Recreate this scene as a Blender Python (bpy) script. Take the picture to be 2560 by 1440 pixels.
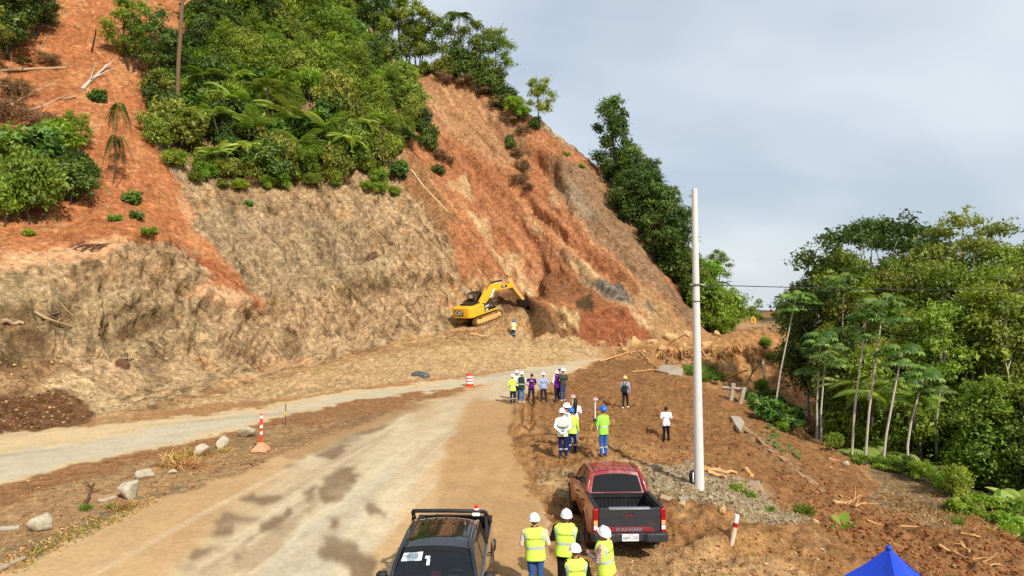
import bpy, bmesh, math, random
import numpy as np
from mathutils import Vector, Matrix, Euler

for _o in list(bpy.data.objects):
    bpy.data.objects.remove(_o, do_unlink=True)
SC = bpy.context.scene
COL = SC.collection
R = math.radians

# ------------------------------------------------------------------ camera, sky, sun, exposure
FPX, CX, HY, CAMZ = 2560 * 24.0 / 36.0, 1280.0, 735.0, 6.3     # focal length, centre and horizon in photo pixels
cam_d = bpy.data.cameras.new('camera')
cam_d.lens = 24.0; cam_d.sensor_width = 36.0; cam_d.sensor_fit = 'HORIZONTAL'
cam_d.shift_y = (HY - 720.0) / 2560.0
cam_d.clip_start = 0.1; cam_d.clip_end = 8000.0
cam = bpy.data.objects.new('camera', cam_d); COL.objects.link(cam)
cam.location = (0, 0, CAMZ); cam.rotation_euler = (R(90), 0, 0)
SC.camera = cam

SUN_DIR = Vector((0.50, -0.86, 0.88)).normalized()              # towards the sun
world = bpy.data.worlds.new('World'); SC.world = world; world.use_nodes = True
nt = world.node_tree; nt.nodes.clear()
def N(tree, typ, **kw):
    n = tree.nodes.new(typ)
    for k, v in kw.items():
        setattr(n, k, v)
    return n
wo = N(nt, 'ShaderNodeOutputWorld'); bg = N(nt, 'ShaderNodeBackground')
sky = N(nt, 'ShaderNodeTexSky', sky_type='NISHITA', sun_disc=False)
sky.sun_elevation = math.asin(SUN_DIR.z); sky.sun_rotation = math.atan2(SUN_DIR.x, SUN_DIR.y)
sky.air_density = 1.2; sky.dust_density = 2.0; sky.ozone_density = 1.0; sky.altitude = 500
tc = N(nt, 'ShaderNodeTexCoord'); sep = N(nt, 'ShaderNodeSeparateXYZ')
nt.links.new(tc.outputs['Generated'], sep.inputs[0])
zc = N(nt, 'ShaderNodeMath', operation='MAXIMUM'); zc.inputs[1].default_value = 0.0
nt.links.new(sep.outputs['Z'], zc.inputs[0])
za = N(nt, 'ShaderNodeMath', operation='ADD'); za.inputs[1].default_value = 0.55
nt.links.new(zc.outputs[0], za.inputs[0])
dv = N(nt, 'ShaderNodeVectorMath', operation='DIVIDE')
cb = N(nt, 'ShaderNodeCombineXYZ')
for i in range(3):
    nt.links.new(za.outputs[0], cb.inputs[i])
nt.links.new(tc.outputs['Generated'], dv.inputs[0]); nt.links.new(cb.outputs[0], dv.inputs[1])
cn = N(nt, 'ShaderNodeTexNoise'); cn.inputs['Scale'].default_value = 1.9; cn.inputs['Detail'].default_value = 4.0
cn.inputs['Roughness'].default_value = 0.42; cn.inputs['Distortion'].default_value = 0.0
cmap = N(nt, 'ShaderNodeMapping'); cmap.inputs['Location'].default_value = (2.2, -0.4, 0.7); cmap.inputs['Scale'].default_value = (1.0, 1.6, 1.0)
nt.links.new(dv.outputs[0], cmap.inputs[0]); nt.links.new(cmap.outputs[0], cn.inputs['Vector'])
cr = N(nt, 'ShaderNodeValToRGB')
cr.color_ramp.elements[0].position = 0.36; cr.color_ramp.elements[0].color = (0.50, 0.585, 0.685, 1)
cr.color_ramp.elements[1].position = 0.66; cr.color_ramp.elements[1].color = (0.75, 0.80, 0.85, 1)
nt.links.new(cn.outputs['Fac'], cr.inputs[0])
sm = N(nt, 'ShaderNodeMix', data_type='RGBA', blend_type='MULTIPLY'); sm.inputs[0].default_value = 1.0
sm.inputs[7].default_value = (0.085, 0.085, 0.085, 1)
nt.links.new(sky.outputs[0], sm.inputs[6])
mx = N(nt, 'ShaderNodeMix', data_type='RGBA'); mx.inputs[0].default_value = 0.80
nt.links.new(sm.outputs[2], mx.inputs[6]); nt.links.new(cr.outputs[0], mx.inputs[7])
nt.links.new(mx.outputs[2], bg.inputs['Color']); bg.inputs['Strength'].default_value = 0.95
nt.links.new(bg.outputs[0], wo.inputs['Surface'])

sun_d = bpy.data.lights.new('sun', 'SUN'); sun_d.energy = 4.1; sun_d.angle = R(1.5); sun_d.color = (1.0, 0.955, 0.88)
sun = bpy.data.objects.new('sun', sun_d); COL.objects.link(sun)
sun.rotation_euler = SUN_DIR.to_track_quat('Z', 'Y').to_euler(); sun.location = (20, -40, 60)

vs = SC.view_settings
vs.view_transform = 'Standard'; vs.look = 'None'; vs.exposure = 0.30; vs.gamma = 1.0; vs.use_curve_mapping = False
SC.cycles.max_bounces = 6; SC.cycles.diffuse_bounces = 3; SC.cycles.glossy_bounces = 3
SC.cycles.transmission_bounces = 4; SC.cycles.transparent_max_bounces = 6
SC.cycles.use_denoising = False
SC.cycles.sample_clamp_indirect = 6.0

# ------------------------------------------------------------------ small helpers
def lin(r, g, b, k=1.0):
    f = lambda c: (c / 255.0 / 12.92) if c <= 10 else ((c / 255.0 + 0.055) / 1.055) ** 2.4
    return np.array([f(r), f(g), f(b)]) * k

def tag(o, label=None, cat=None, group=None, kind=None):
    if label: o['label'] = label
    if cat: o['category'] = cat
    if group: o['group'] = group
    if kind: o['kind'] = kind
    return o

def empty(name, loc=(0, 0, 0), rot=(0, 0, 0), label=None, cat=None, group=None):
    o = bpy.data.objects.new(name, None); COL.objects.link(o)
    o.location = loc; o.rotation_euler = rot; o.empty_display_size = 0.3
    return tag(o, label, cat, group)

def link(name, mesh, parent=None):
    o = bpy.data.objects.new(name, mesh); COL.objects.link(o)
    if parent is not None: o.parent = parent
    return o

def np_mesh(name, V, F, mats=(), smooth=True, midx=None):
    """V (n,3); F (m,k) with k=3 or 4, or a list of such arrays"""
    if not isinstance(F, list): F = [F]
    F = [f for f in F if len(f)]
    me = bpy.data.meshes.new(name)
    nl = sum(f.size for f in F); npoly = sum(len(f) for f in F)
    me.vertices.add(len(V)); me.vertices.foreach_set('co', np.ascontiguousarray(V, dtype=np.float32).ravel())
    me.loops.add(nl); me.loops.foreach_set('vertex_index', np.concatenate([f.ravel() for f in F]).astype(np.int32))
    me.polygons.add(npoly)
    tot = np.concatenate([np.full(len(f), f.shape[1]) for f in F])
    st = np.concatenate([[0], np.cumsum(tot)[:-1]])
    me.polygons.foreach_set('loop_start', st.astype(np.int32))
    if smooth: me.polygons.foreach_set('use_smooth', np.ones(npoly, dtype=bool))
    if midx is not None: me.polygons.foreach_set('material_index', np.asarray(midx, dtype=np.int32))
    me.update(calc_edges=True); me.validate()
    for m in mats: me.materials.append(m)
    return me

def set_attr(me, name, arr, domain='POINT'):
    if arr.ndim == 1:
        a = me.attributes.new(name, 'FLOAT', domain); a.data.foreach_set('value', arr.astype(np.float32))
    else:
        a = me.attributes.new(name, 'FLOAT_COLOR', domain)
        c = np.ones((len(arr), 4), dtype=np.float32); c[:, :3] = arr
        a.data.foreach_set('color', c.ravel())

def vnoise(x, y, z, seed=0):
    x = np.ascontiguousarray(x, np.float32); y = np.ascontiguousarray(y, np.float32); z = np.ascontiguousarray(z, np.float32)
    fx, fy, fz = np.floor(x), np.floor(y), np.floor(z)
    U = np.uint32
    hx = fx.astype(np.int32).view(U) * U(374761393); hy = fy.astype(np.int32).view(U) * U(668265263)
    hz = fz.astype(np.int32).view(U) * U(2246822519) + U((seed * 3266489917) & 0xffffffff)
    x = x - fx; y = y - fy; z = z - fz
    x = x * x * (3 - 2 * x); y = y * y * (3 - 2 * y); z = z * z * (3 - 2 * z)
    def c(a, b, d):
        h = (hx + U(374761393) if a else hx) + (hy + U(668265263) if b else hy) + (hz + U(2246822519) if d else hz)
        h ^= h >> U(15); h *= U(2246822519); h ^= h >> U(13); h *= U(3266489917)
        return (h >> U(8)).astype(np.float32)
    def e(b, d):
        p = c(0, b, d); return p + x * (c(1, b, d) - p)
    def g(d):
        p = e(0, d); return p + y * (e(1, d) - p)
    p = g(0)
    return (p + z * (g(1) - p)) * np.float32(2.0 / 16777216.0) - 1

def fbm(x, y, z, f, octv=3, seed=0, gain=0.5, lac=2.1):
    s = 0; a = 1.0; t = 0
    for i in range(octv):
        s = s + a * vnoise(x * f, y * f, z * f, seed + i * 17); t += a
        a *= gain; f *= lac
    return s / t

def P(px, py, d):
    return ((px - CX) / FPX * d, d, CAMZ + (HY - py) / FPX * d)
# ------------------------------------------------------------------ terrain: one sheet, heights from surveyed points
CP = []
def line(pts, step=4.0):
    w = [np.array(P(*p)) for p in pts]
    for a, b in zip(w[:-1], w[1:]):
        n = max(1, int(np.linalg.norm((b - a)[:2]) / step))
        for i in range(n): CP.append(a + (b - a) * i / n)
    CP.append(w[-1])
def pts(*l):
    for p in l: CP.append(np.array(P(*p)))
def wpts(*l):
    for p in l: CP.append(np.array(p, float))
# level ground under both carriageways
wpts((-4, 5, -.35), (-2, 10, -.35), (0, 14.5, -.3), (-6, 14, -.2), (-12, 14, 0), (2.5, 15, -.3), (-3, 18, -.25), (0, 19, -.2), (3, 17.2, -.45), (3, 18.5, -.48), (3, 21.5, -.62), (1.5, 20, -.36), (4.6, 18.5, -.45),
     (-8, 19, 0), (-14, 19, 0), (-19, 24, 0), (-13, 25, 0), (-6, 25, 0), (0, 25, 0), (-24, 27, 0), (-14, 32, 0), (-8, 32, 0), (-3, 33, 0), (1, 33, 0),
     (-21, 33, 0), (-9, 40, 0), (-4, 42, 0), (0, 44, 0), (-3, 50, 0), (2, 54, 0), (5, 60, 0), (-14, 38, 0), (-34, 20, 0), (-26, 14, 0), (-30, 5, 0), (-12, 4, -.2),
     (8, 66, 0.0), (6, 63.5, 0.0))
line([(0, 1066, 32.5), (250, 1033, 36.1), (400, 1018, 38), (560, 1008, 39.4), (800, 985, 43), (1000, 957, 48.4), (1180, 936, 53.5), (1320, 916, 59.4), (1420, 905, 63.2), (1500, 897, 66.4)], 5)
# rubble berm crest, haul track behind it
line([(560, 965, 46), (700, 935, 50), (850, 905, 53), (1000, 880, 57), (1150, 862, 61), (1284, 850, 65), (1400, 862, 66.5), (1500, 872, 69)], 5)
line([(430, 985, 42.5), (560, 955, 48), (700, 925, 54), (850, 890, 59), (1000, 862, 63.5), (1100, 838, 67.5), (1140, 822, 70)], 5)
# spotter's ledge, excavator bench and the small scarp between them
pts((1284, 845, 68.5), (1220, 848, 67.5), (1330, 842, 69.5), (1290, 792, 71), (1225, 830, 69.5), (1312, 779, 77.5), (1332, 774, 75), (1390, 856, 70.2), (1385, 778, 74))
pts((1120, 800, 72.5), (1150, 795, 73), (1120, 760, 74.5))
EXC = np.array(P(1200, 804, 73.0))
for fy in (-2.6, 0, 2.6):
    for fx in (-1.6, 1.6):
        wpts((EXC[0] + fx * .788 + fy * .616 * .978, EXC[1] - fx * .616 + fy * .788 * .978, EXC[2] + fy * .208))
# left flank of the cut
pts((0, 1000, 34.5), (60, 978, 36), (130, 968, 37.5), (0, 900, 37.5), (0, 780, 40.5), (0, 670, 44.5), (0, 560, 50), (0, 300, 62), (0, 100, 72), (0, -150, 84),
    (200, 925, 41), (160, 990, 38), (300, 995, 40), (250, 860, 44), (250, 760, 46), (250, 690, 48), (290, 605, 51), (250, 560, 53), (250, 300, 65), (250, 50, 80), (250, -150, 92),
    (400, 930, 46), (400, 850, 49), (400, 740, 51.5), (420, 610, 54), (520, 870, 52.5), (520, 735, 55.5), (480, 640, 57.5), (600, 745, 58.5),
    (460, 480, 66), (400, 350, 70), (450, 300, 75), (480, 100, 88), (480, -150, 100))
pts((-300, 1000, 30), (-300, 800, 34), (-300, 600, 42), (-300, 300, 52), (-300, 0, 65))
# main rock face and the thicket slope above it
pts((640, 905, 57.5), (750, 886, 60), (640, 780, 60.5), (750, 760, 64), (620, 640, 64), (750, 620, 69), (600, 480, 71), (750, 468, 75), (880, 480, 77), (600, 300, 81), (750, 250, 86), (750, 50, 98), (750, -150, 110),
    (900, 860, 63), (900, 720, 67), (900, 580, 72.5), (1000, 835, 66.5), (1000, 700, 70), (1000, 560, 76), (990, 485, 80), (1020, 380, 86), (900, 300, 86), (1000, 250, 93), (900, 100, 102))
line([(900, 60, 108), (960, 140, 109), (1090, 168, 107), (1200, 200, 104.5), (1300, 288, 99.5), (1400, 372, 96), (1480, 428, 93), (1530, 520, 90.5), (1590, 600, 88), (1650, 690, 85), (1700, 770, 82.5), (1730, 828, 80)], 5)
pts((1070, 740, 72.5), (1150, 700, 75.5), (1070, 600, 77.5), (1150, 500, 84), (1060, 420, 87), (1100, 300, 96), (1180, 300, 98), (1250, 640, 83.5), (1300, 640, 86), (1300, 700, 83.5), (1305, 758, 81.5), (1300, 450, 93), (1200, 400, 93), (1230, 560, 86),
    (1450, 858, 71.5), (1450, 760, 75.5), (1400, 650, 82.5), (1450, 600, 84), (1400, 500, 89), (1360, 740, 76), (1514, 853, 72.5), (1600, 840, 75), (1540, 730, 78.5), (1600, 720, 80), (1540, 640, 82.5), (1650, 790, 79), (1690, 842, 78))
# behind the ridge
for (px, py, d) in [(900, 60, 108), (1090, 168, 107), (1200, 200, 104.5), (1300, 288, 99.5), (1400, 372, 96), (1480, 428, 93), (1590, 600, 88)]:
    x, y, z = P(px, py, d)
    wpts((x + 10, y + 12, z - 7), (x + 22, y + 30, max(3, z - 22)))
wpts((-60, 150, 62), (-30, 150, 48), (-110, 120, 70), (-90, 60, 46), (-60, 40, 24), (-120, 20, 30), (-60, 10, 6))
# road beyond, spur flank, far bank
pts((1770, 842, 84), (1800, 822, 92), (1850, 818, 100), (1900, 814, 110), (1970, 812, 112), (2020, 812, 112), (1780, 800, 95), (1840, 800, 108),
    (1860, 800, 135), (1960, 797, 135), (2050, 792, 135), (1860, 788, 150), (1930, 783, 152), (2000, 778, 152), (2100, 770, 152))
# churned platform right of the carriageway
pts((1290, 1000, 40.5), (1330, 1170, 24.6), (1403, 1143, 25), (1500, 1138, 25.2), (1440, 1060, 32), (1560, 1020, 39.1), (1665, 1105, 32.6), (1450, 960, 48), (1600, 960, 50), (1480, 925, 58), (1560, 915, 61),
    (1748, 1218, 22.6), (1650, 1190, 23.2), (1835, 1355, 18), (1700, 1300, 19.3), (1850, 1200, 26), (1960, 1130, 33), (1800, 1080, 36), (1750, 1010, 45), (1680, 985, 48), (2050, 1300, 22.5), (1960, 1250, 23.7),
    (1700, 1440, 15.6), (1900, 1440, 16), (2150, 1440, 16.9), (2560, 1440, 20.1), (2400, 1400, 20.5), (2300, 1330, 23.5), (2560, 1330, 27.3), (2300, 1250, 29.2), (2450, 1300, 27.2), (2150, 1230, 29.3))
line([(1500, 897, 66.5), (1600, 897, 66), (1730, 938, 57.5), (1850, 1003, 46.8), (1920, 1078, 40), (2110, 1142, 37), (2210, 1217, 33)], 4)
# washed-out gully and its scarp
pts((1900, 1045, 55), (1980, 1085, 52), (2050, 1105, 55), (2150, 1155, 45), (2260, 1195, 39.5), (2400, 1235, 38), (2560, 1262, 38), (2330, 1200, 34), (2480, 1250, 31))
line([(1560, 868, 72), (1650, 868, 73.5), (1750, 864, 76), (1860, 828, 82), (1960, 817, 85), (2010, 828, 84)], 4)
line([(1650, 900, 71.3), (1780, 935, 72.5), (1900, 955, 76.5), (1990, 975, 78), (2060, 1010, 76)], 4)
pts((1700, 935, 64), (1800, 960, 66), (1900, 1000, 68), (1990, 1030, 68))
pts((1620, 895, 68), (1700, 915, 63), (2080, 900, 80), (2200, 1000, 70), (2400, 1000, 70), (2560, 1010, 65), (2200, 900, 86), (2560, 900, 85), (2400, 840, 110), (2700, 850, 110))
wpts((60, 60, -3), (80, 40, -5), (45, 22, -6), (30, 10, -3.5), (14, 8, -1.2), (8, 10, -.7), (4, 8, -.4), (60, 10, -6), (100, 80, -2), (110, 130, 4), (40, 150, 4), (160, 40, -4))
for a in range(0, 360, 24):
    wpts((260 * math.sin(R(a)), 260 * math.cos(R(a)), -6 if 10 < a < 130 else (45 if 270 < a < 350 else 0)))
    wpts((900 * math.sin(R(a)), 900 * math.cos(R(a)), -30))
for p in [(-20, -20, 0), (0, -20, -.5), (25, -20, -3), (-60, -40, 0), (60, -40, -5), (0, -80, -2)]: wpts(p)
CPa = np.array(CP)
# drop near-duplicates so that the system stays well conditioned
keep = []
for i in range(len(CPa)):
    if all((CPa[i, 0] - CPa[j, 0]) ** 2 + (CPa[i, 1] - CPa[j, 1]) ** 2 > 0.5 for j in keep): keep.append(i)
CPa = CPa[keep]
MQ = 1.2
def _phi(dx, dy): return np.sqrt(dx * dx + dy * dy + MQ * MQ)
A = _phi(CPa[:, None, 0] - CPa[None, :, 0], CPa[:, None, 1] - CPa[None, :, 1])
n = len(CPa)
Afull = np.zeros((n + 1, n + 1)); Afull[:n, :n] = A + np.eye(n) * -0.02; Afull[:n, n] = 1; Afull[n, :n] = 1
Wt = np.linalg.solve(Afull, np.append(CPa[:, 2], 0))
def h_rbf(x, y):
    out = np.zeros(x.shape, np.float64)
    for i in range(n):
        out += Wt[i] * _phi(x - CPa[i, 0], y - CPa[i, 1])
    return out + Wt[n]

# polar tessellation, fine where the photograph looks
th_f = np.linspace(R(-43), R(43), 900)
th_b = np.linspace(R(43), R(317), 70)[1:-1]
TH = np.concatenate([th_f, th_b])
RR = np.concatenate([np.linspace(3, 12, 24)[:-1], np.linspace(12, 30, 150)[:-1], np.linspace(30, 60, 180)[:-1], np.linspace(60, 118, 290)[:-1],
                     np.linspace(118, 200, 50)[:-1], np.geomspace(200, 3500, 26)])
nr, nth = len(RR), len(TH)
# coarse evaluation, then linear resampling
ci = np.unique(np.concatenate([np.arange(0, nr, 3), [nr - 1]])); cj = np.unique(np.concatenate([np.arange(0, 900, 3), np.arange(899, nth)]))
xc = RR[ci][:, None] * np.sin(TH[cj])[None, :]; yc = RR[ci][:, None] * np.cos(TH[cj])[None, :]
hc = h_rbf(xc, yc)
tmp = np.empty((len(ci), nth))
for a in range(len(ci)): tmp[a] = np.interp(np.arange(nth), cj, hc[a])
HZ = np.empty((nr, nth))
for b in range(nth): HZ[:, b] = np.interp(RR, RR[ci], tmp[:, b])
far = np.clip((RR - 170) / 120, 0, 1)[:, None]
HZ = HZ * (1 - far) + far * (-.036 * RR[:, None])
X = RR[:, None] * np.sin(TH)[None, :]; Y = RR[:, None] * np.cos(TH)[None, :]
def grid_normals(X, Y, Z):
    dxr, dyr, dzr = np.gradient(X, axis=0), np.gradient(Y, axis=0), np.gradient(Z, axis=0)
    dxt, dyt, dzt = np.gradient(X, axis=1), np.gradient(Y, axis=1), np.gradient(Z, axis=1)
    nx = dyr * dzt - dzr * dyt; ny = dzr * dxt - dxr * dzt; nz = dxr * dyt - dyr * dxt
    l = np.sqrt(nx * nx + ny * ny + nz * nz) + 1e-9
    s = np.where(nz < 0, -1, 1) / l
    return nx * s, ny * s, nz * s
FRONT = (Y > 4) & (RR[:, None] < 190) & (np.abs(TH)[None, :] < R(44))
PX = np.full(X.shape, -9e3); PY = np.full(X.shape, -9e3)
PX[FRONT] = CX + X[FRONT] / Y[FRONT] * FPX; PY[FRONT] = HY - (HZ[FRONT] - CAMZ) / Y[FRONT] * FPX
# ragged zone borders
j1 = fbm(X, Y, HZ, 0.45, 3, 5); j2 = fbm(X, Y, HZ, 0.45, 3, 55)
js = np.clip(700 / np.maximum(RR, 5), 6, 30)[:, None]
j1 = j1 + .55 * fbm(X, Y, HZ, 2.3, 2, 6); j2 = j2 + .55 * fbm(X, Y, HZ, 2.3, 2, 56)
PXj = PX + j1 * js; PYj = PY + j2 * js * 0.6
def inpoly(poly, jitter=True):
    qx, qy = (PXj, PYj) if jitter else (PX, PY)
    poly = np.array(poly, float)
    x0, y0 = poly.min(0); x1, y1 = poly.max(0)
    m = (qx >= x0) & (qx <= x1) & (qy >= y0) & (qy <= y1)
    out = np.zeros(X.shape, np.float32)
    if not m.any(): return out
    x, y = qx[m], qy[m]
    c = np.zeros(x.shape, bool)
    for (ax, ay), (bx, by) in zip(poly, np.roll(poly, -1, 0)):
        if ay == by: continue
        c ^= ((ay > y) != (by > y)) & (x < (bx - ax) * (y - ay) / (by - ay) + ax)
    out[m] = c
    return out
def blur(m, k=1):
    for _ in range(k):
        m = (np.pad(m, ((1, 1), (0, 0)), 'edge')[:-2] + np.pad(m, ((1, 1), (0, 0)), 'edge')[2:] + 2 * m) / 4
        m = (np.pad(m, ((0, 0), (1, 1)), 'edge')[:, :-2] + np.pad(m, ((0, 0), (1, 1)), 'edge')[:, 2:] + 2 * m) / 4
    return m

# --- zones (outlines in photo pixels of the ground they lie on)
ROAD_FAR = [(-400, 1180), (0, 1088), (200, 1066), (400, 1046), (560, 1030), (700, 1008), (850, 985), (1000, 964), (1180, 944), (1320, 918), (1500, 898)]
ROAD_FAR_LOW = [(1195, 962), (1100, 976), (1000, 988), (840, 1013), (640, 1058), (450, 1107), (200, 1166), (0, 1217), (-400, 1330)]
z_road2 = inpoly(ROAD_FAR + [(1500, 902), (1400, 930), (1300, 955)] + ROAD_FAR_LOW)
z_road1 = inpoly([(-500, 1700), (-300, 1500), (0, 1425), (150, 1345), (300, 1285), (450, 1230), (600, 1180), (720, 1135), (800, 1098), (900, 1062), (1000, 1032), (1190, 967), (1300, 950), (1400, 925), (1500, 900), (1420, 935), (1330, 980), (1290, 1010), (1280, 1080), (1300, 1180), (1360, 1300), (1420, 1500), (1500, 1800)])
z_road1b = inpoly([(350, 1700), (440, 1440), (560, 1300), (700, 1190), (830, 1110), (960, 1055), (1100, 1005), (1230, 962), (1360, 930), (1480, 903), (1400, 935), (1290, 985), (1180, 1060), (1090, 1150), (1010, 1250), (930, 1400), (860, 1700)])
z_track = inpoly([(250, 1050), (430, 1000), (560, 965), (700, 928), (860, 885), (1000, 856), (1090, 835), (1150, 805), (1240, 790), (1260, 800), (1190, 845), (1290, 850), (1130, 868), (1000, 880), (850, 915), (700, 950), (560, 985), (400, 1030), (250, 1065)])
z_berm = inpoly([(250, 1060), (420, 1020), (560, 975), (700, 940), (850, 908), (1000, 875), (1150, 858), (1290, 845), (1400, 855), (1500, 868), (1510, 897), (1320, 916), (1180, 936), (1000, 957), (800, 985), (560, 1008), (400, 1030)])
z_plat = inpoly([(1285, 1000), (1330, 985), (1420, 935), (1500, 900), (1560, 870), (1750, 860), (1850, 825), (1990, 815), (2080, 900), (2090, 1130), (2210, 1217), (2350, 1240), (2560, 1330), (2800, 1500), (2800, 1800), (1500, 1800), (1420, 1500), (1370, 1330), (1310, 1180), (1280, 1080)])
HILL_POLY = [(-600, -900), (2000, -900), (1900, 500), (1850, 815), (1735, 835), (1640, 842), (1500, 872), (1400, 860), (1290, 845), (1150, 858), (1000, 872), (850, 900), (700, 938), (560, 975), (420, 1015), (250, 1045), (0, 1085), (-600, 1250)]
z_hill = inpoly(HILL_POLY, False)
SCAR = [(1040, 178), (1090, 150), (1200, 190), (1300, 280), (1400, 360), (1490, 425), (1530, 515), (1595, 595), (1660, 690), (1710, 770), (1735, 830), (1640, 842), (1500, 868), (1390, 860), (1330, 850), (1330, 775), (1232, 735), (1150, 705), (1130, 600), (1060, 520), (1000, 470), (1005, 370), (1050, 330)]
z_scar = inpoly(SCAR)
z_redl = inpoly([(-600, -900), (900, -900), (500, 60), (420, 200), (370, 330), (455, 470), (490, 545), (480, 570), (560, 650), (665, 762), (560, 752), (480, 738), (538, 685), (505, 630), (430, 603), (330, 592), (250, 640), (150, 655), (0, 675), (-600, 720)])
z_gully = inpoly([(1620, 870), (1760, 862), (1860, 826), (2000, 815), (2080, 880), (2100, 1100), (2000, 1085), (1900, 1050), (1860, 1000), (1780, 950), (1660, 905)])
z_field = inpoly([(2160, 1170), (2260, 1190), (2354, 1223), (2401, 1251), (2420, 1290), (2400, 1320), (2300, 1300), (2210, 1285), (2165, 1240), (2210, 1215)])
z_wood = inpoly([(2080, 840), (2800, 760), (2800, 1420), (2560, 1330), (2420, 1280), (2330, 1215), (2200, 1175), (2110, 1135), (2060, 1090)])
z_exc = inpoly([(1130, 830), (1140, 780), (1250, 770), (1340, 760), (1335, 785), (1260, 805)])

# --- relief
bl = lambda m, k=3: blur(m, k)
nxx, nyy, nzz = grid_normals(X, Y, HZ)
steep = np.clip((0.85 - nzz) / 0.25, 0, 1)
w_rock = np.clip(bl(z_hill) - bl(z_scar) - bl(z_redl), 0, 1) * (0.35 + 0.65 * steep)
w_scar = bl(z_scar); w_redl = bl(z_redl); w_berm = bl(z_berm); w_plat = np.clip(bl(z_plat, 4), 0, 1)
w_smooth = np.clip(bl(z_road1 + z_road2, 2), 0, 1)
# streak coordinate runs down the fall line of the face (towards lower right in the photo)
su = X * 0.80 + HZ * 0.60
n_big = fbm(X, Y, HZ, 0.16, 3, 11); n_mid = fbm(X, Y, HZ, 0.55, 3, 12); n_fin = fbm(X, Y, HZ, 1.7, 3, 13, 0.6)
n_str = fbm(su * 0.9, HZ * 0.12 + Y * 0.12, su * 0, 1.0, 3, 14, 0.55)
n_rib = fbm(su * .30, HZ * .05 + Y * .05, su * 0, 1.0, 2, 24)
ridg = 1 - np.abs(fbm(X, Y, HZ, 0.8, 3, 15)) * 2
ridg2 = 1 - np.abs(fbm(X * 1.0, Y, HZ * 0.7, 2.3, 2, 16)) * 2
blk = fbm(X, Y, HZ, 0.9, 2, 18); blk = np.round(blk * 5) / 5                          # broken, blocky faces
blk2 = fbm(X, Y, HZ, 2.2, 2, 19); blk2 = np.round(blk2 * 4) / 4
disp = w_rock * (0.6 * n_big + 0.4 * n_mid + 0.35 * (ridg - 0.5) + 0.18 * n_fin + 0.14 * (ridg2 - .5) + 0.5 * n_str + .5 * blk + .28 * blk2 + .7 * n_rib)
disp += w_scar * (0.5 * n_big + 1.1 * n_rib + 0.6 * n_str + 0.16 * n_mid + 0.13 * n_fin + 0.14 * (ridg - .5) + .18 * blk + .10 * blk2)
disp += w_redl * (0.5 * n_big + 0.25 * n_mid + 0.10 * n_fin)
disp += w_berm * (0.25 * n_mid + 0.16 * n_fin + 0.10 * (ridg2 - .5) + .14 * blk2)
rut = fbm(X * 0.35 + Y * 0.12, Y * 1.5 - X * 0.25, X * 0, 1.0, 3, 21, 0.55)      # churned ruts run across the platform
nr_ = 1 - np.abs(fbm(X, Y, HZ, 2.6, 2, 22)) * 2
gp = w_plat * (1 - w_smooth)
disp += gp * (0.18 * n_mid + 0.28 * rut + 0.14 * n_fin + 0.10 * (nr_ - .5) + 0.08 * fbm(X, Y, HZ, 5.5, 2, 23))
disp += bl(z_gully) * (0.5 * n_mid + 0.25 * n_fin)
rest = np.clip(1 - w_rock - w_scar - w_redl - w_berm - w_plat - w_smooth, 0, 1)
disp += rest * (0.07 * n_mid + 0.05 * n_fin)
disp += w_smooth * (0.012 * n_mid)
# keep the ground calm under the trucks, the excavator and the people
def calm(x, y, r):
    global disp
    disp = disp * np.clip(((X - x) ** 2 + (Y - y) ** 2) / (r * r) - 0.35, 0, 1)
for (x, y, r) in [(2.85, 18.5, 1.6), (2.85, 20.8, 1.6), (-1.4, 13, 2), (-1.4, 16, 2), (0.7, 15, 1.5), (1.9, 15, 1.5), (1.6, 14.2, 1.2), (EXC[0], EXC[1], 3.2)]: calm(x, y, r)
# wheel ruts cut by machines at the road edge (between carriageway and platform)
for (pxa, pya, pxb, pyb, wd, dp) in [(1298, 1120, 1305, 1030, .16, .16), (1318, 1122, 1330, 1020, .18, .22), (1300, 1060, 1345, 1000, .2, .2), (1480, 1010, 1720, 1060, .3, .2), (1420, 990, 1700, 1035, .3, .18),
                                     (1680, 1370, 1900, 1330, .35, .14), (1750, 1400, 2000, 1390, .35, .12), (1900, 1330, 2080, 1380, .35, .14), (2140, 1280, 2400, 1330, .3, .1), (2220, 1215, 2400, 1290, .3, .15), (2200, 1240, 2380, 1310, .3, .12)]:
    da, db = (CAMZ + .5) * FPX / (pya - HY), (CAMZ + .5) * FPX / (pyb - HY)
    a = np.array(P(pxa, pya, da))[:2]; b = np.array(P(pxb, pyb, db))[:2]
    ab = b - a; t = np.clip(((X - a[0]) * ab[0] + (Y - a[1]) * ab[1]) / (ab @ ab), 0, 1)
    dd = np.hypot(X - a[0] - t * ab[0], Y - a[1] - t * ab[1]) + 0.12 * n_mid
    disp -= dp * np.exp(-(dd / wd) ** 2) - 0.5 * dp * np.exp(-((dd - 2 * wd) / wd) ** 2)
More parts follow.
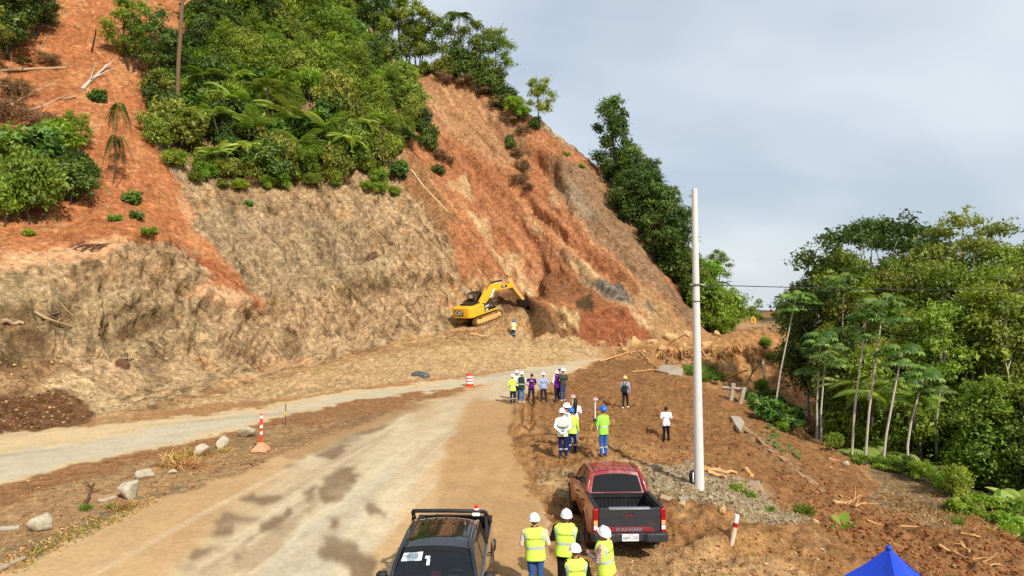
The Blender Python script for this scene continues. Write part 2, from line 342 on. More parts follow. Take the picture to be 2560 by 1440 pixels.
# runnels, joints and small ledges of the cut (outlines traced on the face, depth in metres)
def carve(poly, w, dp):
    global disp
    poly = np.array(poly, float); x0, y0 = poly.min(0) - 60; x1, y1 = poly.max(0) + 60
    mk = (PX > x0) & (PX < x1) & (PY > y0) & (PY < y1)
    if not mk.any(): return
    qx, qy, k = PX[mk] + j1[mk] * 9, PY[mk] + j2[mk] * 9, Y[mk] / FPX; best = np.full(qx.shape, 1e9)
    for a, b in zip(poly[:-1], poly[1:]):
        ab = b - a; t = np.clip(((qx - a[0]) * ab[0] + (qy - a[1]) * ab[1]) / (ab @ ab), 0, 1); best = np.minimum(best, np.hypot(qx - a[0] - t * ab[0], qy - a[1] - t * ab[1]))
    d_ = best * k / w; disp[mk] -= dp * (np.exp(-d_ ** 2) - .35 * np.exp(-(d_ - 2.2) ** 2))
for poly, w, dp in [([(793, 530), (825, 552), (850, 577)], .5, .6), ([(870, 607), (885, 630), (900, 652)], .5, .7), ([(973, 560), (987, 597)], .4, .5), ([(1027, 540), (1080, 570), (1127, 607)], .5, .6), ([(897, 650), (940, 617), (955, 625)], .8, 1.1), ([(823, 743), (857, 753)], .6, .6), ([(740, 713), (793, 720)], .4, .5),
                    ([(853, 745), (937, 735), (1040, 722), (1153, 710)], .7, .8), ([(640, 790), (740, 790), (850, 770)], .7, .6), ([(560, 560), (600, 640), (640, 720)], .5, .5), ([(680, 520), (720, 600), (735, 690)], .5, .45), ([(500, 520), (540, 590)], .4, .4), ([(1060, 620), (1090, 700)], .45, .5), ([(950, 700), (985, 790)], .5, .5), ([(700, 820), (730, 880)], .5, .5), ([(800, 800), (820, 860)], .5, .5), ([(1010, 760), (1040, 820)], .5, .6),
                    ([(383, 677), (433, 718), (472, 738)], .5, .6), ([(444, 663), (478, 727)], .45, .6), ([(178, 682), (186, 730), (192, 785)], .8, .8), ([(236, 715), (278, 748), (300, 790)], .5, .5), ([(92, 782), (180, 821)], .5, .5), ([(0, 810), (40, 822), (70, 849)], .8, .9), ([(300, 825), (360, 800), (433, 790)], .9, 1.0), ([(330, 640), (380, 690), (400, 740)], .45, .4), ([(560, 860), (600, 900)], .5, .5), ([(430, 860), (500, 880), (560, 930)], .6, .5),
                    ([(1184, 445), (1208, 521), (1243, 608), (1271, 650)], .6, 1.2), ([(1333, 532), (1400, 585), (1462, 636), (1541, 699)], .6, .9), ([(1382, 414), (1400, 470), (1420, 535)], .5, .9), ([(1440, 685), (1490, 720), (1541, 750)], .6, .8), ([(1028, 424), (1080, 480), (1132, 546)], .6, .8), ([(1352, 650), (1346, 700), (1347, 750)], .5, .9), ([(1323, 768), (1333, 844)], .5, .8), ([(1115, 282), (1160, 315), (1205, 347), (1230, 375)], .5, .8), ([(1198, 231), (1210, 270), (1221, 307)], .5, .8),
                    ([(1237, 307), (1252, 347)], .4, .7), ([(1346, 394), (1385, 469)], .6, .9), ([(1250, 430), (1330, 520), (1420, 610)], .6, .7), ([(1160, 390), (1260, 520), (1340, 640)], .6, .7), ([(1480, 560), (1560, 650), (1650, 770)], .6, .8), ([(1560, 640), (1640, 730), (1700, 810)], .5, .6), ([(1500, 640), (1590, 750)], .5, .6), ([(1395, 780), (1405, 850)], .35, .5), ([(1425, 780), (1430, 850)], .35, .5)]: carve(poly, w, dp * (.6 if poly[0][0] > 1025 and poly[0][1] < 700 else .9))
X2, Y2, Z2 = X + nxx * disp, Y + nyy * disp, HZ + nzz * disp

# --- soil colours (what the ground itself is, no light in it)
K = 0.80
def paint(col, mask, rgb, k=1.0, a=1.0):
    m = (mask * a)[..., None]
    c = lin(*rgb, K * k); t = min(1, max(0, (c[0] / c[1] - 1.5) / 2.0)); c = c * np.array([.98, 1 + .50 * t, 1 + .42 * t]); c = c * .92 + .08 * float(c @ np.array([.3, .6, .1]))
    return col * (1 - m) + c * m
class mott:
    """blotches, worked out only where the zone they belong to lies"""
    __array_ufunc__ = None
    def __init__(self, f, lo, hi, seed, aniso=None):
        self.a = (f, lo, hi, seed, aniso)
    def __rmul__(self, mask):
        f, lo, hi, seed, an = self.a
        out = np.zeros_like(mask); s = mask > .01
        if s.any():
            q = [np.broadcast_to(c, X.shape)[s] for c in (an or (X, Y, HZ))]
            out[s] = mask[s] * np.clip((fbm(*q, f, 3, seed) - lo) / (hi - lo), 0, 1)
        return out
C = np.zeros(X.shape + (3,)) + lin(178, 132, 86, K)
zb = lambda m, k=1: blur(m, k)
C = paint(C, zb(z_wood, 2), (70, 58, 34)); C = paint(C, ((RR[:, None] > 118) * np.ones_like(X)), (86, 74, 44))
C = paint(C, zb(z_hill), (188, 152, 106))
# bedrock: ochre, olive-grey and rust patches, thin dark joints down the bedding
rk = zb(z_hill)
C = paint(C, rk * mott(0.25, 0.0, 0.5, 31), (166, 138, 98), a=.6)
C = paint(C, rk * mott(0.9, 0.10, 0.5, 32), (202, 162, 112), a=.5)
C = paint(C, rk * mott(0.6, 0.25, 0.5, 33), (176, 118, 66), a=.6)
C = paint(C, rk * mott(1.0, 0.15, 0.45, 34, (su * 1.6, HZ * .25, Y * .25)), (126, 98, 60), a=.8)
C = paint(C, rk * mott(2.4, 0.22, 0.5, 35), (92, 68, 42), a=.75)
C = paint(C, rk * mott(2.0, 0.26, 0.5, 36), (212, 180, 134), a=.6)
C = paint(C, zb(inpoly([(500, 520), (900, 560), (960, 700), (760, 740), (560, 700)]), 8), (158, 138, 102), a=.45)
C = paint(C, zb(inpoly([(0, 700), (480, 745), (560, 860), (300, 900), (0, 780)]), 4), (166, 143, 98), a=.6)
C = paint(C, zb(inpoly([(0, 760), (120, 790), (190, 700), (195, 800), (130, 850), (140, 930), (60, 960), (0, 930)]), 3), (118, 84, 50), a=.65)
C = paint(C, zb(inpoly([(320, 800), (420, 770), (440, 800), (330, 830)]), 2), (112, 78, 48), a=.8)
C = paint(C, zb(inpoly([(355, 880), (420, 880), (400, 945), (350, 930)]), 3), (128, 98, 66), a=.6)
C = paint(C, zb(inpoly([(0, 920), (160, 895), (210, 905), (130, 965), (60, 985), (0, 1000)]), 2), (150, 96, 58), a=.6)
for a_, b_ in [((940, 650), (905, 640)), ((650, 610), (700, 640))]: pass
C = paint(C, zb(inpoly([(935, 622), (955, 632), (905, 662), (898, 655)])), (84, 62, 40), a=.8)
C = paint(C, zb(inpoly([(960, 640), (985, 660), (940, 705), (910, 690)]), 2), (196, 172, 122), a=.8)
C = paint(C, zb(inpoly([(160, 912), (205, 930), (300, 995), (345, 1030), (270, 1045), (200, 990), (100, 965)]), 2), (206, 172, 120))
C = paint(C, zb(inpoly([(-300, 1010), (60, 985), (130, 972), (190, 995), (250, 1040), (200, 1062), (0, 1092), (-300, 1150)]), 2), (120, 72, 42))
# left red slip
m = zb(z_redl); C = paint(C, m, (186, 92, 50)); C = paint(C, m * mott(.35, 0, .45, 41), (206, 118, 70), a=.6); C = paint(C, m * mott(.8, .15, .5, 42), (140, 66, 36), a=.5); C = paint(C, m * mott(1.8, .25, .5, 43), (226, 168, 118), a=.45)
C = paint(C, zb(inpoly([(0, 640), (120, 625), (230, 600), (290, 578), (330, 594), (250, 640), (150, 655), (0, 680)]), 2), (226, 160, 112), a=.85)
C = paint(C, zb(inpoly([(478, 738), (515, 715), (560, 722), (640, 742), (672, 764), (560, 755)]), 1), (230, 172, 124))
C = paint(C, zb(inpoly([(455, 470), (480, 540), (500, 560), (470, 560), (440, 500)]), 2), (216, 150, 104), a=.7)
C = paint(C, zb(inpoly([(430, 600), (540, 660), (600, 720), (670, 762), (640, 760), (560, 690), (480, 640)]), 1), (176, 80, 44))
# central slip face
m = zb(z_scar); C = paint(C, m, (186, 98, 60)); C = paint(C, zb(inpoly([(1040, 170), (1310, 280), (1330, 420), (1250, 420), (1120, 330), (1050, 300)]), 6), (188, 128, 86), a=.8)
C = paint(C, zb(inpoly([(1000, 380), (1060, 420), (1150, 560), (1100, 590), (1000, 470)]), 4), (158, 104, 62), a=.8)
st1 = mott(1.0, .05, .4, 44, (su * 1.3, HZ * .10, Y * .10))
C = paint(C, m * st1, (158, 80, 46), a=.6); C = paint(C, m * mott(1.0, .2, .5, 45, (su * 2.2 + 9, HZ * .12, Y * .12)), (226, 156, 104), a=.5)
C = paint(C, m * mott(1.6, .25, .5, 46), (146, 76, 44), a=.45)
TANS = [[(1108, 459), (1167, 435), (1201, 501), (1153, 494)], [(1160, 535), (1222, 532), (1243, 594), (1208, 608), (1180, 573)], [(1333, 563), (1416, 608), (1521, 695), (1590, 764), (1642, 834), (1618, 841), (1520, 757), (1427, 667), (1347, 580)],
        [(1370, 480), (1385, 470), (1398, 525), (1385, 530)], [(1300, 520), (1345, 560), (1440, 640), (1430, 650), (1340, 580)], [(1560, 715), (1620, 755), (1660, 840), (1640, 845)], [(1265, 620), (1290, 640), (1340, 740), (1300, 730)]]
mt_ = mott(.9, -.35, .15, 49, (su * 1.3, HZ * .35, Y * .35))
for t in TANS: C = paint(C, zb(inpoly(t), 3) * mt_, (212, 174, 120), a=.9)
mo = mott(1.1, .0, .25, 47, (su * 1.5, HZ * .3, Y * .3))
C = paint(C, zb(inpoly([(1208, 625), (1295, 635), (1350, 760), (1290, 735), (1200, 722), (1150, 710)]), 2) * mo, (222, 186, 130), a=.9)
C = paint(C, zb(inpoly([(1130, 690), (1200, 705), (1240, 735), (1150, 800), (1060, 770)]), 4) * mo, (196, 128, 76), a=.8)
C = paint(C, zb(inpoly([(1364, 400), (1480, 425), (1530, 515), (1592, 598), (1660, 705), (1728, 800), (1722, 830), (1660, 747), (1590, 678), (1520, 622), (1444, 552), (1410, 514), (1382, 452)]), 5), (150, 116, 84), a=.8)
C = paint(C, zb(inpoly([(1375, 440), (1440, 470), (1500, 560), (1450, 540)]), 3), (168, 146, 116), a=.7)
C = paint(C, zb(inpoly([(1590, 690), (1640, 725), (1725, 832), (1640, 842), (1600, 765)]), 2), (186, 138, 90), a=.8)
gs = zb(inpoly([(1434, 684), (1486, 705), (1541, 698), (1583, 743), (1592, 768), (1541, 750)]), 1)
C = paint(C, gs, (128, 116, 98)); C = paint(C, gs * mott(3.0, .0, .3, 48), (70, 62, 54), a=.8)
C = paint(C, zb(inpoly([(1610, 745), (1645, 775), (1640, 790), (1612, 765)]), 1), (132, 118, 96))
C = paint(C, zb(inpoly([(1350, 650), (1434, 681), (1503, 733), (1560, 770), (1345, 760)]), 1), (150, 78, 46))
C = paint(C, zb(inpoly([(1451, 768), (1558, 768), (1640, 841), (1514, 857), (1451, 850)]), 1), (160, 76, 44))
C = paint(C, zb(inpoly([(1326, 771), (1368, 775), (1392, 857), (1333, 840)]), 1), (112, 70, 40))
pm = zb(inpoly([(1372, 772), (1450, 778), (1448, 855), (1392, 858)]), 1); C = paint(C, pm, (150, 92, 54)); C = paint(C, pm * mo, (224, 184, 126))
C = paint(C, zb(inpoly([(1228, 735), (1312, 735), (1350, 770), (1262, 786)]), 1), (122, 74, 44))
C = paint(C, zb(inpoly([(1440, 745), (1470, 733), (1492, 768), (1440, 770)]), 1), (92, 66, 42))
C = paint(C, zb(inpoly([(1195, 800), (1300, 785), (1330, 790), (1335, 838), (1230, 840)]), 1), (196, 138, 84), a=.8)
# rubble berm, haul track
m = zb(z_berm); C = paint(C, m, (192, 150, 100)); C = paint(C, m * mott(1.4, .1, .5, 51), (150, 110, 66), a=.6); C = paint(C, m * mott(2.8, .2, .5, 52), (206, 168, 118), a=.5)
m = zb(z_track); C = paint(C, m, (186, 134, 84), a=.9); C = paint(C, m * mott(.6, .1, .4, 53, (X * .3 + Y * .3, Y * 2 - X * 1.3, X * 0)), (142, 90, 54), a=.7)
C = paint(C, zb(inpoly([(640, 900), (760, 890), (780, 905), (660, 920)]), 2), (216, 150, 98), a=.8)
C = paint(C, zb(inpoly([(880, 868), (960, 865), (940, 878), (880, 880)]), 1), (140, 82, 46), a=.8)
# median strip
med = zb(inpoly([(-400, 1335), (0, 1217), (200, 1166), (450, 1107), (640, 1058), (840, 1013), (1000, 988), (1195, 962), (1190, 967), (1000, 1032), (800, 1098), (600, 1180), (300, 1285), (0, 1425), (-400, 1550)]), 1)
C = paint(C, med, (176, 128, 82)); C = paint(C, med * mott(.5, .0, .4, 61), (150, 112, 70), a=.6); C = paint(C, med * mott(2.2, .25, .5, 62), (110, 84, 52), a=.5)
C = paint(C, zb(inpoly([(-400, 1335), (0, 1217), (200, 1166), (450, 1107), (640, 1058), (840, 1013), (1000, 988), (1195, 962), (1150, 978), (960, 1030), (800, 1060), (640, 1075), (560, 1100), (380, 1145), (200, 1210), (0, 1275), (-400, 1400)]), 2), (158, 92, 54), a=.9)
C = paint(C, zb(inpoly([(640, 1120), (760, 1085), (900, 1040), (1000, 1020), (920, 1070), (800, 1120), (700, 1165)]), 3), (150, 104, 66), a=.9)
C = paint(C, zb(inpoly([(0, 1395), (200, 1300), (330, 1250), (450, 1200), (420, 1240), (300, 1300), (150, 1370), (0, 1440)]), 3), (140, 122, 88), a=.7)
# carriageways
m = zb(z_road2, 2); C = paint(C, m, (216, 184, 134))
C = paint(C, zb(inpoly([(-300, 1200), (0, 1140), (300, 1085), (600, 1035), (850, 995), (1100, 958), (1300, 925), (1500, 898), (1300, 945), (1100, 972), (850, 1008), (640, 1050), (400, 1110), (0, 1205), (-300, 1290)]), 4), (202, 186, 156), a=.85)
C = paint(C, m * mott(.5, .1, .4, 63, (X * .15 + Y * .12, Y * 1.2 - X * .75, X * 0)), (176, 150, 112), a=.45)
m = zb(z_road1, 7); C = paint(C, m, (206, 162, 110))
C = paint(C, zb(z_road1b, 22), (210, 186, 146))
C = paint(C, blur(inpoly([(640, 1440), (800, 1290), (960, 1180), (1010, 1160), (900, 1300), (840, 1440), (830, 1700), (500, 1700)]), 16), (198, 182, 154), a=.7)
C = paint(C, m * mott(.5, .05, .45, 64, (X * .9 - Y * .1, Y * .22 + X * .05, X * 0)), (188, 138, 88), a=.5)
ru, rv = X * .987 - Y * .157, X * .157 + Y * .987
C = paint(C, m * mott(1.0, .05, .4, 66, (ru * 1.3, rv * .05, X * 0)), (182, 148, 106), a=.45); C = paint(C, m * mott(1.0, .15, .45, 67, (ru * 2.2, rv * .05, X * 0)), (224, 202, 164), a=.4)
C = paint(C, zb(inpoly([(1180, 1000), (1300, 1000), (1300, 1130), (1360, 1330), (1500, 1500), (1240, 1800), (1150, 1440), (1090, 1240), (1120, 1110)]), 14), (188, 132, 82), a=.85)
C = paint(C, zb(inpoly([(640, 1135), (800, 1085), (960, 1040), (1100, 1000), (900, 1090), (760, 1150)]), 6), (170, 122, 78), a=.8)
ST = lambda l: [(380 + x / 2.571, 880 + y / 2.571) for x, y in l]
STAINS = [ST([(390, 1170), (430, 1090), (560, 1040), (740, 1075), (640, 1110), (560, 1120), (500, 1180), (440, 1195)]), ST([(690, 1160), (730, 1110), (870, 1010), (910, 1030), (850, 1140), (790, 1190), (710, 1190)]),
          ST([(1085, 950), (1100, 850), (1180, 770), (1260, 760), (1320, 820), (1250, 940), (1120, 1000)]), ST([(1100, 1320), (1150, 1270), (1130, 1220), (1200, 1200), (1330, 1230), (1400, 1320), (1480, 1360), (1440, 1500), (1290, 1480), (1280, 1370), (1200, 1350)]),
          ST([(1140, 1160), (1160, 1090), (1110, 1060), (1230, 1075), (1200, 1150)]), ST([(1390, 950), (1440, 960), (1560, 1050), (1440, 1020), (1420, 1060), (1390, 1010)]),
          ST([(510, 1330), (550, 1308), (600, 1325), (560, 1352)]), ST([(570, 1280), (610, 1262), (645, 1280), (600, 1300)]), ST([(600, 1215), (640, 1200), (685, 1218), (640, 1232)]),
          ST([(1070, 660), (1200, 590), (1400, 500), (1560, 450), (1850, 405), (1620, 440), (1440, 510), (1290, 590), (1170, 690)]), ST([(220, 1340), (280, 1290), (380, 1280), (500, 1300), (380, 1300), (280, 1350)]), ST([(190, 1400), (300, 1370), (300, 1400), (200, 1430)]),
          ST([(590, 960), (660, 920), (700, 950), (880, 950), (700, 1010), (600, 980)]), ST([(980, 1000), (990, 930), (1040, 870), (1070, 900), (1060, 950)]), ST([(950, 1230), (1030, 1180), (1030, 1215), (980, 1230)]), ST([(820, 745), (930, 725), (960, 735), (840, 755)])]
C = paint(C, zb(inpoly([(430, 1440), (560, 1300), (720, 1170), (900, 1090), (1000, 1060), (880, 1180), (760, 1300), (680, 1440)]), 8) * mott(1.0, -.05, .3, 69, (ru * 1.6, rv * .12, X * 0)), (164, 130, 94), a=.6)
wet = np.zeros_like(X)
for s in STAINS: wet = np.maximum(wet, zb(inpoly(s), 2))
_s = wet > .01; wet[_s] = np.clip(wet[_s] * (0.95 + 0.7 * fbm(X[_s], Y[_s], HZ[_s], .9, 3, 65)), 0, 1)
C = paint(C, blur(wet, 2), (134, 102, 72), a=.9)
# churned platform and slope to the right
m = zb(z_plat, 1) * (1 - zb(z_road1, 3)); C = paint(C, m, (164, 98, 54)); C = paint(C, m * mott(.3, .0, .4, 71), (184, 122, 70), a=.6)
C = paint(C, m * mott(1.0, .1, .4, 72, (X * .5 + Y * .1, Y * 1.6 - X * .25, X * 0)), (128, 72, 38), a=.6); C = paint(C, m * mott(2.6, .3, .55, 73), (196, 142, 88), a=.4)
C = paint(C, m * mott(1.4, .35, .55, 74), (198, 148, 94), a=.4)
C = paint(C, zb(inpoly([(1620, 1170), (1700, 1160), (1860, 1200), (1970, 1262), (2050, 1312), (1900, 1312), (1830, 1280), (1750, 1262), (1640, 1235)]), 3), (170, 150, 116), a=.9)
C = paint(C, zb(inpoly([(1340, 1170), (1620, 1150), (1640, 1190), (1420, 1240), (1350, 1210)]), 4), (198, 158, 106), a=.7)
C = paint(C, zb(inpoly([(1500, 1380), (1800, 1370), (2000, 1420), (2150, 1500), (1500, 1700)]), 5), (198, 146, 94), a=.7)
C = paint(C, zb(inpoly([(1845, 1040), (1870, 1060), (1960, 1130), (2060, 1215), (2050, 1225), (1940, 1160), (1850, 1090)]), 1), (150, 132, 98), a=.85)
C = paint(C, zb(z_field, 2), (150, 118, 82)); C = paint(C, zb(z_field, 2) * mott(.8, .1, .4, 75, (X * .4, Y * 2, X * 0)), (104, 76, 50), a=.7)
fan_ = zb(inpoly([(1500, 905), (1600, 900), (1850, 1010), (1960, 1090), (2110, 1145), (2210, 1220), (2330, 1300), (2560, 1335), (2700, 1400), (2700, 1600), (2250, 1500), (2050, 1330), (1960, 1260), (1850, 1195), (1700, 1130), (1500, 1080), (1330, 1060), (1330, 1000)]), 5)
C = paint(C, fan_ * (1 - zb(z_field, 2)), (148, 82, 44), a=.75)
m = zb(z_gully, 1); C = paint(C, m, (186, 116, 68)); C = paint(C, m * mott(1.2, .1, .4, 76, (X * 1.6, Y * .3, HZ * .3)), (140, 80, 46), a=.7)
C = paint(C, zb(inpoly([(1640, 880), (1780, 868), (1900, 880), (1895, 935), (1790, 945), (1680, 915)]), 2) * mott(1.2, -.1, .3, 77, (X * 2.2, Y * .3, HZ * .2)), (196, 146, 88), a=.9)
C = paint(C, zb(inpoly([(1735, 815), (1990, 800), (1990, 822), (1740, 835)]), 1), (176, 128, 84), a=.6)
C = paint(C, zb(inpoly([(1845, 798), (2040, 788), (2040, 770), (1845, 785)], False), 1), (152, 84, 54))
C *= (1 - 0.05 * np.clip(w_rock + .8 * w_scar + .7 * w_redl, 0, 1))[..., None]; C *= 1 - (np.clip(w_rock, 0, 1) * .06)[..., None] * np.array([0, .6, .3])
C *= (1 + (0.16 * n_fin + 0.10 * n_mid) * (1 - .75 * w_smooth))[..., None]
C *= (1 - .05 * np.clip(w_plat - w_smooth, 0, 1))[..., None]
C = np.clip(C, 0.012, 0.72)

# --- split the sheet into named pieces of the setting
nv = nr * nth
V = np.stack([X2, Y2, Z2], -1).reshape(-1, 3)
V = np.vstack([V, [[0, 0, -.4]]])
idx = np.arange(nv).reshape(nr, nth)
qa, qb = idx[:-1], idx[1:]
quads = np.stack([qa, np.roll(qa, -1, 1), np.roll(qb, -1, 1), qb], -1).reshape(-1, 4)
fan = np.stack([np.full(nth, nv), np.roll(idx[0], -1), idx[0]], -1)
fz = np.zeros(nv, np.int8)
fz[(z_hill.ravel() > .5)] = 1
fz[((z_road1 + z_road2).ravel() > .5)] = 2
fz[(z_hill.ravel() < .5) & (z_gully.ravel() > .5)] = 3
fq = fz[quads[:, 0]]
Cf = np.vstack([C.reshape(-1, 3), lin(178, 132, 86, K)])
wetf = np.append((wet).ravel(), 0)
rockf = np.append(np.clip(w_rock + .25 * w_scar + .5 * bl(z_berm), 0, 1).ravel(), 0)
# ------------------------------------------------------------------ materials
MATS = {}
def newmat(name):
    m = bpy.data.materials.new(name); m.use_nodes = True; m.node_tree.nodes.clear(); MATS[name] = m
    t = m.node_tree; o = N(t, 'ShaderNodeOutputMaterial'); b = N(t, 'ShaderNodeBsdfPrincipled')
    t.links.new(b.outputs[0], o.inputs['Surface'])
    return m, t, b, o
def mixc(t, fac, a, b, mode='MIX'):
    n = N(t, 'ShaderNodeMix', data_type='RGBA', blend_type=mode)
    for s, v in ((0, fac), (6, a), (7, b)):
        if hasattr(v, 'is_linked') or hasattr(v, 'links'): t.links.new(v, n.inputs[s])
        elif s == 0: n.inputs[0].default_value = v
        else: n.inputs[s].default_value = (*v[:3], 1)
    return n.outputs[2]
def noise(t, scale, detail=4, rough=.55, vec=None, dist=0):
    n = N(t, 'ShaderNodeTexNoise'); n.inputs['Scale'].default_value = scale; n.inputs['Detail'].default_value = detail
    n.inputs['Roughness'].default_value = rough; n.inputs['Distortion'].default_value = dist
    if vec is None:
        g = N(t, 'ShaderNodeTexCoord'); vec = g.outputs['Object']
    t.links.new(vec, n.inputs['Vector'])
    return n.outputs['Fac']
def ramp(t, v, p0, p1, c0=(0, 0, 0), c1=(1, 1, 1)):
    r = N(t, 'ShaderNodeValToRGB'); r.color_ramp.elements[0].position = p0; r.color_ramp.elements[1].position = p1
    r.color_ramp.elements[0].color = (*c0, 1); r.color_ramp.elements[1].color = (*c1, 1)
    t.links.new(v, r.inputs[0]); return r.outputs[0]
def bump(t, b, h, strength, dist):
    n = N(t, 'ShaderNodeBump'); n.inputs['Strength'].default_value = strength; n.inputs['Distance'].default_value = dist
    t.links.new(h, n.inputs['Height']); t.links.new(n.outputs[0], b.inputs['Normal'])
def soil_mat(name, fine, bs, bd, rough=.95, lo=.62, hi=1.32, f2=.25):
    m, t, b, o = newmat(name)
    at = N(t, 'ShaderNodeAttribute', attribute_name='soil')
    geo = N(t, 'ShaderNodeNewGeometry'); pos = geo.outputs['Position']
    n1 = noise(t, fine, 6, .7, pos); n2 = noise(t, fine * 6, 3, .6, pos)
    v1 = ramp(t, n1, .36, .64, (lo,) * 3, (hi,) * 3); v2 = ramp(t, n2, .36, .64, (1 - f2,) * 3, (1 + f2,) * 3)
    c = mixc(t, 1.0, at.outputs['Color'], v1, 'MULTIPLY'); c = mixc(t, 1.0, c, v2, 'MULTIPLY')
    t.links.new(c, b.inputs['Base Color']); b.inputs['Specular IOR Level'].default_value = .15
    wa = N(t, 'ShaderNodeAttribute', attribute_name='wet')
    rr = N(t, 'ShaderNodeMapRange'); rr.inputs[3].default_value = rough; rr.inputs[4].default_value = .6
    t.links.new(wa.outputs['Fac'], rr.inputs[0]); t.links.new(rr.outputs[0], b.inputs['Roughness'])
    ad = N(t, 'ShaderNodeMath', operation='ADD'); t.links.new(n1, ad.inputs[0]); t.links.new(n2, ad.inputs[1])
    bump(t, b, ad.outputs[0], bs, bd)
    return m
def hill_mat(name):
    m, t, b, o = newmat(name); L_ = t.links.new
    at_ = N(t, 'ShaderNodeAttribute', attribute_name='soil'); ra = N(t, 'ShaderNodeAttribute', attribute_name='rock').outputs['Fac']
    pos = N(t, 'ShaderNodeNewGeometry').outputs['Position']; sp = N(t, 'ShaderNodeSeparateXYZ'); L_(pos, sp.inputs[0])
    def ma(op, a, b_):
        n = N(t, 'ShaderNodeMath', operation=op)
        for i, v in enumerate((a, b_)):
            if isinstance(v, (int, float)): n.inputs[i].default_value = v
            else: L_(v, n.inputs[i])
        return n.outputs[0]
    su_ = ma('ADD', ma('MULTIPLY', sp.outputs[0], 2.1), ma('MULTIPLY', sp.outputs[2], 1.55)); sv_ = ma('ADD', ma('MULTIPLY', sp.outputs[0], -.30), ma('MULTIPLY', sp.outputs[2], .40))
    cv = N(t, 'ShaderNodeCombineXYZ'); L_(su_, cv.inputs[0]); L_(sv_, cv.inputs[1]); L_(ma('MULTIPLY', sp.outputs[1], .5), cv.inputs[2])
    nA = noise(t, .8, 7, .62, cv.outputs[0], .9)                 # joints and runnels down the fall line
    n1 = noise(t, 2.2, 7, .66, pos, .3); n2 = noise(t, .35, 4, .6, pos)
    wv = N(t, 'ShaderNodeTexNoise'); wv.inputs['Scale'].default_value = 1.4; wv.inputs['Detail'].default_value = 3; L_(pos, wv.inputs['Vector'])
    vm = N(t, 'ShaderNodeVectorMath', operation='MULTIPLY_ADD'); vm.inputs[1].default_value = (.55, .55, .55); L_(wv.outputs['Color'], vm.inputs[0]); L_(pos, vm.inputs[2])
    def vor(sc):
        v = N(t, 'ShaderNodeTexVoronoi'); v.inputs['Scale'].default_value = sc; L_(vm.outputs[0], v.inputs['Vector']); return v
    v1, v2 = vor(1.25), vor(3.4)
    c1 = ramp(t, v1.outputs['Color'], .0, 1.0, (.74,) * 3, (1.2,) * 3); c2 = ramp(t, v2.outputs['Color'], .0, 1.0, (.70,) * 3, (1.25,) * 3)
    col = at_.outputs['Color']
    col = mixc(t, 1.0, col, ramp(t, n1, .36, .66, (.60,) * 3, (1.36,) * 3), 'MULTIPLY')
    col = mixc(t, 1.0, col, ramp(t, n2, .3, .7, (.88, .86, .84), (1.1, 1.1, 1.1)), 'MULTIPLY')
    n3 = noise(t, 6.5, 3, .6, pos); col = mixc(t, 1.0, col, ramp(t, n3, .40, .60, (.82,) * 3, (1.15,) * 3), 'MULTIPLY')
    f1 = ma('MULTIPLY', ra, .85); col = mixc(t, f1, col, mixc(t, 1.0, col, c1, 'MULTIPLY')); col = mixc(t, f1, col, mixc(t, 1.0, col, c2, 'MULTIPLY'))
    ck = ramp(t, nA, .37, .46, (.42, .38, .34), (1, 1, 1)); ckf = ma('ADD', ma('MULTIPLY', ra, .55), .30); col = mixc(t, ckf, col, mixc(t, 1.0, col, ck, 'MULTIPLY'))
    hl = ramp(t, nA, .56, .66, (1, 1, 1), (1.16, 1.16, 1.14)); col = mixc(t, ckf, col, mixc(t, 1.0, col, hl, 'MULTIPLY'))
    L_(col, b.inputs['Base Color']); b.inputs['Roughness'].default_value = .95; b.inputs['Specular IOR Level'].default_value = .12
    hgt = ma('ADD', ma('ADD', ma('MULTIPLY', nA, 1.0), ma('MULTIPLY', n1, .55)), ma('MULTIPLY', ma('ADD', v1.outputs['Distance'], ma('MULTIPLY', v2.outputs['Distance'], .6)), ma('MULTIPLY', ra, -.45)))
    bump(t, b, hgt, .8, .20)
    return m
M_hill = hill_mat('bare_rock_and_soil')
M_dirt = soil_mat('churned_dirt', 3.0, .8, .06, lo=.66, hi=1.3)
M_road = soil_mat('dusty_road', 1.1, .3, .012, lo=.90, hi=1.08, f2=.09)

def pbr(name, rgb, rough=.6, metal=0, spec=.5, coat=0, var=0, vscale=6, dirt=None, dirt_amt=.5, srgb=True, dscale=3, bumps=None):
    m, t, b, o = newmat(name)
    c = lin(*rgb) if srgb else np.array(rgb)
    b.inputs['Roughness'].default_value = rough; b.inputs['Metallic'].default_value = metal
    b.inputs['Specular IOR Level'].default_value = spec; b.inputs['Coat Weight'].default_value = coat
    b.inputs['Base Color'].default_value = (*c, 1)
    out = None
    if var:
        n = noise(t, vscale, 5, .6)
        out = mixc(t, n, tuple(c * (1 - var)), tuple(np.clip(c * (1 + var), 0, 1)))
    if dirt is not None:
        n = noise(t, dscale, 5, .65)
        geo = N(t, 'ShaderNodeTexCoord'); sp = N(t, 'ShaderNodeSeparateXYZ'); t.links.new(geo.outputs['Object'], sp.inputs[0])
        f = ramp(t, n, .62 - .4 * dirt_amt, .80 - .2 * dirt_amt, (0, 0, 0), (dirt_amt,) * 3)
        out = mixc(t, f, out if out is not None else tuple(c), tuple(lin(*dirt)))
        r = N(t, 'ShaderNodeMix'); r.inputs[2].default_value = rough; r.inputs[3].default_value = .9
        t.links.new(f, r.inputs[0]); t.links.new(r.outputs[0], b.inputs['Roughness'])
    if out is not None: t.links.new(out, b.inputs['Base Color'])
    if bumps:
        bump(t, b, noise(t, bumps[0], 5, .6), bumps[1], bumps[2])
    return m

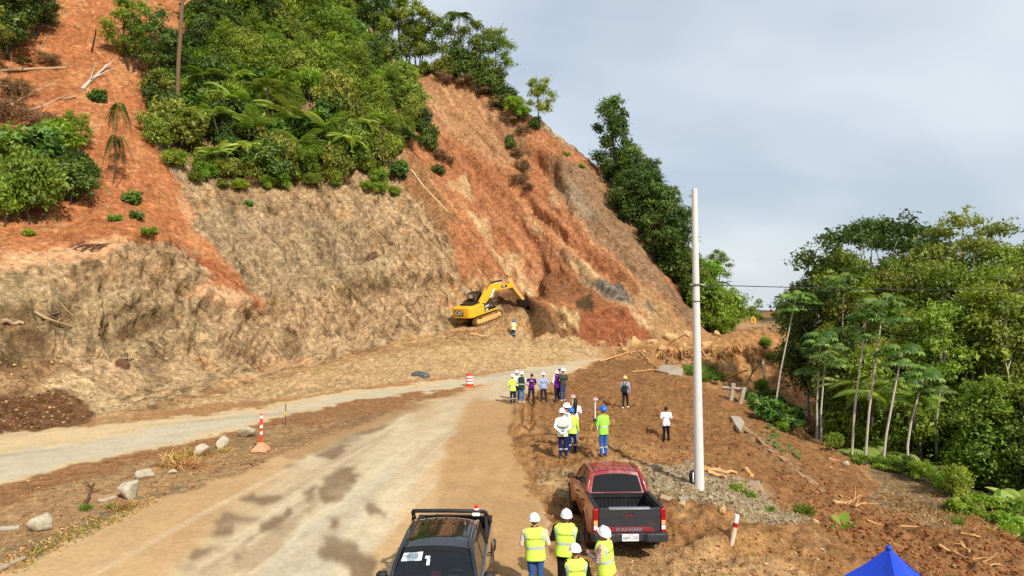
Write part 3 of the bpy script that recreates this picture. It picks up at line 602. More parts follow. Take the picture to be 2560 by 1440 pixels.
def leaf_mat(name, c_dark, c_mid, c_lite, trans=.35, rough=.5, hue=.0):
    """colour differs from leaf to leaf (attribute tint) and from plant to plant (object random)"""
    m, t, b, o = newmat(name)
    at = N(t, 'ShaderNodeAttribute', attribute_name='tint'); oi = N(t, 'ShaderNodeObjectInfo')
    cr = N(t, 'ShaderNodeValToRGB'); e = cr.color_ramp.elements
    e[0].position = .0; e[0].color = (*lin(*c_dark), 1); e[1].position = 1; e[1].color = (*lin(*c_lite), 1)
    e2 = e.new(.5); e2.color = (*lin(*c_mid), 1)
    t.links.new(at.outputs['Fac'], cr.inputs[0])
    hs = N(t, 'ShaderNodeHueSaturation')
    mr = N(t, 'ShaderNodeMapRange'); mr.inputs[3].default_value = .72; mr.inputs[4].default_value = 1.25; t.links.new(oi.outputs['Random'], mr.inputs[0])
    mh = N(t, 'ShaderNodeMapRange'); mh.inputs[3].default_value = .485; mh.inputs[4].default_value = .515
    fr = N(t, 'ShaderNodeMath', operation='FRACT'); mu = N(t, 'ShaderNodeMath', operation='MULTIPLY'); mu.inputs[1].default_value = 7.31
    t.links.new(oi.outputs['Random'], mu.inputs[0]); t.links.new(mu.outputs[0], fr.inputs[0]); t.links.new(fr.outputs[0], mh.inputs[0])
    t.links.new(mr.outputs[0], hs.inputs['Value']); t.links.new(mh.outputs[0], hs.inputs['Hue']); t.links.new(cr.outputs[0], hs.inputs['Color'])
    t.links.new(hs.outputs[0], b.inputs['Base Color']); b.inputs['Roughness'].default_value = rough; b.inputs['Specular IOR Level'].default_value = .3
    tr = N(t, 'ShaderNodeBsdfTranslucent'); br = mixc(t, 1.0, hs.outputs[0], (1.3, 1.4, .6), 'MULTIPLY'); t.links.new(br, tr.inputs['Color'])
    mxs = N(t, 'ShaderNodeMixShader'); mxs.inputs[0].default_value = trans
    t.links.new(b.outputs[0], mxs.inputs[1]); t.links.new(tr.outputs[0], mxs.inputs[2]); t.links.new(mxs.outputs[0], o.inputs['Surface'])
    return m

# ------------------------------------------------------------------ terrain objects
TERR = []
def terr(name, fsel, mat, extra=None, smooth=True):
    fs = [quads[fsel]] + ([extra] if extra is not None else [])
    used = np.unique(np.concatenate([f.ravel() for f in fs]))
    mp = np.full(len(V), -1, np.int64); mp[used] = np.arange(len(used))
    me = np_mesh(name, V[used], [mp[f] for f in fs], [mat], smooth=smooth)
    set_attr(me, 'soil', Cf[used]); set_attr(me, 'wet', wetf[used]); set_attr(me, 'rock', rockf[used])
    o = link(name, me); tag(o, kind='structure'); TERR.append(o); return o
terr('ground', fq == 0, M_dirt, fan)
terr('hillside', fq == 1, M_hill, smooth=False)
terr('road', fq == 2, M_road)
terr('gully_bank', fq == 3, M_hill, smooth=False)
bpy.context.view_layer.update()

from mathutils.bvhtree import BVHTree
_dg = bpy.context.evaluated_depsgraph_get()
BVHS = [BVHTree.FromObject(t, _dg) for t in TERR]
def _cast(o, d):
    best = None
    for t in BVHS:
        loc, nor, i, dist = t.ray_cast(o, d)
        if loc is not None and (best is None or dist < best[2]): best = (loc, nor, dist)
    return best
def pick(px, py):
    """the ground point the photograph shows at this pixel"""
    d = Vector(((px - CX) / FPX, 1.0, (HY - py) / FPX)).normalized()
    b = _cast(Vector((0, 0, CAMZ)), d)
    return b
def gz(x, y):
    b = _cast(Vector((x, y, 200)), Vector((0, 0, -1)))
    return b[0].z if b else 0.0
def at(px, py):
    b = pick(px, py)
    return b[0] if b else Vector(P(px, py, 100))
# ------------------------------------------------------------------ mesh builder
class MB:
    def __init__(s): s.v = []; s.f = []; s.m = []
    def add(s, vs, fs, mi=0):
        o = len(s.v); s.v += [tuple(p) for p in vs]; s.f += [tuple(i + o for i in f) for f in fs]; s.m += [mi] * len(fs); return s
    def box(s, x0, x1, y0, y1, z0, z1, mi=0):
        return s.add([(x0, y0, z0), (x1, y0, z0), (x1, y1, z0), (x0, y1, z0), (x0, y0, z1), (x1, y0, z1), (x1, y1, z1), (x0, y1, z1)],
                     [(3, 2, 1, 0), (4, 5, 6, 7), (0, 1, 5, 4), (1, 2, 6, 5), (2, 3, 7, 6), (3, 0, 4, 7)], mi)
    def obox(s, c, size, rot=(0, 0, 0), mi=0):
        M = Matrix.Translation(c) @ Euler(rot).to_matrix().to_4x4(); h = [q / 2 for q in size]
        vs = [M @ Vector((sx * h[0], sy * h[1], sz * h[2])) for sz in (-1, 1) for sx, sy in ((-1, -1), (1, -1), (1, 1), (-1, 1))]
        return s.add(vs, [(3, 2, 1, 0), (4, 5, 6, 7), (0, 1, 5, 4), (1, 2, 6, 5), (2, 3, 7, 6), (3, 0, 4, 7)], mi)
    def prism(s, poly, axis, a0, a1, mi=0, scale1=1.0):
        """poly: (u,v) pairs; axis x -> (y,z), axis y -> (x,z), axis z -> (x,y)"""
        k = len(poly); cu = sum(p[0] for p in poly) / k; cv = sum(p[1] for p in poly) / k
        def mk(a, sc):
            for u, v in poly:
                u2, v2 = cu + (u - cu) * sc, cv + (v - cv) * sc
                yield {'x': (a, u2, v2), 'y': (u2, a, v2), 'z': (u2, v2, a)}[axis]
        vs = list(mk(a0, 1.0)) + list(mk(a1, scale1))
        fs = [tuple(range(k))[::-1], tuple(range(k, 2 * k))] + [(i, (i + 1) % k, k + (i + 1) % k, k + i) for i in range(k)]
        return s.add(vs, fs, mi)
    def tube(s, path, rad, n=10, caps=True, mi=0, sx=1.0):
        path = [Vector(p) for p in path]
        if not hasattr(rad, '__len__'): rad = [rad] * len(path)
        rings = []; up = None
        for i, p in enumerate(path):
            t = (path[min(i + 1, len(path) - 1)] - path[max(i - 1, 0)]).normalized()
            if up is None:
                up = Vector((0, 0, 1)) if abs(t.z) < .9 else Vector((1, 0, 0))
            a = t.cross(up).normalized(); b = a.cross(t).normalized(); up = b
            rings.append([p + (a * math.cos(2 * math.pi * k / n) * sx + b * math.sin(2 * math.pi * k / n)) * rad[i] for k in range(n)])
        vs = [q for r in rings for q in r]
        fs = [(i * n + k, i * n + (k + 1) % n, (i + 1) * n + (k + 1) % n, (i + 1) * n + k) for i in range(len(path) - 1) for k in range(n)]
        if caps: fs += [tuple(range(n))[::-1], tuple(range((len(path) - 1) * n, len(path) * n))]
        return s.add(vs, fs, mi)
    def lathe(s, prof, n=24, c=(0, 0, 0), axis='z', mi=0, close=False):
        vs = []
        for r, h in prof:
            for k in range(n):
                a = 2 * math.pi * k / n; u, v = r * math.cos(a), r * math.sin(a)
                p = {'z': (u, v, h), 'x': (h, u, v), 'y': (v, h, u)}[axis]
                vs.append((p[0] + c[0], p[1] + c[1], p[2] + c[2]))
        m = len(prof)
        fs = [(i * n + k, i * n + (k + 1) % n, (i + 1) * n + (k + 1) % n, (i + 1) * n + k) for i in range(m - 1) for k in range(n)]
        if close: fs += [((m - 1) * n + k, (m - 1) * n + (k + 1) % n, (k + 1) % n, k) for k in range(n)]
        else: fs += [tuple(range(n))[::-1], tuple(range((m - 1) * n, m * n))]
        return s.add(vs, fs, mi)
    def grid(s, rows, mi=0, closed=False):
        a, b = len(rows), len(rows[0]); vs = [p for r in rows for p in r]
        e = b if closed else b - 1
        fs = [(i * b + j, i * b + (j + 1) % b, (i + 1) * b + (j + 1) % b, (i + 1) * b + j) for i in range(a - 1) for j in range(e)]
        return s.add(vs, fs, mi)
    def ell(s, c, r, n=12, mi=0, rot=None):
        m = n // 2 + 1; rows = []
        M = Euler(rot).to_matrix() if rot else None
        for i in range(m + 1):
            ph = -math.pi / 2 + math.pi * i / m; row = []
            for k in range(n):
                a = 2 * math.pi * k / n
                q = Vector((r[0] * max(math.cos(ph), .02) * math.cos(a), r[1] * max(math.cos(ph), .02) * math.sin(a), r[2] * math.sin(ph)))
                if M: q = M @ q
                row.append(tuple(q + Vector(c)))
            rows.append(row)
        return s.grid(rows, mi, True)
    def mesh(s, name, mats, angle=35, smooth=True):
        me = bpy.data.meshes.new(name); me.from_pydata(s.v, [], s.f); me.validate()
        for m in mats: me.materials.append(m)
        if len(me.polygons) == len(s.m): me.polygons.foreach_set('material_index', s.m)
        bm = bmesh.new(); bm.from_mesh(me); bmesh.ops.recalc_face_normals(bm, faces=bm.faces[:]); bm.to_mesh(me); bm.free()
        if smooth:
            me.polygons.foreach_set('use_smooth', [True] * len(me.polygons)); me.set_sharp_from_angle(angle=R(angle))
        me.update(); return me
    def build(s, name, mats, parent=None, angle=35, smooth=True, bevel=0, seg=2):
        if not isinstance(mats, (list, tuple)): mats = [mats]
        o = link(name, s.mesh(name, mats, angle, smooth), parent)
        if bevel:
            b = o.modifiers.new('bevel', 'BEVEL'); b.width = bevel; b.segments = seg; b.limit_method = 'ANGLE'; b.angle_limit = R(35)
        return o

def text_obj(txt, size, mat, parent, M, name='lettering', bold=0.0, depth=0.002, sx=1.0, bend=None):
    cu = bpy.data.curves.new('t', 'FONT'); cu.body = txt; cu.size = size; cu.align_x = 'CENTER'; cu.align_y = 'CENTER'; cu.offset = bold; cu.extrude = depth
    o = bpy.data.objects.new('t', cu); COL.objects.link(o); bpy.context.view_layer.update()
    me = bpy.data.meshes.new_from_object(o.evaluated_get(bpy.context.evaluated_depsgraph_get()))
    bpy.data.objects.remove(o, do_unlink=True)
    me.transform(Matrix.Diagonal((sx, 1, 1, 1)))
    if bend:
        for v in me.vertices: v.co = bend(v.co)
    else: me.transform(M)
    me.materials.clear(); me.materials.append(mat); me.name = name
    return link(name, me, parent)

def basis(origin, xdir, ydir):
    x = Vector(xdir).normalized(); y = Vector(ydir).normalized(); z = x.cross(y).normalized(); y = z.cross(x)
    return Matrix.Translation(origin) @ Matrix((x, y, z)).transposed().to_4x4()

def copy_tree(o, parent=None):
    c = o.copy(); COL.objects.link(c); c.parent = parent
    for ch in o.children: copy_tree(ch, c)
    return c
# ------------------------------------------------------------------ vehicles: shared materials
DUST = (178, 132, 86)
M_rubber = pbr('tyre_rubber', (38, 36, 34), .9, spec=.2, dirt=(150, 112, 74), dirt_amt=.6, dscale=4)
M_blackpl = pbr('black_plastic', (34, 34, 36), .6, spec=.35, dirt=DUST, dirt_amt=.18)
M_greypl = pbr('grey_plastic', (50, 51, 54), .5, spec=.35, dirt=DUST, dirt_amt=.12)
M_liner = pbr('bed_liner', (30, 31, 33), .7, spec=.3, dirt=DUST, dirt_amt=.15)
M_chrome = pbr('bright_metal', (205, 205, 208), .2, metal=1)
M_alum = pbr('satin_aluminium', (150, 154, 160), .4, metal=.6)
M_redlens = pbr('red_lens', (150, 14, 20), .12, coat=.6)
M_amber = pbr('amber_lens', (226, 170, 110), .2, coat=.5)
M_whitelens = pbr('clear_lens', (220, 220, 220), .15, coat=.5)
M_seat = pbr('seat_cloth', (46, 44, 46), .9)
M_redseat = pbr('maroon_cloth', (96, 24, 34), .9)
M_plate = pbr('plate_white', (225, 225, 220), .5)
M_ink = pbr('black_ink', (30, 30, 34), .6)
M_greyink = pbr('grey_ink', (96, 104, 112), .6)
M_inner = pbr('underbody', (20, 20, 20), .9)
M_rim = pbr('dark_alloy', (60, 60, 64), .4, metal=.7, dirt=DUST, dirt_amt=.4)
def glass(name, tint, alpha):
    m, t, b, o = newmat(name)
    b.inputs['Base Color'].default_value = (*tint, 1); b.inputs['Roughness'].default_value = .03; b.inputs['Specular IOR Level'].default_value = .7 if alpha < 1 else .28
    if alpha < 1:
        tr = N(t, 'ShaderNodeBsdfTransparent'); tr.inputs[0].default_value = (.62, .70, .72, 1)
        fr = N(t, 'ShaderNodeFresnel'); fr.inputs[0].default_value = 1.6
        gl = N(t, 'ShaderNodeBsdfGlossy'); gl.inputs['Roughness'].default_value = .02
        m1 = N(t, 'ShaderNodeMixShader'); m1.inputs[0].default_value = alpha
        t.links.new(tr.outputs[0], m1.inputs[1]); t.links.new(b.outputs[0], m1.inputs[2])
        m2 = N(t, 'ShaderNodeMixShader'); t.links.new(fr.outputs[0], m2.inputs[0]); t.links.new(m1.outputs[0], m2.inputs[1]); t.links.new(gl.outputs[0], m2.inputs[2])
        t.links.new(m2.outputs[0], o.inputs['Surface'])
    return m
M_wind = glass('windscreen_glass', (.02, .03, .035), .12)
M_dark = glass('tinted_glass', (.012, .013, .014), 1)

def wheel(parent, x, y, r=.41, w=.28):
    t = MB(); s = 1 if x > 0 else -1
    t.lathe([(r * .62, -w / 2), (r * .9, -w / 2), (r * .985, -w * .38), (r * .985, w * .38), (r * .9, w / 2), (r * .62, w / 2)], 40, (x, y, r), 'x', close=True)
    for k in range(40):
        a = 2 * math.pi * k / 40
        for q in (-1, 1):
            t.obox((x + q * w * .27, y + math.cos(a + q * .04) * r * .985, r + math.sin(a + q * .04) * r * .985), (w * .42, .034, .03), (a - math.pi / 2, 0, 0))
    to = t.build('wheel', M_rubber, parent)
    m = MB(); m.lathe([(r * .60, -.02), (r * .62, .01), (r * .5, .03), (r * .2, .01), (.05, .02)], 30, (x + s * (w / 2 - .05), y, r), 'x')
    for k in range(6):
        a = math.pi * k / 3
        m.obox((x + s * (w / 2 - .015), y + math.cos(a) * r * .36, r + math.sin(a) * r * .36), (.03, r * .46, .06), (a, 0, 0))
    m.build('rim', M_rim, to, bevel=.006)
    return to

def pickup(name, label, loc, yaw, paint, trim, flare=.06, tail='plain', sport_bar=False, width=.93, ribs=M_blackpl, RF=.46):
    WB = 1.26 + (RF - .46) * .4
    T = empty(name, loc, (0, 0, yaw), label, 'pickup truck')
    AX = (-1.52, 1.70); RA = .50
    smooth = lambda a, b, v: (lambda q: q * q * (3 - 2 * q))(min(1, max(0, (v - a) / (b - a))))
    def ztop(y):
        if y < -.95: return 1.25
        if y < 1.1: return 1.21 - .02 * (y + .95) / 2
        return 1.19 - .17 * smooth(1.0, 2.7, y)
    def zbot(y):
        z = .50 if -2.2 < y < 2.3 else .56
        for a in AX:
            q = RA * RA - (y - a) ** 2
            if q > 0: z = max(z, .42 + math.sqrt(q))
        return z
    def hw(y, z):
        w = width * (1 - .075 * smooth(1.9, 2.62, y)) * (1 - .02 * smooth(-2.0, -2.62, y))
        q = (z - .82) / .42
        w -= .045 * q * q
        for a in AX:
            w += flare * (1 - smooth(.46, .70, math.hypot(y - a, (z - .42))))
        return w
    def skin(nm, y0, y1, mat):
        n_ = max(6, int((y1 - y0) / .045)); ys = [y0 + (y1 - y0) * i / n_ for i in range(n_ + 1)]
        p = empty_side = None
        m = MB()
        for sgn in (-1, 1):
            rows = []
            for y in ys:
                zb, zt = zbot(y), ztop(y)
                rows.append([(sgn * hw(y, zb + (zt - zb) * k / 9), y, zb + (zt - zb) * k / 9) for k in range(10)])
            mm = MB(); mm.grid(rows)
            # inward lip so that the panel edge has thickness
            mm.grid([[(sgn * (hw(y, ztop(y)) - o_), y, ztop(y) + dz) for (o_, dz) in ((0, 0), (.02, .012), (.09, .012))] for y in ys])
            mm.grid([[(sgn * hw(y, zbot(y)), y, zbot(y)) for y in ys], [(sgn * (hw(y, zbot(y)) - .12), y, zbot(y) + .0) for y in ys]])
            o = mm.build(nm, mat, T, angle=50)
            if 'door' in nm:
                h = MB(); yy = y0 + .16; x = hw(yy, 1.02)
                h.tube([(sgn * (x + .005), yy - .09, 1.02), (sgn * (x + .035), yy - .07, 1.025), (sgn * (x + .035), yy + .07, 1.025), (sgn * (x + .005), yy + .09, 1.02)], .014, 8)
                h.build('door_handle', trim, o)
    skin('bed_side', -2.60, -.955, paint); skin('rear_door', -.945, .075, paint); skin('front_door', .085, 1.095, paint); skin('front_fender', 1.105, 2.60, paint)
    # hood, cowl, nose
    h = MB(); rows = []
    for i in range(14):
        y = 1.12 + 1.46 * i / 13; w = hw(y, ztop(y)) - .02
        rows.append([(w * k / 8, y, ztop(y) + .012 + .055 * (1 - (k / 8) ** 2) - (.10 * smooth(2.3, 2.62, y))) for k in range(-8, 9)])
    h.grid(rows); h.build('hood', paint, T, angle=50)
    f = MB(); f.box(-.86, .86, 2.56, 2.66, .62, 1.0); f.build('grille', M_blackpl, T, bevel=.03)
    f = MB(); f.prism([(-.93, 2.5), (.93, 2.5), (.88, 2.72), (.6, 2.80), (-.6, 2.80), (-.88, 2.72)], 'z', .40, .64); f.build('front_bumper', trim, T, bevel=.03)
    for s in (-1, 1):
        l = MB(); l.box(s * .62, s * .86, 2.60, 2.685, .82, .98); l.build('headlight', M_whitelens, T, bevel=.02)
    # underbody, wheel wells
    u = MB(); u.box(-.74, .74, -2.5, 2.5, .36, .70); u.box(-.80, .80, -.9, 1.0, .40, .62); u.build('underbody', M_inner, T)
    for a in AX:
        for s in (-1, 1): wheel(T, s * (width - .10), a)
    # floor of the cab and the bed
    bx = MB()
    bx.box(-.74, .74, -2.56, -.98, .70, .735)
    for s in (-1, 1):
        bx.box(min(s * .80, s * .74), max(s * .80, s * .74), -2.56, -.98, .70, 1.235)
        bx.prism([(AX[0] - .48, .735), (AX[0] + .48, .735), (AX[0] + .40, .95), (AX[0] - .40, .95)], 'x', s * .74, s * .60)
    bx.box(-.80, .80, -.98, -.955, .70, 1.235)
    for k in range(-6, 7):
        bx.box(k * .11 - .022, k * .11 + .022, -1.005, -.98, .735, 1.10); bx.box(k * .11 - .025, k * .11 + .025, -2.54, -1.0, .735, .748)
    bx.box(-.76, .76, -1.03, -.98, 1.13, 1.20)
    bx.build('bed_liner', M_liner, T)
    for s in (-1, 1):
        r_ = MB(); r_.box(min(s * .775, s * .885), max(s * .775, s * .885), -2.56, -.97, 1.262, 1.285); r_.build('bed_rail', ribs, T, bevel=.01)
    # tailgate and lamps
    g = MB(); g.box(-.775, .775, -2.635, -2.56, .67, 1.262); tg = g.build('tailgate', trim if tail == 'badge' else paint, T, bevel=.012)
    sp = MB(); sp.prism([(-2.665, 1.225), (-2.665, 1.262), (-2.54, 1.278), (-2.54, 1.255)], 'x', -.52, .52); sp.build('tailgate_spoiler', M_alum if tail == 'badge' else M_blackpl, tg, bevel=.006)
    hd = MB(); hd.box(-.12, .12, -2.645, -2.63, 1.08, 1.15); hd.build('handle_recess', M_blackpl, tg, bevel=.006)
    hb = MB(); hb.box(-.095, .095, -2.655, -2.646, 1.065, 1.095); hb.build('handle', paint, tg, bevel=.006)
    rb = MB()
    for (a, b, z) in ((-.70, -.38, 1.0), (-.30, .0, 1.0), (.10, .40, 1.0), (.46, .72, 1.0), (-.66, -.42, .93), (-.26, -.04, .93), (.14, .36, .93), (.5, .68, .93)): rb.box(a, b, -2.642, -2.634, z, z + .014)
    rb.box(-.74, .74, -2.642, -2.634, 1.045, 1.056); rb.build('tailgate_rib', M_greypl, tg)
    if tail == 'badge':
        bd = MB(); bd.prism([(-.66, .68), (.66, .68), (.52, .80), (-.52, .80)], 'y', -2.644, -2.634); bo = bd.build('badge_panel', pbr('dull_red_badge', (132, 30, 38), .5), tg, bevel=.004)
        text_obj('RANGER', .10, pbr('badge_grey', (112, 106, 110), .5), tg, basis((0, -2.647, .738), (1, 0, 0), (0, 0, 1)), bold=.006, sx=1.75)
    for s in (-1, 1):
        a, b = sorted((s * .785, s * (.925 if tail == 'badge' else .875)))
        l = MB(); l.box(a, b, -2.645, -2.50, .62, 1.255); lo = l.build('tail_light', M_redlens, T, bevel=.03)
        l = MB(); l.box(a + .022, b - .022, -2.653, -2.646, .86, .965); l.build('indicator', M_amber, lo, bevel=.004)
        l = MB(); l.box(a + .022, b - .022, -2.653, -2.646, .735, .845); l.build('reversing_light', M_whitelens, lo, bevel=.004)
    bp = MB(); prof = [(-.96, -2.45), (-.97, -2.66), (-.90, -2.77), (-.42, -2.80), (-.34, -2.71), (.34, -2.71), (.42, -2.80), (.90, -2.77), (.97, -2.66), (.96, -2.45)]
    bp.prism(prof, 'z', .455, .665); bp.build('rear_bumper', M_greypl, T, bevel=.025)
    pl = MB(); pl.box(-.21, .21, -2.728, -2.715, .475, .65); po = pl.build('number_plate', M_plate, T, bevel=.004)
    text_obj('ABM-1330' if tail == 'badge' else 'PFR5252', .115, M_ink, po, basis((0, -2.7295, .55), (1, 0, 0), (0, 0, 1)), depth=.001, sx=.78)
    text_obj('ECUADOR', .03, M_ink, po, basis((0, -2.7295, .627), (1, 0, 0), (0, 0, 1)), depth=.001)
    ex = MB(); ex.lathe([(.045, -.12), (.045, .12), (.036, .12), (.036, -.1)], 16, (.62, -2.70, .38), 'y'); ex.build('exhaust_tip', M_chrome, T)
    # cab
    BW, RW = width - .10, .66
    zr = lambda x: 1.865 - .075 * (x / RW) ** 2
    rf = MB(); rows = []
    for i in range(17):
        y = -.74 + (RF + .74) * i / 16; e = smooth(RF - .26, RF + .02, y) * .05 + smooth(-.55, -.76, y) * .045
        rows.append([(RW * k / 10, y + (.05 * (1 - (k / 10) ** 2) if i == 16 else 0), zr(RW * k / 10) - e) for k in range(-10, 11)])
    rf.grid(rows); rf.grid([[(p[0], p[1], p[2] - .05) for p in r] for r in rows[::4]])
    ro = rf.build('roof', paint, T, angle=50)
    for k in (-2, -1, 0, 1, 2):
        q = MB(); x = k * .21; q.grid([[(x + dx, y, zr(x) - .006 * 0 + dz - smooth(-.55, -.76, y) * .045) for dx, dz in ((-.035, -.004), (-.015, .012), (.015, .012), (.035, -.004))] for y in np.linspace(-.70, -.22, 9)]); q.build('roof_rib', paint, ro)
    for s in (-1, 1):
        q = MB(); q.grid([[(s * (.585 + dx), y, zr(.60) + dz - smooth(RF - .26, RF + .02, y) * .05 - smooth(-.55, -.76, y) * .045) for dx, dz in ((-.016, .0), (-.012, .014), (.012, .010), (.016, -.004))] for y in np.linspace(-.72, RF - .04, 12)]); q.build('roof_strip', M_blackpl, ro)
    def lerp(a, b, t): return tuple(a[i] + (b[i] - a[i]) * t for i in range(3))
    ws = MB(); rows = []
    for j in range(9):
        t = j / 8; row = []
        for k in range(-8, 9):
            u = k / 8; b = (BW * .97 * u, WB + .12 * (1 - u * u), 1.20 + .03 * (1 - u * u)); tp = (RW * .95 * u, RF - .005 + .06 * (1 - u * u), zr(RW * u) - .052)
            p = lerp(b, tp, t); row.append((p[0], p[1] + .05 * math.sin(math.pi * t), p[2] + .02 * math.sin(math.pi * t)))
        rows.append(row)
    ws.grid(rows); wso = ws.build('windscreen', M_wind, T, angle=60)
    # frit band along the top of the windscreen and pillars
    fb = MB(); fb.grid([[(p[0] * .985, p[1] + .003, p[2] + .003) for p in rows[j]] for j in (7, 8)]); fb.build('shade_band', M_dark, wso)
    for s in (-1, 1):
        a_ = MB(); a_.tube([(s * BW, WB - .04, 1.19), (s * (BW * .5 + RW * .5 + .01), (WB + RF) / 2, 1.52), (s * (RW + .005), RF - .01, 1.775), (s * (RW + .015), .1, 1.80), (s * (RW + .015), -.45, 1.795), (s * (RW + .005), -.72, 1.74), (s * (BW - .06), -.86, 1.45), (s * BW, -.95, 1.20)], [.05, .045, .045, .04, .04, .045, .06, .065], 10)
        a_.build('cab_pillar', paint, T, angle=60)
        # door upper and panes
        def side(y, t):   # t 0 belt, 1 rail
            x = BW + .02 + (RW + .018 - BW - .02) * t; return (s * x, y, 1.205 + (1.765 - 1.205) * t)
        pan = MB(); pan.grid([[side(WB - .08 + (RF - WB + .08) * t, t) for t in np.linspace(0, 1, 5)], [side(.10, t) for t in np.linspace(0, 1, 5)], [side(-.93 + (-.70 + .93) * t, t) for t in np.linspace(0, 1, 5)]])
        pan.build('door_frame', M_blackpl, T)
        def pane(pts):
            g_ = MB(); g_.add([(p[0] + s * .006, p[1], p[2]) for p in pts], [tuple(range(len(pts)))]); g_.build('side_window', M_dark, T)
        pane([side(WB - .22, .06), side(.14, .06), side(.14, .92), side(RF + .06, .92)]); pane([side(.04, .06), side(-.84, .06), side(-.70, .80), side(-.62, .92), side(.04, .92)])
        mi = MB(); mi.ell((s * (BW + .20), 1.0, 1.28), (.115, .075, .085), 14); mi.obox((s * (BW + .07), 1.0, 1.23), (.16, .06, .04)); mo_ = mi.build('side_mirror', M_blackpl, T, angle=60)
        g_ = MB(); g_.box(s * (BW + .12), s * (BW + .28), .918, .924, 1.225, 1.335); g_.build('mirror_glass', M_chrome, mo_)
    bk = MB(); bk.grid([[lerp((BW * u, -.955, 1.20), (RW * u, -.735, zr(RW * u) - .055), t) for u in np.linspace(-1, 1, 9)] for t in (0, .5, 1)]); bk.build('cab_back', paint, T)
    rw_ = MB(); rw_.grid([[(lambda p: (p[0], p[1] - .008, p[2]))(lerp((BW * u * .86, -.955, 1.20), (RW * u * .90, -.735, zr(RW * u) - .055), .10 + .76 * t)) for u in np.linspace(-1, 1, 9)] for t in (0, .33, .66, 1)]); rw_.build('rear_window', M_dark, T)
    # interior
    d = MB(); d.prism([(.78, .95), (.80, 1.12), (1.0, 1.17), (WB + .04, 1.16), (WB + .04, .9)], 'x', -.74, .74); d.build('dashboard', M_blackpl, T, bevel=.03)
    sw = MB(); c = Vector((-.36, .60, 1.12)); axv = Vector((0, -.85, .5)).normalized(); ux = Vector((1, 0, 0)); uy = axv.cross(ux)
    sw.tube([c + (ux * math.cos(a) + uy * math.sin(a)) * .185 for a in np.linspace(0, 2 * math.pi, 29)], .016, 8); sw.tube([c - ux * .18, c + ux * .18], .02, 6); sw.tube([c, c - uy * .18], .02, 6); sw.tube([c, c - axv * .25], .03, 6)
    sw.build('steering_wheel', M_greypl, T, angle=60)
    for x in (-.37, .37):
        st_ = MB(); st_.obox((x, .12, .86), (.5, .5, .2)); st_.obox((x, -.14, 1.14), (.48, .14, .6), (R(12), 0, 0)); st_.obox((x, -.20, 1.50), (.26, .1, .17)); st_.build('seat', M_seat, T, bevel=.05)
    st_ = MB(); st_.obox((0, -.55, .86), (1.3, .4, .2)); st_.obox((0, -.78, 1.13), (1.3, .12, .5)); st_.build('rear_seat', M_seat, T, bevel=.05)
    cf = MB(); cf.box(-.74, .74, -.94, 1.2, .62, .70); cf.build('cab_floor', M_inner, T)
    if tail == 'badge':
        an = MB(); an.tube([(0.02, -.30, 1.87), (.03, -.36, 1.99), (.045, -.44, 2.14)], [.008, .005, .003], 6); an.build('antenna', M_blackpl, T)
    if sport_bar:
        sb = MB(); X1 = .74
        sb.tube([(-.86, -2.15, 1.27), (-.85, -1.75, 1.42), (-.81, -1.22, 1.76), (-.76, -1.00, 1.865), (-.64, -.95, 1.885), (0, -.94, 1.895), (.64, -.95, 1.885), (.76, -1.00, 1.865), (.81, -1.22, 1.76), (.85, -1.75, 1.42), (.86, -2.15, 1.27)], .042, 12)
        for s in (-1, 1): sb.tube([(s * .80, -1.32, 1.78), (s * .83, -1.12, 1.27)], .035, 10)
        sb.build('sport_bar', M_blackpl, T, angle=60)
        bn = MB(); bn.lathe([(.055, 0), (.06, .01), (.05, .03)], 14, (-.62, -.94, 1.925)); bno = bn.build('beacon_base', M_plate, T)
        bn = MB(); bn.ell((-.62, -.94, 1.985), (.042, .042, .06), 12); bn.build('beacon_lens', pbr('beacon_red', (226, 40, 28), .3), bno)
        wl = MB(); wl.obox((-.62, -.84, 1.85), (.17, .07, .07)); wl.build('work_lamp', M_plate, T, bevel=.02)
    return T

def red_paint():
    m = pbr('deep_red_paint', (138, 12, 22), .22, spec=.5, coat=.8, var=.05, dirt=(176, 122, 82), dirt_amt=.38, dscale=2.0); return m
M_redpaint = red_paint()
M_blackpaint = pbr('black_paint', (20, 20, 24), .12, spec=.5, coat=1.0, dirt=(150, 110, 76), dirt_amt=.10, dscale=2.0)

rz = gz(2.86, 20)
zr_, zf_ = gz(2.86, 18.5), gz(2.86, 21.7)
red_truck = pickup('pickup_truck', 'dusty deep red pickup truck with open bed, seen from behind', (2.86, 19.72, 0.0), R(2.0), M_redpaint, M_greypl, .075, 'badge', ribs=M_blackpl)
pz = (gz(1.95, 18.45) + gz(3.85, 18.45) + gz(2, 21.6) + gz(3.7, 21.6)) / 4
red_truck.location.z = pz
red_truck.rotation_euler.x = R(-2.4)
black_truck = pickup('pickup_truck', 'black pickup truck with roll bar facing the camera, white placard behind windscreen', (-1.42, 13.9, 0.0), R(180 - 1.5), M_blackpaint, M_blackpl, .05, 'plain', True, .92, RF=.84)
black_truck.location.z = (gz(-.5, 12.2) + gz(-2.3, 12.2) + gz(-.5, 15.4) + gz(-2.3, 15.4)) / 4 - .01
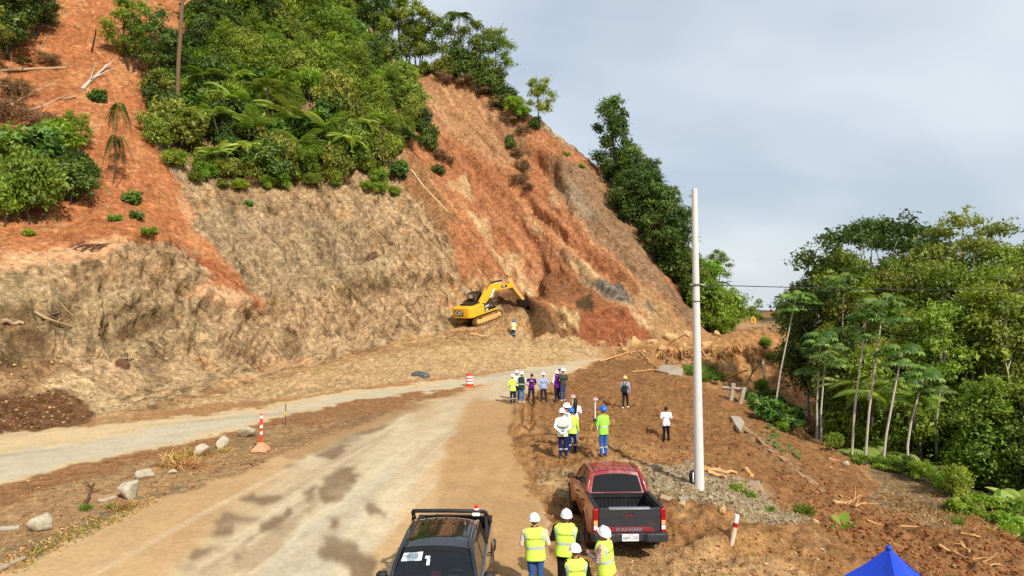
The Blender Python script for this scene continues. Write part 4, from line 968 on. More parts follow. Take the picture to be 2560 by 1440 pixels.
# placard and papers lying behind the black truck's windscreen
wm = [o for o in black_truck.children if o.name.startswith('windscreen')][0]
def on_screen(u, t, lift=-.012):
    BWl, RWl = .82, .66
    b = Vector((BWl * .97 * u, 1.412 + .12 * (1 - u * u), 1.20 + .03 * (1 - u * u))); tp = Vector((RWl * .95 * u, .835 + .06 * (1 - u * u), 1.865 - .075 * u * u - .052))
    p = b.lerp(tp, t); p.y += .05 * math.sin(math.pi * t); p.z += .02 * math.sin(math.pi * t); p += Vector((0, .6, .8)) * lift; return p
def card(nm, u0, u1, t0, t1, mat, parent, lift=.006):
    m = MB(); m.add([on_screen(u0, t0, lift), on_screen(u1, t0, lift), on_screen(u1, t1, lift), on_screen(u0, t1, lift)], [(0, 1, 2, 3)]); return m.build(nm, mat, parent, smooth=False)
M_paper = pbr('white_card', (245, 247, 250), .5)
pc = card('placard', .36, .93, .66, .86, M_paper, wm)
a = on_screen(.93, .76, .006); b_ = on_screen(.36, .76, .006); c_ = on_screen(.645, .86, .006); e_ = on_screen(.645, .66, .006)
text_obj('PFR5252', .125, M_greyink, pc, basis((a + b_) / 2 + Vector((0, .004, .006)), b_ - a, c_ - e_), depth=.0005, sx=.82)
card('paper_slip', .13, .26, .70, .76, M_paper, wm); card('sticker', .12, .20, .55, .68, M_paper, wm)
sl = MB(); sl.obox((.10, .30, 1.2), (.22, .2, .5)); sl.build('red_jacket', M_redseat, black_truck, bevel=.05)
# ------------------------------------------------------------------ excavator
M_yel = pbr('machine_yellow', (238, 176, 34), .45, spec=.4, var=.06, dirt=(186, 140, 88), dirt_amt=.35, dscale=1.6)
M_yelold = pbr('worn_machine_yellow', (222, 178, 84), .6, spec=.3, dirt=(190, 150, 100), dirt_amt=.75, dscale=2.5)
M_mblack = pbr('machine_black', (24, 24, 25), .5, spec=.4, dirt=(170, 128, 84), dirt_amt=.2, dscale=2)
M_track = pbr('muddy_steel', (112, 84, 58), .85, metal=.0, dirt=(176, 134, 88), dirt_amt=.7, dscale=4)
M_bucket = pbr('worn_bucket_steel', (40, 32, 28), .6, metal=.3, dirt=(120, 80, 50), dirt_amt=.3)
M_rod = pbr('hydraulic_rod', (215, 215, 215), .2, metal=.9)
M_decal = pbr('white_decal', (232, 232, 228), .5)
M_reflect = pbr('pale_reflector', (250, 238, 190), .4)
C0 = Vector(P(1200, 804, 73.0))
EX_YAW, EX_PITCH = R(-38), R(12)
EX = empty('excavator', C0, (0, 0, 0), 'yellow tracked excavator with black cab working on the bench below the slip', 'excavator')
EX.matrix_world = Matrix.Translation(C0) @ Matrix.Rotation(EX_YAW, 4, 'Z') @ Matrix.Rotation(EX_PITCH, 4, 'X')
for s in (-1, 1):
    xc_ = s * 1.2
    tr = MB(); L, rr = 1.75, .43
    # shoes around a stadium path
    per = 4 * L + 2 * math.pi * rr; ns = 48
    for k in range(ns):
        q = per * k / ns
        if q < 2 * L: yy, zz, an = -L + q, 2 * rr + .02, 0
        elif q < 2 * L + math.pi * rr: th = (q - 2 * L) / rr; yy, zz, an = L + math.sin(th) * (rr + .02), rr + math.cos(th) * (rr + .02), -th
        elif q < 4 * L + math.pi * rr: yy, zz, an = L - (q - 2 * L - math.pi * rr), -.0, math.pi
        else: th = (q - 4 * L - math.pi * rr) / rr; yy, zz, an = -L - math.sin(th) * (rr + .02), rr - math.cos(th) * (rr + .02), math.pi - th
        tr.obox((xc_, yy, zz), (.62, .165, .04), (an, 0, 0)); tr.obox((xc_, yy - .05 * math.cos(an), zz + .03 * math.cos(an)), (.62, .03, .05), (an, 0, 0))
    to = tr.build('track', M_track, EX)
    fr = MB(); fr.box(xc_ - .2, xc_ + .2, -L * .85, L * .85, .18, .62); fr.prism([(-1.2, .62), (1.2, .62), (.8, .78), (-.8, .78)], 'x', xc_ - .16, xc_ + .16); fr.build('track_frame', M_yelold, to, bevel=.03)
    for k in range(7):
        r_ = MB(); r_.lathe([(.10, -.24), (.13, -.2), (.13, .2), (.10, .24)], 14, (xc_, -1.35 + k * .45, .14), 'x'); r_.build('roller', M_track, to)
    for y_, nm in ((-L, 'sprocket'), (L, 'idler')):
        r_ = MB(); r_.lathe([(.12, -.27), (.2, -.26), (.36, -.08), (.38, 0), (.36, .08), (.2, .26), (.12, .27)], 20, (xc_, y_, rr), 'x'); r_.build(nm, M_yelold, to)
cf = MB(); cf.box(-.95, .95, -.9, .9, .35, .85); cf.lathe([(.75, .85), (.75, 1.06)], 30); cf.build('undercarriage', M_mblack, EX, bevel=.04)
dk = MB(); dk.prism([(-1.38, -2.0), (1.38, -2.0), (1.38, 1.55), (.45, 1.75), (-1.38, 1.75)], 'z', 1.06, 1.24); dk.build('deck', M_yel, EX, bevel=.03)
cw = MB(); pl_ = [(-1.38, -1.95), (-1.38, -2.3)] + [(-1.38 + .55 * (1 - math.cos(a)), -2.3 - .55 * math.sin(a)) for a in np.linspace(.3, math.pi / 2, 5)] + [(1.38 - .55 * (1 - math.cos(a)), -2.3 - .55 * math.sin(a)) for a in np.linspace(math.pi / 2, .3, 5)] + [(1.38, -2.3), (1.38, -1.95)]
cw.prism(pl_, 'z', 1.02, 2.12, scale1=.985); cwo = cw.build('counterweight', M_yel, EX, bevel=.08, seg=3)
pn = MB(); pn.box(-.68, .40, -2.866, -2.852, 1.28, 1.86); pn.build('badge_panel', M_mblack, cwo, bevel=.01)
text_obj('CAT', .56, M_decal, cwo, basis((-.14, -2.872, 1.56), (1, 0, 0), (0, 0, 1)), bold=.018, sx=.92)
for (x0, x1, z0, z1) in ((.62, 1.0, 1.76, 1.92), (.72, .95, 1.36, 1.48)):
    q = MB(); q.obox(((x0 + x1) / 2, -2.80 if x1 < .97 else -2.79, (z0 + z1) / 2), (x1 - x0, .03, z1 - z0), (0, 0, R(16))); q.build('reflector', M_reflect, cwo)
hb_ = MB(); hb_.prism([(-1.95, 1.24), (-1.95, 2.12), (-.9, 2.20), (-.55, 2.06), (-.55, 1.24)], 'x', .40, 1.385); hb_.prism([(-1.95, 1.24), (-1.95, 2.12), (-.3, 2.15), (-.3, 1.24)], 'x', -.45, .405); hb_.prism([(-1.95, 1.24), (-1.95, 2.10), (.0, 2.10), (.0, 1.24)], 'x', -1.385, -.44); hb_.build('engine_house', M_yel, EX, bevel=.05)
ho = MB(); ho.box(-.9, .9, -1.8, -.6, 2.15, 2.30); ho.lathe([(.07, 2.3), (.07, 2.62)], 12, (.75, -1.2, 0)); ho.build('hood', M_mblack, EX, bevel=.04)
sd = MB(); sd.prism([(-.55, 1.24), (-.55, 2.02), (.15, 2.02), (.35, 1.55), (1.35, 1.45), (1.35, 1.24)], 'x', .5, 1.39); sdo = sd.build('side_box', M_mblack, EX, bevel=.04)
text_obj('CAT', .34, M_decal, sdo, basis((1.394, -.12, 1.74), (0, 1, 0), (0, 0, 1)), bold=.012)
q = MB(); q.box(1.391, 1.398, -.42, -.02, 1.33, 1.47); q.build('model_plate', M_decal, sdo)
q = MB(); q.box(1.391, 1.398, -.62, -.46, 1.30, 1.55); q.build('red_decal', M_redlens, sdo)
cb_ = MB(); z0, z1 = 1.24, 3.02
cb_.prism([(.0, z0), (.0, 2.0), (1.72, 2.0), (1.80, z0)], 'x', -1.40, -.46); cbo = cb_.build('cab', M_mblack, EX, bevel=.05)
fr = MB()
for x in (-1.36, -.50):
    fr.tube([(x, .04, 1.9), (x, .10, 2.9), (x, .25, z1), (x, 1.2, z1), (x, 1.45, 2.85), (x, 1.74, 1.95)], .055, 8); fr.tube([(x, .62, 1.95), (x, .62, z1)], .05, 8); fr.tube([(x, .06, 2.5), (x, .62, 2.5)], .03, 6)
fr.box(-1.40, -.46, .18, 1.3, z1 - .03, z1 + .06); fr.tube([(-1.36, 1.72, 1.98), (-.5, 1.72, 1.98)], .04, 6); fr.tube([(-1.36, .05, 2.5), (-.5, .05, 2.5)], .04, 6)
fr.build('cab_frame', M_mblack, cbo, bevel=.0)
for (nm, pts_) in (('side_window', [(-.475, .14, 2.04), (-.475, .58, 2.04), (-.475, .58, 2.93), (-.475, .16, 2.9)]), ('side_window', [(-.475, .66, 2.04), (-.475, 1.66, 2.04), (-.475, 1.42, 2.85), (-.475, 1.2, 2.95), (-.475, .66, 2.95)]),
                   ('side_window', [(-1.385, .14, 2.04), (-1.385, 1.66, 2.04), (-1.385, 1.42, 2.85), (-1.385, .16, 2.93)]), ('rear_window', [(-1.32, .03, 2.54), (-.54, .03, 2.54), (-.54, .12, 2.92), (-1.32, .12, 2.92)]), ('windscreen', [(-1.32, 1.74, 2.0), (-.54, 1.74, 2.0), (-.54, 1.44, 2.86), (-1.32, 1.44, 2.86)])):
    w_ = MB(); w_.add(pts_, [(0, 1, 2, 3) if len(pts_) == 4 else (0, 1, 2, 3, 4)]); w_.build(nm, M_wind, cbo)
se = MB(); se.obox((-.93, .75, 2.0), (.5, .5, .16)); se.obox((-.93, .50, 2.35), (.5, .14, .7)); se.build('operator_seat', M_seat, cbo, bevel=.04)
# boom, stick, bucket (side profile y,z)
PV = (.5, 1.75)
bm_ = MB(); bp_ = [(.35, 1.55), (.75, 1.62), (2.35, 2.55), (2.85, 2.78), (5.75, 2.50), (6.08, 2.62), (6.05, 2.92), (5.7, 3.0), (3.1, 3.55), (2.45, 3.55), (1.9, 3.28), (.25, 1.95)]
bm_.prism(bp_, 'x', -.28, .28); bo_ = bm_.build('boom', M_yel, EX, bevel=.03)
for s in (-1, 1):
    q = MB(); q.prism([(3.95, 2.86), (4.95, 2.76), (5.05, 2.93), (4.85, 3.08), (4.0, 3.18)], 'x', s * .282, s * .292); q.build('boom_badge', M_mblack, bo_)
text_obj('CAT', .26, M_decal, bo_, basis((.297, 4.42, 2.98), (0, .98, -.13), (0, .13, .98)), bold=.01)
st = MB(); st.prism([(5.62, 3.25), (5.85, 3.62), (6.12, 3.55), (6.42, 2.95), (7.95, .80), (7.80, .55), (7.58, .62), (6.05, 2.45), (5.80, 2.62)], 'x', -.20, .20); so_ = st.build('stick', M_yelold, EX, bevel=.03)
bk = MB()
outer = [(7.52, .70), (7.30, .10), (7.25, -.25), (7.42, -.62), (7.80, -.72), (8.22, -.35)]
inner = [(8.18, -.28), (7.80, -.62), (7.46, -.55), (7.34, -.24), (7.40, .10), (7.85, .72)]
W_ = .62
rows = [[(x, y, z) for (y, z) in outer] for x in (-W_, W_)]
bk.grid(rows); bk.grid([[(x, y + .03, z + .03) for (y, z) in outer] for x in (-W_, W_)])
for s in (-1, 1):
    bk.prism([(7.52, .70), (7.30, .10), (7.25, -.25), (7.42, -.62), (7.80, -.72), (8.22, -.35), (8.0, .1), (7.88, .72)], 'x', s * W_, s * (W_ - .04))
bk.box(-W_, W_, 7.5, 7.88, .66, .72)
bko = bk.build('bucket', M_bucket, EX)
for k in range(5):
    t_ = MB(); x = -W_ + .06 + k * (2 * W_ - .12) / 4; t_.prism([(8.12, -.44), (8.12, -.28), (8.48, -.12)], 'x', x - .05, x + .05); t_.build('tooth', M_track, bko)
be = MB(); be.prism([(7.55, .62), (7.92, .62), (8.02, .95), (7.72, 1.0)], 'x', -.18, .18); be.tube([(-.3, 7.62, .66), (.3, 7.62, .66)], .07, 10); be.build('bucket_bracket', M_yelold, bko, bevel=.02)
def cyl(nm, a, b, x, r=.085, f=.55):
    a, b = Vector((x, *a)), Vector((x, *b)); m_ = a.lerp(b, f)
    q = MB(); q.tube([a, m_], r, 12); qo = q.build(nm, M_mblack, EX, angle=60)
    q = MB(); q.tube([m_, b], r * .55, 10); q.build('rod', M_rod, qo, angle=60)
for s in (-1, 1): cyl('boom_cylinder', (1.15, 1.35), (2.62, 3.02), s * .36, .09, .52)
cyl('stick_cylinder', (2.75, 3.72), (5.78, 3.52), 0, .10, .58); cyl('bucket_cylinder', (6.25, 3.25), (7.75, 1.35), 0, .075, .55)
lk = MB(); lk.tube([(.0, 7.75, 1.35), (.0, 7.98, .85)], .07, 8); lk.build('bucket_link', M_yelold, EX)
hs = MB()
for s in (-.1, .1): hs.tube([(s, 1.2, 2.6), (s, 2.0, 3.42), (s, 2.6, 3.72), (s, 3.4, 3.62)], .03, 6)
hs.tube([(.1, 5.6, 2.6), (.1, 5.75, 2.25), (.1, 6.05, 2.2), (.1, 6.2, 2.4)], .03, 6); hs.build('hose', M_mblack, EX)
# ------------------------------------------------------------------ people
_cloth = {}
def cloth(rgb, rough=.85, var=.12):
    k = (rgb, rough)
    if k not in _cloth: _cloth[k] = pbr('cloth_%d_%d_%d' % rgb, rgb, rough, spec=.2, var=var, vscale=14, bumps=(16, .5, .02))
    return _cloth[k]
def plaid(name, c0, c1):
    m, t, b, o = newmat(name); g = N(t, 'ShaderNodeTexCoord'); w1 = N(t, 'ShaderNodeTexWave'); w2 = N(t, 'ShaderNodeTexWave'); w2.bands_direction = 'Z'
    for w in (w1, w2): w.inputs['Scale'].default_value = 5.5; t.links.new(g.outputs['Object'], w.inputs['Vector'])
    mu = N(t, 'ShaderNodeMath', operation='MULTIPLY'); t.links.new(w1.outputs['Fac'], mu.inputs[0]); t.links.new(w2.outputs['Fac'], mu.inputs[1])
    t.links.new(mixc(t, mu.outputs[0], tuple(lin(*c0)), tuple(lin(*c1))), b.inputs['Base Color']); b.inputs['Roughness'].default_value = .85; return m
M_skin = pbr('skin', (176, 116, 84), .55, var=.06, vscale=20)
M_hair = pbr('black_hair', (22, 18, 16), .5, spec=.4)
M_eye = pbr('eye_dark', (24, 18, 16), .3)
M_lip = pbr('lips', (140, 78, 66), .5)
M_helm = pbr('white_helmet', (236, 237, 240), .3, spec=.5, dirt=(190, 170, 140), dirt_amt=.08)
M_helmblue = pbr('blue_helmet', (24, 96, 190), .3)
M_helmtan = pbr('tan_cap', (212, 176, 120), .8)
M_refl = pbr('reflective_tape', (176, 186, 186), .45, spec=.5)
HIVIS = (208, 240, 92)
M_hv = cloth(HIVIS, .8, .07); M_hvg = cloth((158, 226, 74), .8, .07)
M_boot = pbr('dusty_boot', (74, 52, 38), .85, dirt=(160, 110, 70), dirt_amt=.6)
M_shoe = pbr('white_trainer', (226, 222, 214), .7)

ARMS = {'down': ((.235, -.03, 1.13), (.245, .05, .89)), 'front': ((.255, -.04, 1.13), (.10, .22, 1.06)), 'back': ((.275, -.10, 1.14), (.045, -.185, .93)),
        'pocket': ((.285, -.07, 1.14), (.20, .05, .95)), 'hip': ((.37, -.08, 1.17), (.20, .02, 1.02)), 'phone': ((.225, .06, 1.12), (.07, .31, 1.20)), 'read': ((.24, .02, 1.12), (.10, .28, 1.16))}
def person(label, pos, yaw, group=None, h=1.72, shirt=(120, 120, 120), sleeve=None, fore=None, pants=(28, 32, 48), shoes=None, arms=('down', 'down'), stride=0.0, spread=.10, lean=0.0, head_pitch=0.0, head_yaw=0.0,
           helmet=None, hair=True, vest=None, bands=False, shoulder_bands=False, back_text=None, back_mark=False, leg_bands=False, long_hair=False, vox=.014, girth=1.0, shirt_len=0.86, pants_mat=None, sleeve_mat=None):
    T = empty('person', pos, (0, 0, yaw), label, 'person', group)
    s = h / 1.72; g = girth
    if head_yaw == 0: head_yaw = random.uniform(-.45, .45)
    prims = []     # p0, r0, p1, r1, zone, anisotropic scale
    def cap(p0, r0, p1, r1, z, sc=(1, 1, 1)): prims.append((Vector(p0), r0, Vector(p1), r1, z, sc))
    Ln = Matrix.Rotation(-lean, 3, 'X')
    def up(p):      # bend at the hips
        p = Vector(p); o = Vector((0, 0, .93)); return o + Ln @ (p - o)
    Hd = Matrix.Rotation(head_yaw, 3, 'Z') @ Matrix.Rotation(-head_pitch, 3, 'X')
    def hd(p):
        p = Vector(p); o = Vector((0, .0, 1.50)); return up(o + Hd @ (p - o))
    cap(up((-.06 * g, 0, .95)), .112 * g, up((.06 * g, 0, .95)), .112 * g, 0)
    cap(up((-.05 * g, .005, 1.06)), .105 * g, up((.05 * g, .005, 1.06)), .105 * g, 1)
    cap(up((-.065 * g, 0, 1.26)), .115 * g, up((.065 * g, 0, 1.26)), .115 * g, 1)
    cap(up((-.15 * g, -.005, 1.395)), .068, up((.15 * g, -.005, 1.395)), .068, 1)
    cap(up((0, 0, 1.42)), .060, up((0, .01, 1.53)), .050, 2)
    cap(hd((0, .0, 1.635)), .080, hd((0, .022, 1.63)), .078, 2); cap(hd((0, .01, 1.675)), .075, hd((0, -.015, 1.66)), .078, 2); cap(hd((0, .035, 1.575)), .055, hd((0, .055, 1.565)), .042, 2)
    cap(hd((0, .098, 1.645)), .010, hd((0, .112, 1.618)), .015, 2)
    for q in (-1, 1): cap(hd((q * .080, .0, 1.645)), .014, hd((q * .082, -.005, 1.615)), .012, 2)
    for q in (-1, 1):
        st_ = stride * q
        hip = Vector((q * .082 * g, 0, .92)); knee = Vector((q * (.5 * .082 + .5 * spread), st_ * .55 + .015, .50)); ank = Vector((q * spread, st_ - .01, .105))
        cap(hip, .098 * g, knee, .070, 0); cap(knee, .070, ank, .056, 0)
        cap(ank + Vector((0, -.035, -.055)), .047, ank + Vector((q * .02, .155, -.065)), .040, 3, (1, 1, 1))
    a_zone = 1 if sleeve is None else 4
    f_zone = {None: a_zone, 'skin': 2}.get(fore, a_zone)
    for q, key in ((-1, arms[0]), (1, arms[1])):
        e, w = ARMS[key]; e = up((q * e[0] * max(1, g * .96), e[1], e[2])); w = up((q * w[0], w[1], w[2])); sh = up((q * .188 * g, -.005, 1.385))
        if fore == 'skin':
            mid = sh.lerp(e, .75); cap(sh, .064, mid, .058, a_zone); cap(mid, .045, e, .044, 2); cap(e, .043, w, .031, 2)
        else: cap(sh, .066, e, .054, a_zone); cap(e, .053, w, .042, a_zone)
        d = (w - e).normalized(); side = d.cross(Vector((0, 0, 1)) if abs(d.z) < .8 else Vector((0, 1, 0))).normalized()
        if d.z < -.7: side = Vector((0, 1, 0)) - d * d.y; side.normalize()
        nrm = d.cross(side).normalized() * q
        pk = w + d * .075
        for k in (-1, 0, 1): cap(w + side * k * .012, .024, pk + side * k * .022, .017, 2)
        for k, ln in zip((-1.5, -.5, .5, 1.5), (.062, .076, .072, .056)):
            b0 = pk + side * k * .019; b1 = b0 + (d * .9 + nrm * -.35).normalized() * ln * .55; b2 = b1 + (d * .55 - nrm * .8).normalized() * ln * .5
            cap(b0, .0095, b1, .009, 2); cap(b1, .009, b2, .008, 2)
        t0 = w + d * .022 + side * .028; cap(t0, .0125, t0 + (d * .75 + side * .6).normalized() * .045, .0105, 2); t1 = t0 + (d * .75 + side * .6).normalized() * .045; cap(t1, .0105, t1 + (d * .9 - nrm * .3).normalized() * .03, .009, 2)
    m = MB()
    for p0, r0, p1, r1, z, sc in prims:
        nn = 12 if max(r0, r1) > .03 else 8
        m.ell(p0, (r0,) * 3, nn); m.ell(p1, (r1,) * 3, nn)
        if (p1 - p0).length > .004: m.tube([p0, p1], [r0, r1], nn)
    me0 = m.mesh('body', [], smooth=False)
    tmp = bpy.data.objects.new('tmp', me0); COL.objects.link(tmp)
    rm = tmp.modifiers.new('r', 'REMESH'); rm.mode = 'VOXEL'; rm.voxel_size = vox; rm.use_smooth_shade = True
    sm_ = tmp.modifiers.new('s', 'SMOOTH'); sm_.factor = .5; sm_.iterations = 2
    bpy.context.view_layer.update()
    me = bpy.data.meshes.new_from_object(tmp.evaluated_get(bpy.context.evaluated_depsgraph_get())); bpy.data.objects.remove(tmp, do_unlink=True)
    nf = len(me.polygons); cen = np.empty(nf * 3, np.float32); me.polygons.foreach_get('center', cen); cen = cen.reshape(-1, 3)
    best = np.full(nf, 9e9); zone = np.zeros(nf, np.int32)
    for p0, r0, p1, r1, z, sc in prims:
        a = np.array(p0); ab = np.array(p1) - a; L2 = max(ab @ ab, 1e-8)
        t = np.clip(((cen - a) @ ab) / L2, 0, 1); dist = np.linalg.norm(cen - a - t[:, None] * ab, axis=1) - (r0 + (r1 - r0) * t)
        bt = dist < best; best[bt] = dist[bt]; zone[bt] = z
    if vest is None:
        zone[(zone == 0) & (cen[:, 2] > shirt_len) & (np.hypot(cen[:, 0], cen[:, 1]) < .21)] = 1
    mp = pants_mat or cloth(pants); ms = cloth(shirt); msl = sleeve_mat or (cloth(sleeve) if sleeve else ms)
    me.materials.clear()
    for q in (mp, ms, M_skin, shoes or M_boot, msl): me.materials.append(q)
    me.polygons.foreach_set('material_index', zone); me.polygons.foreach_set('use_smooth', np.ones(nf, bool)); me.name = 'body'
    # folds in the cloth
    nvv = len(me.vertices); co = np.empty(nvv * 3, np.float32); me.vertices.foreach_get('co', co); co = co.reshape(-1, 3); nm_ = np.empty(nvv * 3, np.float32); me.vertices.foreach_get('normal', nm_); nm_ = nm_.reshape(-1, 3)
    fold = fbm(co[:, 0] * 7 + pos[0] * 3, co[:, 1] * 7, co[:, 2] * 16, 1.0, 2, 3) * .009 * (co[:, 2] > .12) * (co[:, 2] < 1.42)
    co += nm_ * fold[:, None]; me.vertices.foreach_set('co', co.ravel()); me.update()
    body = link('body', me, T)
    # face
    q = MB()
    for k in (-1, 1): q.ell(hd((k * .032, .094, 1.652)), (.012, .008, .008), 8)
    q.build('eyes', M_eye, T)
    q = MB(); q.ell(hd((0, .103, 1.588)), (.024, .008, .007), 8); q.build('mouth', M_lip, T)
    if hair:
        q = MB(); rows = []
        for i in range(9):
            ph = R(90 - i * 14); row = []
            for k in range(20):
                a = 2 * math.pi * k / 20; back = -math.sin(a)           # +1 at the nape
                if i > 5 and back < .2: pz_ = R(90 - 5 * 14 - (i - 5) * (4 if back < -.35 else 9))
                else: pz_ = ph
                row.append(tuple(hd((.090 * math.cos(pz_) * math.cos(a), -.004 + .105 * math.cos(pz_) * math.sin(a), 1.643 + .112 * math.sin(pz_)))))
            rows.append(row)
        q.grid(rows, 0, True); q.build('hair', M_hair, T, angle=80)
    if long_hair:
        q = MB(); q.tube([up((0, -.075, 1.70)), up((0, -.11, 1.60)), up((0, -.13, 1.45)), up((0, -.145, 1.28)), up((.01, -.14, 1.12))], [.07, .085, .085, .075, .02], 12, sx=1.25); q.build('hair', M_hair, T, angle=80)
    if helmet is not None:
        q = MB(); rows = []
        for i in range(9):
            ph = R(i * 11.2); row = []
            for k in range(28):
                a = 2 * math.pi * k / 28; rd = 1 + (.03 if k in (6, 7, 8, 20, 21, 22) and i > 1 else 0)
                row.append(tuple(hd((.124 * math.cos(ph) * math.cos(a) * rd, .144 * math.cos(ph) * math.sin(a) * rd, 1.664 + .142 * math.sin(ph) * rd))))
            rows.append(row)
        q.grid(rows, 0, True)
        def brim(a): return 1.07 + .20 * max(0, math.sin(a)) ** 3
        q.grid([[tuple(hd((.124 * f_(a) * math.cos(a), .144 * f_(a) * math.sin(a), zz - .006))) for a in np.linspace(0, 2 * math.pi, 28, endpoint=False)] for f_, zz in ((lambda a: 1.0, 1.674), (brim, 1.664), (brim, 1.656), (lambda a: .96, 1.664))], 0, True)
        q.tube([hd((0, -.14, 1.69)), hd((0, -.10, 1.778)), hd((0, 0, 1.81)), hd((0, .10, 1.778)), hd((0, .14, 1.69))], .016, 8)
        q.build('helmet', helmet, T, angle=60)
    if vest is not None:
        prof = [(.80, .192, .150), (.82, .194, .152), (.92, .186, .146), (1.02, .180, .138), (1.14, .188, .138), (1.26, .208, .140), (1.35, .228, .132), (1.415, .222, .108), (1.462, .150, .088), (1.485, .085, .075), (1.50, .076, .070)]
        def ringp(z, rx, ry, n_=28, out=0): return [tuple(up(((rx * g + out) * math.copysign(abs(math.cos(a)) ** .8, math.cos(a)), (ry * g + out) * math.copysign(abs(math.sin(a)) ** .8, math.sin(a)) + .004 * math.sin(5 * a + z * 20), z))) for a in np.linspace(0, 2 * math.pi, n_, endpoint=False)]
        q = MB(); q.grid([ringp(*p) for p in prof], 0, True); vo = q.build('vest', vest, T, angle=70)
        def rr(z):
            zs = [p[0] for p in prof]; return np.interp(z, zs, [p[1] for p in prof]), np.interp(z, zs, [p[2] for p in prof])
        def band(z0, z1, mt, nm='reflective_band'):
            q = MB(); q.grid([ringp(z, *rr(z), 28, .004) for z in (z0, (z0 + z1) / 2, z1)], 0, True); q.build(nm, mt, vo, angle=70)
        def backy(x, z):
            rx, ry = rr(z); c = min(1, abs(x) / (rx * g)); c = c ** 1.25; return -(ry * g) * (max(0, 1 - c * c) ** .5) ** .8
        if bands: band(1.045, 1.105, M_refl)
        if bands == 'double': band(.94, .99, M_refl)
        if bands == 'grey': band(1.06, 1.16, cloth((96, 98, 98))); band(1.02, 1.06, M_refl); band(.95, 1.02, cloth((96, 98, 98)))
        if shoulder_bands:
            for k in (-1, 1):
                q = MB(); rows = []
                for z in np.linspace(1.20, 1.44, 7):
                    rows.append([tuple(up((k * (.165 * g + dx - .02 * (z > 1.42)), backy(.165 * g + dx, z) - .006, z))) for dx in (-.024, 0, .024)])
                q.grid(rows); q.build('shoulder_band', M_refl, vo, angle=80)
        if back_text:
            def bend(c):
                x, z = c.x, c.y + 1.275; return up((x, backy(x, z) - .006 - c.z, z))
            text_obj(back_text, .048, cloth((96, 122, 50)), vo, None, bend=bend, bold=.0006, depth=.0004)
    if back_mark:
        q = MB(); q.grid([[tuple(up((x, -.118 * g - .030 + .10 * abs(x), z))) for x in np.linspace(-.085, .085, 5)] for z in (1.31, 1.345)]); q.build('printed_mark', M_plate, T)
    if leg_bands:
        for k in (-1, 1):
            q = MB(); st_ = stride * k; kx = .5 * .082 + .5 * spread; z = .34; t_ = (z - .105) / (.5 - .105)
            cx_, cy_ = k * (spread + (kx - spread) * t_), (st_ - .01) + (st_ * .55 + .015 - st_ + .01) * t_
            q.grid([[(cx_ + .072 * math.cos(a), cy_ + .072 * math.sin(a), zz) for a in np.linspace(0, 2 * math.pi, 16, endpoint=False)] for zz in (z - .025, z + .025)], 0, True); q.build('leg_band', M_refl, T, angle=80)
    T.scale = (s, s, s)
    T.rotation_euler.x = random.uniform(-.03, .03); T.rotation_euler.y = random.uniform(-.035, .035)
    return T
def gp(px, py, dz=-.015):
    p = at(px, py); return Vector((p.x, p.y, p.z + dz))
def gw(x, y): return Vector((x, y, gz(x, y) - .015))
PEOPLE = {}
GF, GA, GB = 'inspectors beside the red pickup', 'visitors standing in a row at the road edge', 'survey crew around the tripod'
JEANS = (52, 92, 148)
PEOPLE['f1'] = person('person in yellow vest, white helmet and blue jeans, nearest to the black pickup', gw(.54, 15.05), R(-3), GF, 1.72, shirt=(206, 186, 168), pants=JEANS, arms=('front', 'front'), helmet=M_helm, vest=M_hv, bands=True, shoulder_bands=True, back_text='FISCALIZACIÓN', vox=.009, girth=1.2)
PEOPLE['f2'] = person('person in yellow vest with black sleeves behind the red pickup wheel', gw(1.17, 15.3), R(-9), GF, 1.76, shirt=(20, 20, 22), pants=(22, 22, 26), arms=('front', 'front'), head_pitch=-.15, helmet=M_helm, vest=M_hv, bands=True, shoulder_bands=True, back_text='FISCALIZACIÓN', vox=.009, girth=1.2)
PEOPLE['f3'] = person('person in yellow vest with dark hair under white helmet, nearest to the camera', gw(1.29, 13.55), R(4), GF, 1.62, shirt=(20, 20, 22), pants=(24, 24, 28), arms=('front', 'front'), head_pitch=.05, helmet=M_helm, vest=M_hv, bands=True, shoulder_bands=True, back_text='FISCALIZACIÓN', vox=.009, girth=1.14)
PEOPLE['f4'] = person('person in yellow vest and plaid shirt looking down at a phone', gw(1.98, 14.3), R(62), GF, 1.72, shirt=(188, 150, 150), sleeve=(188, 150, 150), pants=JEANS, arms=('phone', 'phone'), lean=.12, head_pitch=-.5, helmet=M_helm, vest=M_hv, bands=True, shoulder_bands=True, back_text='FISCALIZACIÓN', vox=.009, girth=1.2, sleeve_mat=plaid('plaid_shirt', (150, 110, 116), (226, 204, 202)))
PEOPLE['a1'] = person('person in yellow vest and dark trousers, leftmost of the row at the road edge', gp(1282.5, 1010), R(-5), GA, 1.66, shirt=HIVIS, pants=(30, 34, 52), arms=('front', 'front'), helmet=M_helm, vest=M_hv, bands=True, leg_bands=True, shirt_len=.8)
PEOPLE['a2'] = person('person in white helmet half hidden behind the leftmost yellow vest', gp(1292, 1001), R(-10), GA, 1.72, shirt=(226, 228, 230), pants=(30, 34, 52), arms=('down', 'down'), helmet=M_helm)
PEOPLE['a3'] = person('person in dark green vest with yellow edging, jeans and white helmet', gp(1304, 1006), R(-14), GA, 1.70, shirt=(190, 196, 196), pants=(70, 104, 150), arms=('front', 'front'), helmet=M_helm, vest=cloth((46, 58, 46)), shoes=M_shoe, bands=True)
PEOPLE['a4'] = person('bareheaded person in purple T-shirt and navy trousers', gp(1327.5, 1007), R(0), GA, 1.74, shirt=(92, 24, 110), sleeve=(40, 18, 46), fore='skin', pants=(30, 34, 56), arms=('hip', 'front'), spread=.16, back_mark=True, girth=1.06)
